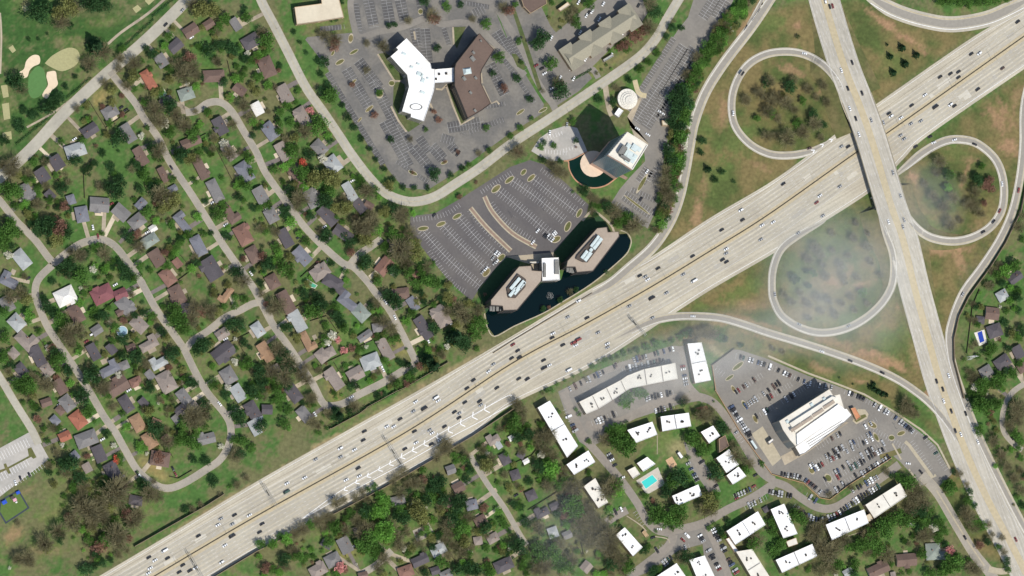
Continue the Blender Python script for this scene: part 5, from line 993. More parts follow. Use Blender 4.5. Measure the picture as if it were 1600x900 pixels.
struct('lot_islands', mb, [M_KERB, M_BANK])
# ---------------------------------------------------------------- trees
def leafmat(name, col, var=.4, scale=.09, rough=1):
    m = mat(name, tuple(x*1.7 for x in col), rough=1, var=var, scale=scale, spec=.05); n = m.node_tree.nodes; l = m.node_tree.links; b = n['Principled BSDF']; src = b.inputs['Base Color'].links[0].from_socket
    t = n.new('ShaderNodeBsdfTranslucent'); l.new(src, t.inputs[0]); x = n.new('ShaderNodeMixShader'); x.inputs[0].default_value = .45; l.new(b.outputs[0], x.inputs[1]); l.new(t.outputs[0], x.inputs[2]); l.new(x.outputs[0], n['Material Output'].inputs[0]); return m
FM = {'g': leafmat('leaves_green', sr(76, 104, 52), var=.4, scale=.09, rough=1), 'l': leafmat('leaves_lime', sr(96, 132, 62), var=.35, scale=.09, rough=1), 'd': leafmat('leaves_dark', sr(56, 80, 50), var=.4, scale=.09, rough=1), 'b': leafmat('bare_twigs', sr(102, 97, 74), var=.3, scale=.09, rough=1),
      'o': leafmat('leaves_olive', sr(108, 110, 68), var=.35, scale=.09, rough=1), 'r': leafmat('leaves_russet', sr(118, 92, 78), var=.35, scale=.09, rough=1), 'c': leafmat('needles', sr(48, 68, 46), var=.35, scale=.09, rough=1), 'p': mat('blossom', sr(208, 142, 134), var=.25, scale=.3), 'R': mat('red_blossom', sr(205, 96, 76), var=.25, scale=.3), 'w': mat('white_blossom', sr(210, 206, 184), var=.2, scale=.3)}
BARK = mat('bark', sr(92, 78, 64), var=.2)
def crown(kind, seed, dens=1.0):
    r = random.Random(seed); mb = MB()
    def leaf(c, s, flat=.0):
        a = Vector((r.gauss(0, 1), r.gauss(0, 1), r.gauss(0, .8))).normalized(); b = a.orthogonal().normalized(); c2 = a.cross(b)
        k = r.uniform(.5, 1.3); mb.quad(c-b*s-c2*s*k, c+b*s-c2*s*k*.7, c+b*s*.8+c2*s*k, c-b*s*.9+c2*s*k*.8)
    if kind in 'c':
        for i in range(int(420*dens)):
            z = r.random()**1.5; a = r.random()*6.283; lob = .75+.25*math.sin(a*7+z*20); q = (1-z)*1.0*lob*math.sqrt(r.uniform(.35, 1)); leaf(Vector((math.cos(a)*q, math.sin(a)*q, .25+z*2.4)), .11)
        return mb
    n = {'b': 15}.get(kind, 12)
    cl = []
    for i in range(n):
        a = i*2.4+r.uniform(-.4, .4); q = math.sqrt((i+.5)/n)*.76*r.uniform(.85, 1.08); cl.append((Vector((math.cos(a)*q, math.sin(a)*q, .72+(1-q*q)*.5*r.uniform(.6, 1.2))), r.uniform(.26, .44)))
    if kind == 'b':
        for i in range(46):                     # limbs and twigs reaching out through the crown
            a = r.random()*6.283; q = r.uniform(.5, 1.0); st = Vector((math.cos(a)*.08, math.sin(a)*.08, .55)); en = Vector((math.cos(a)*q, math.sin(a)*q, r.uniform(.9, 1.6))); 
            mid = st.lerp(en, .5)+Vector((r.uniform(-.08, .08), r.uniform(-.08, .08), .1)); w_ = .022
            for p, q2, ww in ((st, mid, w_), (mid, en, w_*.6)):
                d = (q2-p).normalized(); s_ = d.cross(Vector((0, 0, 1))).normalized()*ww; mb.quad(p-s_, p+s_, q2+s_*.7, q2-s_*.7)
            for k in range(3):
                e2 = en+Vector((r.uniform(-.3, .3), r.uniform(-.3, .3), r.uniform(-.1, .25))); d = (e2-mid).normalized(); s_ = d.cross(Vector((0, 0, 1))).normalized()*.011; mb.quad(mid-s_, mid+s_, e2+s_, e2-s_)
        for c, q in cl:
            for i in range(int(70*dens)): leaf(c+Vector((r.gauss(0, 1), r.gauss(0, 1), r.gauss(0, .8)))*q*.62, r.uniform(.02, .042))
        return mb
    for c, q in cl:
        for i in range(int(95*dens)):
            v = Vector((r.gauss(0, 1), r.gauss(0, 1), r.gauss(0, 1))).normalized()*q*r.uniform(.4, 1.12); leaf(c+v, r.uniform(.035, .07))
    return mb
def trunkmb(kind, seed):
    r = random.Random(seed); mb = MB(); top = 2.2 if kind == 'c' else 1.0; mb.cyl((0, 0, -.05), (0, 0, top*.6), .07, .05, 7, cap=False); mb.cyl((0, 0, top*.6), (0, 0, top), .05, .02, 6)
    if kind != 'c':
        for k in range(5):
            a = k*1.26+r.random(); mb.cyl((0, 0, .5), (math.cos(a)*.42, math.sin(a)*.42, 1.1), .035, .012, 5)
    return mb
CR = {}; TR = {}
for k in FM:
    CR[k] = [crown(k, 100+7*j+ord(k)) for j in range(4)]; TR[k] = trunkmb(k, ord(k))
CME = {k: [mbx.mesh('crown_'+FM[k].name, FM[k]) for mbx in CR[k]] for k in FM}; TME = {k: TR[k].mesh('trunk_'+FM[k].name, BARK) for k in FM}
def T4(ox, oy, s): # "x y kind r|..." in 4x tile coordinates, r in photograph pixels
    out = []; kind = 'g'; 
    for t in s.replace('\n', ' ').split('|'):
        f = t.split()
        if len(f) < 2: continue
        k = f[2] if len(f) > 2 else 'g'; rr_ = float(f[3]) if len(f) > 3 else 6
        out.append((ox+float(f[0])/4, oy+float(f[1])/4, k, rr_))
    return out
TT = []
TT += T4(0, 0, """230 80 d 12|280 40 d 10|420 50 o 12|360 90 o 9|560 30 d 11|640 30 d 11|470 60 b 8|380 140 b 9|440 160 d 5|600 290 c 12|560 400 b 10|640 330 b 9|540 430 d 6|100 510 d 10|130 560 b 7|65 520 d 6|330 640 d 9|300 680 d 8|370 610 d 8|150 690 d 6|210 720 d 7|120 790 d 8|410 545 d 5|470 480 d 4|30 880 d 6|750 370 b 9|740 430 b 8|840 400 b 12|830 480 o 9|790 540 b 9|650 520 b 8|480 680 b 8|910 300 d 7|950 340 d 7|1250 60 o 11|1200 30 b 10|1330 60 o 9|1400 120 g 8|1540 110 g 7|1150 470 b 12|1200 430 b 9|1110 400 b 7|1180 360 r 7|1300 320 d 8|1450 310 d 8|1390 280 d 6|1050 660 d 10|960 690 b 11|1100 720 b 13|1150 790 b 10|1200 840 g 9|1060 840 g 7|1000 760 b 9|1220 700 b 6|1480 420 g 5|1520 470 g 5|1440 610 l 6|1520 660 b 9|1450 780 b 9|700 560 o 7|760 600 r 5|740 860 d 9|1290 700 g 5|1360 800 g 5|1570 380 g 6|1500 500 g 5|1060 500 o 7|1000 400 g 4|1250 480 d 5|1050 430 g 5|180 245 d 3|240 245 d 3|295 212 d 2.5|1600 480 g 6|900 640 g 6|920 800 g 5|880 850 w 4|1580 850 d 7|700 640 o 6|560 740 r 4|540 660 o 6|1330 200 g 5""")
TT += T4(400, 0, """235 200 d 3.5|275 265 d 3.5|315 330 d 4|405 465 d 4.5|445 530 d 5|540 660 d 4.5|575 735 d 5|615 800 d 4.5|660 870 d 4.5|150 412 d 4|60 250 g 9|30 200 b 6|340 690 p 6|380 790 g 11|300 830 b 9|210 680 d 5|140 820 g 5|240 860 o 7|460 600 g 9|410 570 d 7|480 250 b 9|490 280 r 8|420 220 b 7|420 390 d 7|1110 120 r 8|1100 100 b 8|1130 300 d 6|790 290 b 9|690 440 b 5|600 530 r 4|740 720 r 5|770 580 g 5|950 130 b 6|1550 550 r 6|1480 460 d 5|1140 750 r 5|1440 800 g 5|1060 810 g 4|960 870 b 5|840 870 d 5|690 270 b 5|830 160 d 4|865 155 d 4|1280 30 d 5|1540 50 b 8|1580 70 r 7|1190 40 g 6|1440 150 g 7|1050 10 d 6|500 125 d 3|467 130 d 3|460 880 d 5|250 640 g 4|20 480 g 5|150 700 g 6|1350 120 b 5|1520 360 g 7|530 10 d 5|1590 850 g 5|850 420 g 3|1110 700 r 4""")
TT += T4(800, 0, """305 560 d 10|280 520 b 7|240 400 g 8|180 240 d 10|150 280 d 8|400 140 g 7|370 120 b 7|480 30 g 7|390 60 b 6|900 70 d 8|860 30 b 8|860 170 b 10|830 190 r 8|770 230 r 7|710 280 r 7|670 300 r 6|720 310 g 6|1000 175 d 6|1060 175 d 5|1010 130 b 5|960 230 d 6|905 330 g 6|850 390 g 5|800 435 g 6|730 500 d 5|545 620 d 6|630 640 d 6|650 550 b 5|400 880 d 4|200 890 d 4|30 490 d 6|110 620 d 5|60 390 g 4|190 570 b 4|1000 770 d 9|1020 690 d 10|1010 620 d 9|1060 570 d 9|1080 640 d 10|1070 720 g 10|1050 790 d 9|1050 860 g 9|1100 560 g 8|1120 500 g 8|1150 440 g 8|1090 470 b 8|1180 390 g 8|1150 360 b 7|1200 330 g 8|1230 290 g 8|1270 240 g 8|1310 210 g 8|1330 160 b 7|1360 150 g 8|1390 110 g 8|1350 80 b 6|1410 60 g 8|1440 30 g 8|1460 90 g 6|1440 0 g 8|1460 625 b 10|1545 590 b 11|1590 520 d 8|1530 740 g 8|1590 700 b 9|1590 850 b 9|1190 880 d 6|380 760 g 5|50 800 g 5|120 740 g 4|40 260 g 5|550 560 g 4|20 30 g 5|250 20 g 4""")
TT += T4(1200, 0, """340 540 b 8|360 640 b 8|330 860 b 8|160 500 b 7|250 560 b 8|60 740 b 8|160 690 b 8|350 780 d 7|10 510 b 10|135 545 d 10|90 590 o 6|215 630 g 7|300 610 b 8|110 650 b 10|45 600 b 9|20 640 b 9|280 715 d 9|185 770 g 8|15 705 g 9|290 780 b 12|215 830 b 12|115 865 b 12|50 850 b 8|765 355 c 5|840 300 c 5.5|930 345 c 6|860 400 c 5.5|785 455 c 5|745 280 c 2.5|185 230 d 5|1080 10 g 9|1130 0 g 9|1190 15 g 9|1250 20 g 9|1310 15 g 9|1370 10 g 9|1430 0 g 9|1480 -10 g 8""")
TT += T4(0, 225, """80 130 b 13|60 180 b 10|110 190 o 9|50 290 g 11|110 300 g 8|470 105 d 8|560 150 d 6|590 120 d 6|530 170 d 5|640 60 d 5|430 240 b 5|385 280 d 7|690 150 d 6|710 180 g 4|620 270 b 6|660 270 d 7|740 250 d 9|730 300 d 9|760 200 d 2.5|740 45 d 2.5|560 195 d 3|900 190 g 9|850 130 d 6|820 160 b 6|960 280 d 9|1000 320 b 11|1050 370 o 12|1090 340 o 9|990 50 b 11|950 20 d 7|1130 70 d 10|1180 90 o 9|1010 10 b 7|1370 440 g 8|1420 580 d 9|1580 400 d 5|1500 230 g 6|1530 260 g 7|1430 60 b 9|270 520 d 11|320 500 d 10|370 530 r 11|350 600 o 10|420 550 d 9|360 400 d 5|400 390 r 7|350 470 r 5|240 560 d 7|30 560 g 12|60 490 g 9|100 560 g 8|20 620 g 8|490 700 b 10|440 670 b 7|400 780 d 9|450 750 d 6|510 830 g 11|650 690 b 10|600 650 g 7|750 750 d 8|790 810 d 8|830 840 g 9|700 760 d 6|800 580 d 8|870 650 b 8|870 760 g 6|900 610 R 4|840 580 r 5|1040 760 g 6|1030 680 r 5|1130 590 d 5|1070 500 g 6|1010 430 b 5|1480 800 d 9|1520 860 b 11|70 640 d 5|330 860 d 5|1320 560 d 5|180 180 b 6|10 130 b 9|230 380 b 7|310 350 g 5|870 280 d 6|1020 390 o 8|920 430 g 7|1060 600 d 4|1400 700 g 4|1520 720 r 4|1320 60 g 4|880 820 g 5|940 790 g 5|640 560 g 5|960 470 b 4|540 680 d 3|1400 400 g 5|1560 180 g 6|1240 470 w 3.5|1125 550 o 4|600 15 r 4""")
TT += T4(400, 225, """280 180 g 11|360 190 d 9|360 220 o 11|330 70 d 8|230 60 g 8|200 30 g 7|290 115 R 6|420 190 o 8|460 210 o 11|500 240 o 7|210 290 d 7|270 350 b 11|260 400 b 8|180 430 d 9|220 490 l 9|200 400 d 6|430 350 d 10|460 300 g 9|490 400 o 8|560 400 o 8|700 510 b 13|650 520 b 11|750 540 l 10|680 600 o 10|720 460 b 9|650 230 g 7|690 300 b 10|740 290 g 8|860 400 d 7|920 440 b 9|890 460 b 9|850 560 g 8|880 590 g 8|890 660 b 13|950 640 o 8|870 700 b 8|1000 690 o 10|960 560 b 8|1000 620 o 7|940 740 b 8|1000 870 g 7|950 800 g 7|590 680 r 8|440 580 d 9|690 730 d 10|660 770 g 7|760 860 g 7|120 640 g 6|70 760 d 8|150 720 g 6|170 780 g 8|210 770 b 5|1110 190 d 9|710 30 d 4|750 100 d 4.5|800 160 d 4.5|855 225 d 4.5|920 270 d 5|990 275 d 5|1070 275 d 4.5|1215 195 d 4.5|1285 150 d 4.5|1330 130 g 4|1455 40 g 5|1390 60 b 5|460 740 g 5|560 800 g 5|860 790 d 8|1060 850 g 8|1120 870 g 8|1030 800 g 7|1070 770 b 7|830 260 o 7|800 420 o 7|620 460 r 5|550 160 g 3|1375 240 r 3.5|1270 330 r 4|550 570 d 6|580 620 d 7|270 560 l 5|40 700 r 6|30 870 d 5|980 180 r 3|1180 110 r 3|20 400 g 5|500 460 g 4|1260 50 r 4""")
TT += T4(800, 225, """280 170 b 9|30 50 b 9|300 110 d 5|190 100 d 5|240 120 b 7|330 190 b 6|450 290 d 7|490 330 b 6|520 350 b 6|540 390 g 5|510 380 g 5|600 395 d 8|640 420 b 9|690 470 g 7|660 500 g 7|720 460 g 8|770 510 b 11|730 530 b 7|590 800 d 5|970 40 d 9|1000 100 d 9|960 180 b 9|940 240 b 8|1010 180 g 9|1040 120 g 7|950 290 b 8|980 330 b 8|930 320 g 6|910 350 d 5|960 400 d 5|1180 55 d 5|1225 160 c 6|1310 175 d 5.5|1270 225 d 5.5|1385 235 d 4|890 540 b 5|520 440 d 5|180 20 g 5|260 10 g 5|40 40 r 6|380 300 g 3|500 420 b 5|400 20 r 2""")
TT += T4(1200, 225, """340 760 b 8|450 760 b 8|360 830 b 8|470 830 b 8|620 640 b 8|500 700 b 7|400 560 b 7|700 820 b 8|330 700 b 7|620 560 b 6|1050 180 b 7|980 250 b 7|1200 480 b 7|1220 220 b 8|1068 110 b 10|1100 180 d 8|1135 195 g 9|1095 270 d 5|1125 270 l 8|1030 330 b 9|1155 340 b 10|1095 395 b 10|1135 505 b 10|1335 140 g 7|1310 225 d 9|1380 230 r 9|1390 280 r 8|1290 300 b 10|1350 260 r 8|1255 385 b 9|1320 430 b 9|1350 370 r 7|1290 370 b 9|550 495 b 7|530 590 b 8|295 650 b 9|400 665 b 7|255 725 b 10|235 795 d 6|280 810 g 7|165 845 d 8|560 840 b 7|640 740 b 7|250 890 d 6|1490 790 l 10|1540 760 g 10|1430 820 g 9|1400 800 b 8|1570 520 b 9|1380 890 b 8|1440 760 b 7|1460 870 d 8|1590 450 b 8|1590 600 g 6|480 870 b 6""")
TT += T4(0, 450, """290 110 d 10|330 150 d 7|370 190 g 9|400 230 g 7|270 60 d 7|160 70 o 10|180 170 l 7|130 30 b 8|60 60 b 8|420 290 b 11|440 340 b 9|480 270 b 9|380 440 g 9|340 460 g 8|330 390 d 6|425 520 d 7|300 610 b 9|260 590 b 8|170 590 g 10|200 560 b 7|140 640 g 7|200 640 g 6|100 590 g 7|570 550 d 10|540 580 g 7|510 680 d 10|550 770 g 7|620 640 b 7|650 620 b 8|560 490 b 6|1010 270 d 9|950 170 g 8|1130 210 g 11|1150 260 g 8|1080 200 g 9|1090 150 g 9|1210 120 b 8|1250 150 r 7|1310 140 b 9|1320 190 b 8|1200 200 b 9|1240 370 d 13|1280 350 d 8|1070 410 d 9|1110 390 g 6|770 320 d 8|760 420 d 6|850 430 d 9|620 180 d 7|660 180 d 6|680 230 d 5|840 170 d 6|590 160 g 6|720 240 d 4|1335 600 g 7|1190 590 d 7|1160 570 g 6|1210 600 d 6|1410 670 d 7|1280 740 d 8|1200 800 b 11|1270 780 b 10|1220 840 b 9|1150 860 g 9|1480 780 d 9|1500 830 d 8|930 770 o 8|960 880 d 9|900 760 b 6|1500 230 d 7|1550 470 g 8|1570 640 d 7|1400 120 g 5|1440 230 d 7|240 760 d 4|220 750 g 5|430 600 d 2.5|800 860 g 4|500 380 g 4|30 150 g 7|30 310 g 7|20 450 g 7|50 520 b 6|350 560 r 4|680 215 w 4|700 330 g 5|590 830 g 4|330 880 b 6|60 390 g 4|1470 110 g 7|880 600 g 4|1020 120 g 4|1060 550 d 4|230 740 g 4|1050 760 b 5""")
TT += T4(400, 450, """30 40 b 8|90 140 b 10|130 120 b 9|190 250 d 8|300 40 d 7|335 150 g 9|330 160 d 5|380 60 d 8|400 110 d 10|370 150 g 8|500 180 d 8|530 210 d 6|550 250 g 7|510 325 p 5|548 390 p 6|130 380 b 10|160 420 d 10|210 470 b 12|280 540 b 11|180 560 b 10|20 520 d 9|30 600 d 8|90 520 b 8|200 500 d 9|320 580 b 10|350 680 b 9|130 640 g 7|150 700 g 7|180 850 g 8|820 50 d 11|870 90 d 9|790 210 b 8|840 260 b 7|1030 30 d 5|1050 90 d 5|720 110 d 5|700 140 d 4|1200 150 b 7|1290 170 b 11|1330 200 o 8|1350 240 g 8|1200 60 o 7|1260 120 b 7|1240 310 c 12|1290 340 d 9|1310 360 d 8|1370 300 g 8|1400 210 g 8|1390 140 b 7|1110 250 d 7|950 480 c 8|980 520 d 7|1070 450 c 11|1110 490 c 9|1020 490 r 7|850 570 b 8|880 600 g 7|490 770 c 9|520 800 c 8|610 740 b 9|590 770 d 6|350 840 b 8|610 610 d 8|500 760 d 7|30 860 d 8|480 800 d 6|920 480 d 6|1330 100 o 7|1150 70 d 5|1380 380 g 5|200 610 d 7|310 500 b 7|940 380 g 3|540 500 d 2.5|600 480 g 3.5|1250 230 o 6|1420 260 g 6|1060 350 g 4|200 760 g 6|120 560 g 7|340 690 b 7|960 560 g 6|740 200 b 5|640 370 g 4|60 100 r 6|170 680 g 5|1430 40 r 3|1000 90 o 5|480 20 d 5""")
TT += T4(800, 450, """360 25 b 6|400 10 d 5|300 75 d 6|195 130 d 6|230 120 r 4|1120 280 d 6|1150 300 b 7|1200 280 b 7|1240 290 b 9|1330 320 d 6|1430 360 d 5|1290 310 g 6|785 655 g 8|722 690 g 9|830 660 g 6|700 720 g 8|640 880 g 12|590 890 g 7|690 880 g 9|715 840 d 5|1060 710 d 8|1080 700 b 8|1230 790 b 9|1250 770 d 4|1180 800 b 9|1160 780 g 6|30 730 b 9|60 770 b 9|60 820 b 7|10 850 g 9|30 800 g 7|500 490 g 5|540 460 g 5|580 450 g 5|620 440 g 5|660 430 g 5|700 410 g 5|740 400 g 5|780 390 g 5|840 370 g 5|900 350 g 5|960 340 g 4|430 520 g 4|380 550 g 4|330 580 g 4|280 600 g 4|220 640 g 5|190 660 b 5|420 790 g 4|400 760 g 4|1310 870 d 8|1340 890 b 7|1000 330 g 4|1050 310 g 5|1080 290 g 5|250 640 g 4|180 850 g 5|460 570 b 4|1260 710 g 3""")
TT += T4(1200, 450, """200 30 b 8|100 40 b 7|150 90 b 7|250 100 b 8|310 60 b 8|330 150 b 7|420 170 b 8|520 60 b 8|540 140 b 7|620 100 b 7|250 190 b 7|380 80 b 9|460 100 b 8|590 30 g 8|640 620 c 4|665 632 c 4|690 648 c 4.5|715 662 c 4.5|740 668 c 4|660 600 c 3.5|860 720 b 8|880 760 b 8|910 790 b 7|840 780 b 7|855 740 d 5|920 760 g 5|1335 600 g 10|1450 560 g 10|1530 530 g 10|1480 520 d 8|1340 740 g 11|1320 730 l 7|1420 725 g 9|1385 775 r 6|1560 760 b 11|1520 720 d 9|1560 820 b 10|1500 860 b 9|1300 680 g 6|1510 80 l 8|1555 60 d 8|1490 145 g 6|1560 140 d 7|1480 220 d 8|1550 300 g 9|1520 290 o 8|1590 290 d 7|1380 400 g 9|1500 380 d 8|1400 370 g 9|1310 430 g 6|1270 570 b 8|1290 540 b 7|1250 520 b 7|1350 650 g 8|1580 250 d 7|1290 200 b 6|1300 120 d 6|1310 230 g 6|1280 100 b 6|1260 200 b 5|1390 600 g 9|1430 610 g 8|1570 470 g 8|90 400 b 5|30 380 b 6|850 720 d 6|1320 890 g 7|1240 680 d 3|1560 20 g 7|445 560 d 2|530 600 d 2""")
TT += T4(0, 675, """365 620 b 10|370 660 d 7|275 700 b 10|290 730 o 7|110 800 b 9|170 790 b 11|190 820 b 7|450 560 b 11|430 530 r 7|530 480 b 14|500 440 b 10|600 500 b 12|570 560 b 10|640 540 b 9|700 380 b 14|660 330 d 8|760 340 b 11|740 420 b 10|640 440 b 8|910 340 d 11|930 390 b 11|870 300 d 7|980 400 b 8|830 560 b 9|800 520 r 8|860 520 b 9|720 650 b 13|740 690 b 10|650 680 g 10|560 680 g 7|620 720 r 8|600 760 d 6|520 350 b 8|500 290 d 8|430 200 d 10|410 260 b 7|350 130 b 6|460 330 g 6|300 60 g 4|540 860 d 8|590 840 d 8|640 820 d 8|690 800 d 7|740 770 b 8|790 740 b 7|1330 310 d 7|1290 180 d 8|1210 175 d 6|1470 150 b 9|1500 140 d 8|1480 330 b 7|1540 290 b 7|1375 390 b 5|1160 485 d 6|1200 480 b 6|1250 450 b 6|1460 50 g 8|1180 60 g 9|1130 30 g 9|1240 90 g 6|1380 90 w 6|1520 60 g 7|1570 100 g 6|750 600 d 4|960 310 b 6|1040 60 b 8|1100 70 g 6|990 160 r 7|730 170 R 6|860 250 g 3|780 300 g 4|400 400 g 4|110 570 b 4|1440 340 g 5|60 850 w 2.5|570 600 o 7|680 480 o 8""")
TT += T4(400, 675, """30 700 g 9|100 700 l 9|190 670 l 10|150 650 g 8|290 610 b 12|240 640 b 9|380 560 b 11|340 580 g 8|470 590 g 10|440 530 b 9|500 600 g 9|560 540 g 8|590 510 g 9|620 560 b 8|500 450 b 10|550 430 b 8|620 410 b 8|690 420 b 8|680 500 d 9|770 400 g 11|800 430 l 9|740 500 l 10|790 500 l 8|690 600 b 9|820 450 g 8|1010 500 o 13|1040 540 o 9|960 480 o 8|920 530 d 9|880 530 d 8|900 490 g 7|690 690 g 13|740 700 g 9|650 720 g 8|800 620 l 13|760 640 l 9|830 660 l 9|740 760 g 7|660 640 b 9|880 670 b 9|900 720 b 7|1130 330 d 10|1160 310 d 8|1090 370 d 7|1060 430 d 8|1100 410 g 7|1040 240 g 8|980 310 b 9|1020 330 b 8|920 250 b 9|880 280 b 8|850 310 b 8|940 330 b 8|900 380 b 8|1160 110 b 11|1130 160 b 9|1190 100 b 9|1240 150 g 7|1310 150 b 8|1190 70 b 9|1320 180 d 7|1270 100 b 8|1170 425 d 8|1280 430 d 9|1250 470 d 8|1230 560 d 9|1260 610 g 9|1190 590 b 9|1210 630 b 8|1300 560 g 5|1440 210 o 10|1470 180 b 7|1430 600 d 8|1260 860 d 8|1330 860 d 8|1370 870 d 8|1340 830 g 6|1150 810 g 8|800 800 b 10|760 850 b 9|780 780 b 8|60 850 r 7|180 800 d 8|230 740 b 7|190 850 b 7|1130 650 d 6|1100 720 d 6|530 850 p 8|1300 700 o 8|1280 760 b 7|1200 770 b 6|470 540 b 8|430 600 b 8|330 600 b 7|700 360 g 6|660 380 b 7|740 340 g 6|1560 140 g 5|1500 740 g 4|1580 620 d 4|1330 760 g 6|20 780 l 7|100 860 g 6|260 780 g 7|1400 100 g 5|1220 710 b 6|1460 880 g 7|1590 750 g 4|450 690 g 7|560 620 b 8|840 600 b 8|1520 720 r 4""")
TT += T4(800, 675, """710 90 g 13|650 60 g 10|700 40 g 9|570 50 b 8|740 100 d 8|620 20 g 8|1120 50 g 10|1150 30 g 7|1190 110 g 9|1170 140 d 7|1270 250 d 9|1280 300 b 7|1400 150 b 11|1380 80 b 9|1480 200 b 9|1460 240 g 7|1040 290 d 11|1080 290 g 9|1000 310 g 9|970 350 d 8|960 390 d 8|1000 290 d 7|650 360 l 14|620 330 b 11|660 320 g 9|590 380 b 10|910 510 g 10|950 550 g 10|1040 500 g 12|1020 550 g 10|900 560 g 7|1230 440 o 14|1200 490 b 9|1270 400 g 9|1210 400 b 8|1250 490 b 9|240 230 l 11|170 220 d 9|240 300 g 8|220 340 b 8|370 460 g 12|400 500 g 10|340 430 d 7|320 480 b 7|600 650 b 12|560 600 b 10|620 700 b 10|470 560 b 9|420 580 b 9|660 790 b 9|720 840 g 9|620 830 d 8|610 790 b 7|700 880 b 8|880 870 d 10|910 860 g 7|1090 780 d 9|1070 790 b 7|30 720 d 10|60 700 d 8|170 770 g 10|160 720 g 8|260 770 g 11|330 840 g 10|280 840 g 9|90 780 g 7|200 850 b 10|150 870 b 8|370 800 b 9|300 700 b 7|110 310 d 6|80 570 d 6|160 600 b 9|480 480 b 9|500 520 b 8|430 540 b 7|820 740 d 7|850 720 g 6|1560 200 g 6|1530 680 b 9|1500 700 g 8|1300 620 d 6|1350 560 d 5|1320 650 g 5|1230 600 g 5|1260 570 g 5|30 30 d 7|100 20 d 7|210 60 b 9|200 120 b 8|230 20 b 9|160 40 b 7|330 300 g 6|320 250 b 7|350 340 b 8|560 420 g 5|520 430 b 6|880 430 r 4|830 400 g 5|800 340 b 4|250 650 g 5|480 700 b 9|550 690 b 9|500 640 b 8|590 740 b 8|330 560 g 5|1480 540 g 5|1100 160 g 5|40 470 g 5|60 120 b 6|1240 100 g 4|440 460 b 7|520 580 b 8|400 350 b 8|260 150 b 8|860 560 g 6|1000 600 g 6|900 620 g 4|480 60 g 5""")
TT += T4(1200, 675, """770 275 d 7|740 250 b 6|810 280 g 8|880 320 g 10|850 300 g 8|900 400 b 11|930 370 b 9|970 440 b 10|960 500 d 9|890 480 b 8|1010 490 g 8|900 500 d 7|170 530 g 9|210 550 g 8|190 500 b 7|290 620 b 10|320 600 b 8|270 650 b 8|80 700 g 8|970 560 g 9|940 590 d 8|1060 570 g 8|640 640 g 10|720 610 g 11|690 580 g 9|760 560 g 9|820 540 g 9|870 560 g 9|560 720 g 10|600 700 g 9|670 700 g 9|740 770 b 9|700 740 g 8|370 760 b 12|330 730 b 10|420 730 b 9|470 670 b 10|420 700 b 8|1035 600 w 7|990 640 b 9|960 660 b 8|1130 745 p 7|1140 830 g 12|1100 870 g 9|1180 800 g 9|960 760 g 7|1270 850 b 12|1310 870 b 9|430 830 g 9|390 850 b 8|540 830 g 8|530 880 d 6|620 650 b 8|1405 60 b 7|1455 150 b 8|1490 220 b 7|1540 290 b 7|1580 370 b 7|1190 260 b 8|1160 250 d 6|1240 330 b 7|1260 370 d 7|1140 350 g 11|1120 330 g 7|1250 430 g 8|1290 460 d 6|1240 530 b 10|1230 500 b 9|1290 560 g 9|1340 590 g 9|1280 600 b 7|1380 670 b 8|1470 750 b 8|1490 810 d 8|1320 710 r 6|1440 720 g 7|1460 660 b 6|1370 690 d 6|1400 640 b 6|1500 860 g 7|1580 60 g 8|1550 20 g 7|20 560 g 7|30 620 g 7|40 740 g 7|350 560 b 5|240 540 b 6|280 420 g 3|380 390 b 5|520 350 b 5|1010 880 g 7|1060 660 g 7|1100 620 g 7|250 700 d 5|500 720 g 7|850 680 g 5|660 770 g 5|1100 700 d 6|330 870 b 8|1560 100 g 6|1380 580 b 6|620 760 b 6""")
TT = [t for t in TT if not any(abs(t[0]-h[0]) < 1 and abs(t[1]-h[1]) < 1 for h in HL)]
TT.sort(key=lambda t: -t[3])
KIND = {'g': ('green_tree', 'green leafy'), 'l': ('bright_green_tree', 'bright lime green'), 'd': ('dark_green_tree', 'dark green'), 'b': ('bare_tree', 'bare grey brown'), 'o': ('budding_tree', 'olive budding'), 'r': ('russet_tree', 'russet'), 'c': ('conifer', 'dark pointed'), 'p': ('pink_blossom_tree', 'pink flowering'), 'R': ('red_blossom_tree', 'red flowering'), 'w': ('white_blossom_tree', 'white flowering')}
rt_ = random.Random(77); stuffT = []
IND = 300; SZ = 1.27
for i, (x, y, k, r) in enumerate(TT):
    if k != 'c' and x > 1130 and y < 620: r *= .78
    elif segdist(x, y) < r*.75: r *= .74
    hgt = .62 if k != 'c' else .8; R = r*PX*SZ*(1.1 if r > 6.5 and k in 'gdlobr' else 1)*rt_.uniform(.92, 1.18); cz = R*1.2; c = W(x, y, cz*.6); c.z = 0
    j = rt_.randrange(4); ang = rt_.random()*6.28; sc = (R*rt_.uniform(.9, 1.12), R*rt_.uniform(.9, 1.12), R*rt_.uniform(.85, 1.1))
    if i < IND:
        nm, lk = KIND[k]; rt = root(nm, c, None, 'tree', 'trees of the yards, banks and loops'); rt.rotation_euler = (0, 0, ang)
        o = link(bpy.data.objects.new('crown', CME[k][j]), rt); o.scale = sc; o = link(bpy.data.objects.new('trunk', TME[k]), rt); o.scale = sc
        sz = 'large ' if r >= 12 else 'small ' if r < 8 else ''
        qlabel(rt, sz+lk+(' fir tree' if k == 'c' else ' tree'), x, y)
    else: stuffT.append((k, j, c, ang, sc))
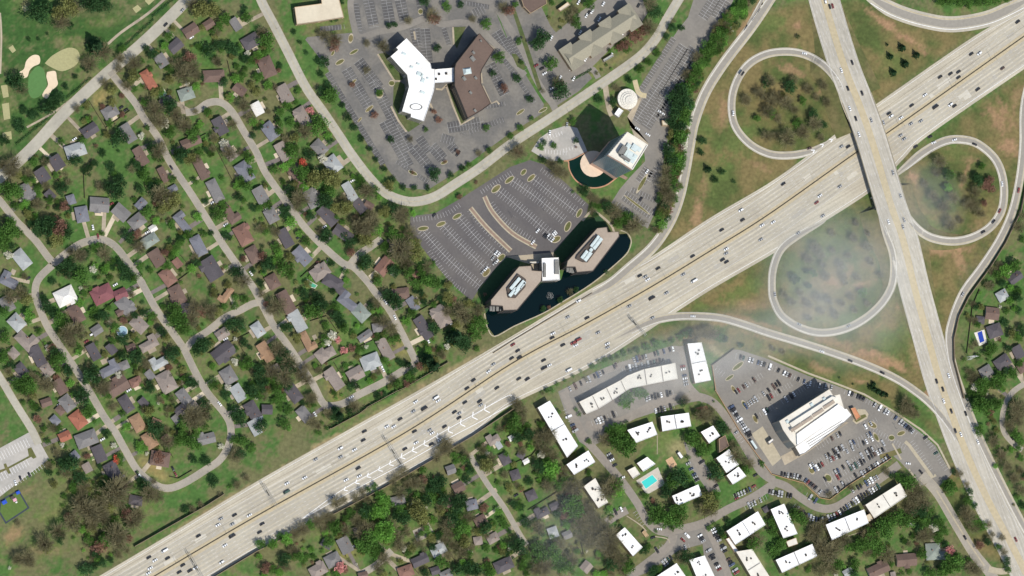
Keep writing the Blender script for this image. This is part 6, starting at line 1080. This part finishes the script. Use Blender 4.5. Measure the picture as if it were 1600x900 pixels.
# undergrowth and small trees beyond the counted ones: scattered in wooded yards, never on roads, lots or roofs
ZON = [([(0,330),(60,420),(60,500),(180,700),(250,790),(200,860),(130,880),(80,760),(60,690),(0,560)],150,(2.2,7)),([(190,60),(300,0),(400,0),(480,120),(600,310),(640,330),(720,460),(740,500),(660,590),(500,690),(360,640),(200,340),(150,170)],500,(2.2,7.6)),([(150,170),(50,250),(0,300),(80,400),(160,370),(230,440),(350,640),(240,740),(70,480)],260,(2.2,7)),
 ([(400,880),(800,640),(860,700),(960,870),(960,900),(400,900)],330,(2,7.5)),([(1500,470),(1600,400),(1600,900),(1500,640)],70,(2,6)),([(1210,900),(1340,850),(1430,790),(1540,900)],60,(2,5)),([(1130,5),(1178,0),(1100,110),(1085,140),(1072,200),(1060,300),(1030,365),(1025,340),(1040,290),(1043,210),(1055,150),(1078,110),(1108,70)],210,(4,8)),([(830,30),(1000,0),(960,110),(860,170)],20,(2,4)),([(840,640),(920,720),(970,900),(1000,870),(880,680),(870,640)],50,(2,5)),([(440,640),(540,690),(650,600),(740,520),(720,500),(640,580)],30,(2,5)),([(100,860),(210,850),(360,770),(560,670),(560,655),(200,840)],34,(1.5,3.5))]
for poly, cnt, (r0, r1) in ZON:
    bx = [p[0] for p in poly]; by = [p[1] for p in poly]; tries = 0; got = 0
    while got < cnt and tries < cnt*12:
        tries += 1; x = rt_.uniform(min(bx), max(bx)); y = rt_.uniform(min(by), max(by)); r = rt_.uniform(r0, r1)
        if not inpoly(x, y, poly) or segdist(x, y) < r*.7+1 or any(inpoly(x, y, q) for q in NOPLANT) or any(math.hypot(x-h[0], y-h[1]) < h[3]*.55+r for h in HL): continue
        k = rt_.choice('gggggddbboolrl' if rt_.random() < .9 else 'lwo'); R = r*PX*1.2; c = W(x, y, 0); stuffT.append((k, rt_.randrange(4), c, rt_.random()*6.28, (R, R, R*.9))); got += 1
# merge the small ones into one object
vs, fs, mi = [], [], []; o_ = 0; ks = list(FM); trng = np.random.RandomState(4)
CA = {k: [(np.array(m_.v, np.float32), np.array(m_.f, np.int32)) for m_ in CR[k]] for k in FM}
for (k, j, c, ang, sc) in stuffT:
    v, f = CA[k][j]; keepn = max(60, int(len(f)*(.5 if max(sc) < 3 else .9))); sel = trng.choice(len(f), min(keepn, len(f)), replace=False); f = f[sel]; used = f.ravel(); v2 = v[used]
    ca_, sa = math.cos(ang), math.sin(ang); x = (v2[:, 0]*ca_-v2[:, 1]*sa)*sc[0]+c.x; y = (v2[:, 0]*sa+v2[:, 1]*ca_)*sc[1]+c.y; z = v2[:, 2]*sc[2]+c.z
    vs.append(np.stack([x, y, z], 1)); n = len(f); fs.append(np.arange(n*4).reshape(n, 4)+o_); o_ += n*4; mi.append(np.full(n, ks.index(k)))
V_ = np.concatenate(vs); F_ = np.concatenate(fs); me = bpy.data.meshes.new('tree_cover'); me.vertices.add(len(V_)); me.vertices.foreach_set('co', V_.ravel()); me.loops.add(F_.size); me.loops.foreach_set('vertex_index', F_.ravel()); me.polygons.add(len(F_)); me.polygons.foreach_set('loop_start', np.arange(len(F_))*4)
for k in ks: me.materials.append(FM[k])
me.polygons.foreach_set('material_index', np.concatenate(mi)); me.update(calc_edges=True)
setp(link(bpy.data.objects.new('tree_cover', me)), 'undergrowth and small trees filling yards and wooded banks', 'undergrowth', kind='stuff')
# clipped hedges
def hedge(pts, wd, h, label):
    P = resample(polyW(pts), 1.2); N = normals2(P); r = random.Random(len(pts)); mb = MB()
    for p, n in zip(P, N):
        for k in range(10):
            c = p+n*r.uniform(-wd/2, wd/2)+Vector((0, 0, r.uniform(.3, h))); a = Vector((r.gauss(0, 1), r.gauss(0, 1), r.gauss(0, 1))).normalized(); b = a.orthogonal().normalized()*.4; c2 = a.cross(b); mb.quad(c-b-c2, c+b-c2, c+b+c2, c-b+c2)
    setp(part('hedge', mb, FM['d']), label, 'hedge')
hedge([(25,225),(75,185)], 1.6, 2.2, 'dark clipped hedge along the boulevard, lower left piece'); hedge([(104,153),(143,120)], 1.6, 2.2, 'dark clipped hedge along the boulevard below the golf bunkers'); hedge([(186,80),(240,30)], 1.6, 2.4, 'long dark hedge between the golf course and the boulevard'); hedge([(238,26),(275,-5)], 1.8, 2.6, 'dark hedge along the boulevard at the top edge')
hedge([(894,125),(925,108)], 2, 1.6, 'dark hedge between the hotel lot and the boulevard')
hedge([(510,895-225),(560,642),(600,622),(640,600),(690,572)], 2.6, 3, 'ragged hedge behind the street bend by the freeway')
# ---------------------------------------------------------------- cars
def paint(n, c, r=.35):
    m = mat('paint_'+n, c, rough=r, var=0, spec=.5); return m
PC = {'w': ('white', paint('white', (.72, .72, .70))), 's': ('silver', paint('silver', (.34, .34, .33))), 'd': ('black', paint('black', (.022, .02, .02))), 'r': ('red', paint('red', (.2, .04, .035))), 'b': ('blue', paint('blue', (.05, .07, .12))), 'n': ('brown', paint('brown', (.10, .06, .045))), 'g': ('green', paint('green', (.04, .08, .06))), 'y': ('yellow', paint('yellow', (.5, .36, .12)))}
GLS = mat('car_glass', (.015, .018, .02), rough=.08, var=0, spec=.6); TYR = mat('tyre', (.02, .02, .02), var=0)
def carmesh(kind, col):
    L, Wd = {'car': (4.9, 2.0), 'suv': (5.1, 2.1), 'van': (6.4, 2.3), 'truck': (6.6, 2.3)}[kind]; mb = MB(); h = Wd/2
    prof = {'car': [(-.5, .55), (-.48, .85), (-.30, .95), (-.16, 1.42), (.12, 1.46), (.26, 1.0), (.46, .82), (.5, .5)], 'suv': [(-.5, .6), (-.49, 1.1), (-.45, 1.72), (.10, 1.76), (.24, 1.15), (.47, .98), (.5, .55)],
            'van': [(-.5, .6), (-.5, 2.3), (.30, 2.35), (.40, 1.3), (.48, 1.05), (.5, .6)], 'truck': [(-.5, .6), (-.5, 1.0), (-.1, 1.02), (-.08, 1.75), (.16, 1.78), (.26, 1.15), (.48, 1.0), (.5, .6)]}[kind]
    def wz(z, x): return h*(1 if z < 1.05 else .84)*(1 if abs(x) < .44 else .9)
    pr = [(x*L, z) for x, z in prof]; n = len(pr); lo = [(x, .3) for x, z in pr]
    for i in range(n-1):
        a, b = pr[i], pr[i+1]; wa, wb = wz(a[1], a[0]/L), wz(b[1], b[0]/L)
        gl = (abs(b[1]-a[1]) > .3 and min(a[1], b[1]) > .8 and kind != 'van') or (kind == 'van' and i == 2)
        mb.quad((a[0], -wa, a[1]), (b[0], -wb, b[1]), (b[0], wb, b[1]), (a[0], wa, a[1]), 1 if gl else 0)
        for s_ in (1, -1):
            q = [(a[0], s_*h*.97, .3), (b[0], s_*h*.97, .3), (b[0], s_*wb, min(b[1], 1.0)), (a[0], s_*wa, min(a[1], 1.0))]; mb.quad(*(q if s_ < 0 else reversed(q)), 0)
            if max(a[1], b[1]) > 1.02: q = [(a[0], s_*h*.97, min(a[1], 1.0)), (b[0], s_*h*.97, min(b[1], 1.0)), (b[0], s_*wb, b[1]), (a[0], s_*wa, a[1])]; mb.quad(*(q if s_ < 0 else reversed(q)), 1)
    mb.quad((pr[0][0], -h*.9, .3), (pr[0][0], h*.9, .3), (pr[0][0], h*.9, pr[0][1]), (pr[0][0], -h*.9, pr[0][1]), 0)
    for sx in (-.3, .31):
        for sy in (-1, 1): mb.cyl((sx*L, sy*h*.82, .33), (sx*L, sy*(h+.01), .33), .33, .33, 10, 2)
    return mb
CMB = {k: carmesh(k, None) for k in ('car', 'suv', 'van', 'truck')}
CMS = {(k, c): CMB[k].mesh(k+'_'+PC[c][0], [PC[c][1], GLS, TYR]) for k in CMB for c in PC}
CARS = []     # x,y,colour,kind,angle(deg, image),z,where
def near_ang(x, y, P):
    q = smooth(P, 4); b = min(range(len(q)-1), key=lambda i: (q[i][0]-x)**2+(q[i][1]-y)**2); return math.degrees(math.atan2(q[b+1][1]-q[b][1], q[b+1][0]-q[b][0]))
def C4(ox, oy, s, where, path=None, ang=None, z=.12):
    for t in s.split('|'):
        f = t.split(); x, y = ox+float(f[0])/4, oy+float(f[1])/4; k = f[3] if len(f) > 3 else 'car'; a = ang if ang is not None else near_ang(x, y, path); zz = z
        if path is NS: zz = zns(y)+.15
        CARS.append((x, y, f[2], k, a, zz, where))
FW = 'driving on the freeway'
C4(1200, 0, "1270 338 d|1320 335 w suv|1560 138 d suv|1190 450 d|1140 462 d|1075 482 d|1190 485 d|1465 428 n|1310 560 d suv|980 595 w|897 660 d|1045 670 d van|1140 655 w suv|1165 663 d|755 710 d|768 728 w suv|830 738 w|893 775 s|955 758 s|828 848 s|850 870 s", FW, HW_MED)
C4(1200, 0, "357 8 w suv|385 42 d|403 38 r|525 392 d|458 440 w|498 553 d|587 583 d|510 678 w|548 742 d|645 752 s|720 765 s|568 840 w", 'driving on the crossing road', NS)
C4(1200, 0, "228 335 w", 'on the upper left loop ramp', ang=8); C4(1200, 0, "1012 855 d|1035 892 w|1165 875 w", 'on the right loop ramp', ang=-20)
C4(1200, 225, "458 17 s|500 17 d|95 250 d|323 325 w|448 267 s|303 367 r|342 450 s|32 490 w|188 558 s|922 17 d", FW, HW_MED); C4(1200, 225, "780 180 s|827 325 s|752 487 w|842 518 s|850 475 s", 'driving on the crossing road', NS)
C4(1200, 225, "258 27 n", 'on the upper left loop ramp', ang=-20); C4(1200, 225, "1290 2 d", 'on the right loop ramp', ang=20); C4(1200, 225, "1462 250 w|1447 418 r|1408 485 d|1343 550 d", 'on the right loop ramp', [(1556,250),(1568,285),(1566,325),(1549,353),(1520,371)])
C4(1200, 225, "1565 290 r suv", 'on the outer right ramp', ang=100)
C4(800, 225, "1430 415 w suv|1440 475 d|1562 510 w|1310 538 d|1555 598 s|1338 658 w|1338 685 s|1128 702 d|1315 725 d suv|1340 738 d|912 778 d|1070 817 s|1137 857 w van|798 824 d|832 830 s|847 848 w", FW, HW_MED)
C4(800, 450, "415 83 w suv|347 183 s|468 188 d|255 285 w|250 312 d|872 65 d van|965 32 s|733 115 s|537 280 s|412 325 r van|385 343 r truck|397 360 w|317 357 d|595 350 w|597 372 s|197 453 d|232 485 w|200 500 d truck|353 515 w van|35 393 d|45 435 d suv|42 568 d|95 570 d suv|5 355 r", FW, HW_MED)
C4(800, 450, "877 188 s", FW, HW_MED); C4(800, 450, "1130 178 w", 'on the exit ramp below the freeway', ang=2, z=.3)
C4(400, 450, "1483 478 s|1453 523 w|1597 440 d|1358 577 d|1318 628 d|1505 625 d|1397 710 d suv|1405 733 s|1305 716 d|1240 776 d|1270 785 s|1268 812 d|1122 688 w van|1138 705 w|1050 755 d van|997 712 w|983 772 s|900 820 d|817 867 w|860 867 w|1178 867 d|1085 890 s|677 897 d|990 897 d", FW, HW_MED)
C4(400, 675, "527 103 w suv|615 112 w|670 52 d|528 157 s|372 172 s|303 287 w|193 322 w|190 375 g van|638 227 d suv|563 300 w|645 277 w|930 107 d|1000 68 w|1100 8 w|1095 77 d|1150 50 w|480 405 s|38 575 d|22 627 d", FW, HW_MED)
C4(0, 675, "1465 520 d|1558 522 w|1380 543 s|1362 582 w|1452 577 s|1450 652 d van|1240 650 d|1405 710 w|1385 815 w suv|1028 743 w van|930 785 d|968 803 w|1047 790 d|938 852 w|928 883 w|1142 833 d|1120 877 d|1187 868 d suv|1222 850 w suv", FW, HW_MED)
C4(1200, 450, "513 455 d|713 530 d|335 397 w", 'on the exit ramp below the freeway', [(1282,545),(1350,569),(1395,589),(1427,609)], z=.3); C4(1200, 450, "1128 548 w|1053 583 d|1092 633 d|1097 707 w|1145 770 d|1235 785 d|1170 893 d", 'driving on the crossing road', NS)
C4(1200, 450, "1215 40 s|1240 680 d", 'on the outer right ramp', ang=122, z=.3); C4(1200, 450, "195 228 s|503 238 s|42 40 s", 'on the lower hazy loop ramp', [(1206,450),(1209,470),(1222,494),(1250,512),(1282,520),(1317,515),(1350,499)], z=.3)
C4(1200, 675, "1205 15 w|1310 62 w|1548 672 r", 'driving on the crossing road', NS); C4(1200, 675, "1230 660 d|955 250 d", 'on the lower right access road', R8, z=.3); C4(1200, 675, "875 198 w", 'at the lower right lot entrance', ang=5)
C4(1200, 675, "1525 38 d", 'on the east crescent', ang=50)
C4(800, 0, "1440 460 d", 'on the upper left loop ramp', ang=-55, z=4); C4(800, 0, "1382 708 w", 'on the upper left loop ramp', ang=90, z=1)
C4(0, 0, "1140 65 s|1035 155 d", 'on the golf side boulevard', S0); C4(0, 225, "1070 148 d|1568 810 w", 'on the second curving street', S1); C4(0, 225, "580 522 w|612 577 r", 'by the arc of the looping street', ang=80)
C4(400, 450, "808 88 w|867 185 w", 'parked on the third curving street', S2); C4(400, 450, "595 683 w|1213 330 w", 'on the street by the sound wall', S1); C4(0, 450, "1372 725 w", 'on the looping street', S3); C4(0, 675, "855 258 d|868 267 w", 'on the looping street', S3)
DW = 'parked in a driveway'
C4(0, 0, "757 672 d|787 688 d|465 870 w|1195 235 w suv|1330 155 w", DW, ang=-35); C4(0, 225, "1080 285 w|1330 365 w|1410 505 w|175 840 d|920 553 w|720 880 w|695 375 r", DW, ang=-32)
C4(0, 450, "1120 765 w|1410 320 w|1130 90 w|575 290 w suv|805 640 w|540 335 r|460 228 w|370 728 s", DW, ang=-32); C4(0, 675, "640 47 w", DW, ang=-30); C4(0, 675, "1080 230 d|1097 265 r", DW, ang=62)
C4(400, 225, "603 230 w|850 522 d|400 535 d|427 518 w|305 270 w|265 585 d|388 735 r|60 410 w", DW, ang=-32); C4(400, 450, "793 510 w|368 790 w|1213 215 w|1075 330 w|455 360 w|330 790 w|780 480 w|280 545 w", DW, ang=60)
C4(0, 675, "95 318 w|127 290 d|182 268 d", 'in the striped school car park', ang=70); C4(800, 675, "920 608 w", 'at the central apartment drive junction', ang=3); C4(800, 675, "690 285 w|880 660 d", 'beside the apartment drive', ang=-20)
LT = 'parked in the hotel car park'
C4(800, 0, "245 238 w|480 80 d|465 97 w|500 72 w|570 25 w|415 15 w|695 205 w|620 345 w|370 430 w|300 487 w|385 492 w|460 370 w|490 340 y|605 265 n|640 240 d|790 35 d|545 120 w|425 205 w|760 155 d", LT, ang=-60)
C4(800, 0, "203 460 w|185 430 d|50 240 d|252 550 w|150 410 r", 'in the long aisle left of the hotel', ang=-32); C4(800, 0, "235 830 w|343 780 s", 'in front of the dark glass tower', ang=95)
C4(800, 0, "925 700 w|940 710 w|783 805 w|848 842 w", 'in the tower car park', ang=30); C4(800, 225, "843 172 w|805 345 d", 'below the dark glass tower', ang=-55)
C4(800, 225, "160 543 w|205 572 d|215 580 d|225 575 w|262 555 w|270 565 w|238 590 s|252 600 w|130 615 w", 'in the dark curved car park', ang=-50); C4(400, 225, "1500 680 w|1515 690 w|1480 715 s|1505 735 w|1490 745 s|1438 780 w|1415 800 s|1112 445 d|1265 55 d|1260 65 d", 'in the dark curved car park', ang=-50)
C4(400, 675, "1065 855 d|600 720 w", DW, ang=-30); C4(800, 675, "25 395 d|60 365 r|410 530 w|1405 415 r|1510 340 r|1520 270 d", 'beside the apartment drive', ang=-30)
rc = random.Random(9); PARK = []
def rowcars(rows, where):
    for pts, f, dbl in rows:
        P = [(p[0], p[1]) for p in (smooth(pts, 6) if len(pts) > 2 else pts)]; acc = 0; L = sum(math.dist(a, b) for a, b in zip(P[:-1], P[1:])); s_ = 2.4; 
        while s_ < L:
            t = s_; 
            for a, b in zip(P[:-1], P[1:]):
                d = math.dist(a, b)
                if t <= d: break
                t -= d
            x = a[0]+(b[0]-a[0])*t/d; y = a[1]+(b[1]-a[1])*t/d; an = math.degrees(math.atan2(b[1]-a[1], b[0]-a[0]))+90+rc.uniform(-3, 3)
            if rc.random() < f: PARK.append((x, y, rc.choice('ddddddwwwsssssb' if rc.random() < .88 else 'nrbg'), rc.choice(('car', 'car', 'suv', 'truck')), an, .13, where))
            s_ += 4.85
rowcars(ALR, 'in the apartment parking rows'); nA = len(PARK); rowcars(BLR, 'in the big office car park')
names = {'car': 'car', 'suv': 'estate car', 'van': 'van', 'truck': 'pickup truck'}
allc = CARS+PARK; rc.shuffle(PARK); indiv = CARS+PARK[:max(0, 300-len(CARS))]; rest = PARK[max(0, 300-len(CARS)):]
for (x, y, c, k, a, z, where) in indiv:
    rt = setp(link(bpy.data.objects.new({'car': 'car', 'suv': 'estate_car', 'van': 'van', 'truck': 'pickup_truck'}[k], CMS[(k, c)])), None, 'van' if k == 'van' else 'car', 'cars and vans on roads and in lots')
    rt.location = W(x, y, z); rt.rotation_euler = (0, 0, math.radians(-a+rc.choice((0, 180)) if where != FW else -a)); 
    if where == FW: rt.scale = (1.03, 1.0, 1)
    nl, lx, ly = min(LM, key=lambda l: (l[1]-x)**2+(l[2]-y)**2)
    w2 = {FW: 'on the freeway '+rel(x, y), DW: 'in a driveway '+rel(x, y), 'in the apartment parking rows': 'parked '+rel(x, y), 'in the big office car park': 'parked '+rel(x, y)}.get(where, where)
    qlabel(rt, PC[c][0]+' '+names[k], x, y, w2)
mb = MB(); cols = list(PC)
for (x, y, c, k, a, z, where) in rest:
    p = W(x, y, z); m_ = CMB[k]; A = math.radians(-a); ca_, sa = math.cos(A), math.sin(A); o_ = len(mb.v)
    mb.v += [(v[0]*ca_-v[1]*sa+p.x, v[0]*sa+v[1]*ca_+p.y, v[2]+p.z) for v in m_.v]; mb.f += [tuple(i+o_ for i in f) for f in m_.f]; mb.m += [{0: cols.index(c), 1: len(cols), 2: len(cols)+1}[q] for q in m_.m]
if rest: setp(part('parked_cars', mb, [PC[c][1] for c in cols]+[GLS, TYR]), 'remaining parked cars packed along the car park rows', 'cars', kind='stuff')
# ---------------------------------------------------------------- gantries, lamps, poles, pylon
STL = mat('galvanised_steel', sr(150, 146, 136), var=.1, rough=.5); SGN = mat('sign_back', sr(120, 116, 106), var=.1); SGG = mat('green_sign', sr(30, 90, 66), var=0)
def gantry(a, b, label, signs):
    A, B = W(*a), W(*b); rt = root('sign_gantry', (0, 0, 0), label, 'sign gantry'); d = (B-A).normalized(); n = Vector((-d.y, d.x, 0)); L = (B-A).length
    for p in (A, B):
        mb = MB(); mb.cyl(p-n*.8, p-n*.8+Vector((0, 0, 7.5)), .2, .16, 8); mb.cyl(p+n*.8, p+n*.8+Vector((0, 0, 7.5)), .2, .16, 8); part('post', mb, STL, rt)
    mb = MB()
    for z in (6.6, 7.6):
        for s_ in (-.8, .8): mb.cyl(A+n*s_+Vector((0, 0, z)), B+n*s_+Vector((0, 0, z)), .13, .13, 6)
    k = int(L/1.6)
    for i in range(k):
        p = A+d*L*i/k; q = A+d*L*(i+1)/k; s_ = 1 if i % 2 else -1; mb.cyl(p+n*.8*s_+Vector((0, 0, 7.6)), q-n*.8*s_+Vector((0, 0, 7.6)), .07, .07, 5); mb.cyl(p+n*.8+Vector((0, 0, 6.6)), q+n*.8+Vector((0, 0, 7.6)), .06, .06, 5)
    part('truss', mb, STL, rt)
    for t, w_ in signs:
        c = A+d*L*t-n*1.1; mb = MB(); mb.prism([(c-d*w_/2)[:2], (c+d*w_/2)[:2], (c+d*w_/2+n*.2)[:2], (c-d*w_/2+n*.2)[:2]], 5.2, 9.0); part('sign_panel', mb, SGN, rt)
gantry((409,757),(429,790), 'truss sign gantry over the upper carriageway of the freeway', ((.4, 6),)); gantry((600,686),(628,730), 'truss sign gantry over the carriageway beside the painted chevrons', ((.45, 5), (.8, 6)))
gantry((292,864),(314,902), 'truss sign gantry near the bottom left end of the freeway', ((.3, 5), (.6, 6))); gantry((984,498),(1006,525), 'single sign gantry over the freeway at the exit gore', ((.25, 5),))
M_LAMP = mat('lamp_housing', sr(120, 118, 112), var=0)
def lamp(x, y, h, ang, double, nm='street_lamp', look='tall steel street lamp', arm=2.6, z0=0):
    c = W(x, y, z0); rt = root(nm, c, None, 'street lamp', 'street lamps'); mb = MB(); mb.cyl((0, 0, 0), (0, 0, h), .15, .08, 8); part('pole', mb, STL, rt); a = math.radians(-ang)
    for s_ in ((1, -1) if double else (1,)):
        e = Vector((math.cos(a)*arm*s_, math.sin(a)*arm*s_, h+.3)); mb = MB(); mb.cyl((0, 0, h-.1), e, .07, .05, 6); mb.box((e.x, e.y, h+.2), (.9, .4, .18), a); part('lamp_head', mb, M_LAMP, rt)
    qlabel(rt, ('double armed ' if double else 'single armed ')+look, x, y)
P_ = smooth(HW_MED, 8); acc = 0; nxt = 40
for a, b in zip(P_[:-1], P_[1:]):
    d = math.dist(a, b)
    if acc+d > nxt: lamp(a[0], a[1], 13, 60, True, look='median lamp'); nxt += 88
    acc += d
for (x, y) in ((837,90),(856,125),(905,165),(985,105),(1012,80),(888,175),(689,312),(786,245),(749,270),(756,264),(826,218),(640,318),(560,262),(520,200),(468,115),(432,45)): lamp(x, y, 9, -30, False)
for (x, y) in ((700,370),(740,350),(800,340),(850,330),(720,420),(820,290),(620,200),(640,250),(570,130),(720,210),(1180,600),(1230,580),(1300,720),(1340,700),(1400,670),(1210,640),(1050,100),(1020,150)): lamp(x, y, 9, 30, True, look='car park lamp', arm=1)
rt = root('lattice_pylon', W(1513, 560), 'white lattice mast standing at the edge of the right hand backyards', 'pylon')
mb = MB()
for sx, sy in ((-1, -1), (1, -1), (1, 1), (-1, 1)): mb.cyl((sx*1.6, sy*1.6, 0), (sx*.35, sy*.35, 24), .12, .08, 5)
for k in range(10):
    z = k*2.4; f = 1.6-1.25*k/10; g = 1.6-1.25*(k+1)/10
    for (s1, t1), (s2, t2) in (((-1, -1), (1, -1)), ((1, -1), (1, 1)), ((1, 1), (-1, 1)), ((-1, 1), (-1, -1))): mb.cyl((s1*f, t1*f, z), (s2*g, t2*g, z+2.4), .06, .06, 4)
part('lattice', mb, R_WHITE, rt)
for z in (16, 20): mb = MB(); mb.cyl((-3.4, 0, z), (3.4, 0, z), .12, .12, 5); part('crossarm', mb, R_WHITE, rt)
flush_labels()
# ---------------------------------------------------------------- thin drifting cloud above the loops
def cloud(x, y, rx, ry, ang, dens, z=16, th=9, seed=0, label=''):
    c = W(x, y, z); mb = MB(); rings = 8; seg = 24; vs = []
    for i in range(rings+1):
        t = math.pi*i/rings-math.pi/2
        for k in range(seg): a = 2*math.pi*k/seg; vs.append((math.cos(t)*math.cos(a), math.cos(t)*math.sin(a), math.sin(t)))
    mb.add(vs, [(i*seg+k, i*seg+(k+1) % seg, (i+1)*seg+(k+1) % seg, (i+1)*seg+k) for i in range(rings) for k in range(seg)])
    m = bpy.data.materials.new('cloud_vapour'); m.use_nodes = True; n = m.node_tree.nodes; l = m.node_tree.links; n.remove(n['Principled BSDF']); v = n.new('ShaderNodeVolumePrincipled'); l.new(v.outputs[0], n['Material Output'].inputs['Volume'])
    v.inputs['Color'].default_value = (.97, 1.0, .975, 1); v.inputs['Anisotropy'].default_value = -.6
    tc = n.new('ShaderNodeTexCoord'); ln = n.new('ShaderNodeVectorMath'); ln.operation = 'LENGTH'; l.new(tc.outputs['Object'], ln.inputs[0])
    no = n.new('ShaderNodeTexNoise'); no.inputs['Scale'].default_value = 1.8; no.inputs['Detail'].default_value = 2; mp = n.new('ShaderNodeMapping'); mp.inputs['Location'].default_value = (seed, seed*2, 0); mp.inputs['Scale'].default_value = (1, 1.4, .3); l.new(tc.outputs['Object'], mp.inputs[0]); l.new(mp.outputs[0], no.inputs['Vector'])
    r = n.new('ShaderNodeMapRange'); r.inputs[1].default_value = 1.0; r.inputs[2].default_value = .45; r.interpolation_type = 'SMOOTHSTEP'; l.new(ln.outputs['Value'], r.inputs[0])
    r2 = n.new('ShaderNodeMapRange'); r2.inputs[1].default_value = -.3; r2.inputs[2].default_value = .8; l.new(no.outputs[0], r2.inputs[0])
    mu = n.new('ShaderNodeMath'); mu.operation = 'MULTIPLY'; l.new(r.outputs[0], mu.inputs[0]); l.new(r2.outputs[0], mu.inputs[1]); m2 = n.new('ShaderNodeMath'); m2.operation = 'MULTIPLY'; l.new(mu.outputs[0], m2.inputs[0]); m2.inputs[1].default_value = dens/th; l.new(m2.outputs[0], v.inputs['Density'])
    o = part('thin_cloud', mb, m); o.location = c; o.scale = (rx*PX, ry*PX, th); o.rotation_euler = (0, 0, math.radians(-ang)); setp(o, label, 'cloud', kind='stuff')
cloud(1312, 446, 165, 160, 20, .23, seed=1, label='pale thin cloud drifting over the lower loop')
cloud(1440, 320, 90, 90, 60, .10, seed=4, label='faint thin cloud beside the right loop')
cloud(1090, 555, 300, 80, -18, .15, seed=7, label='faint veil of cloud over the bent apartment block')
cloud(890, 830, 90, 110, 20, .05, seed=9, label='faint veil of cloud over the lower backyards')
S.cycles.volume_step_rate = 2.0; S.cycles.volume_max_steps = 64
S.cycles.use_adaptive_sampling = True; S.cycles.max_bounces = 8; S.cycles.volume_bounces = 5; S.cycles.diffuse_bounces = 3
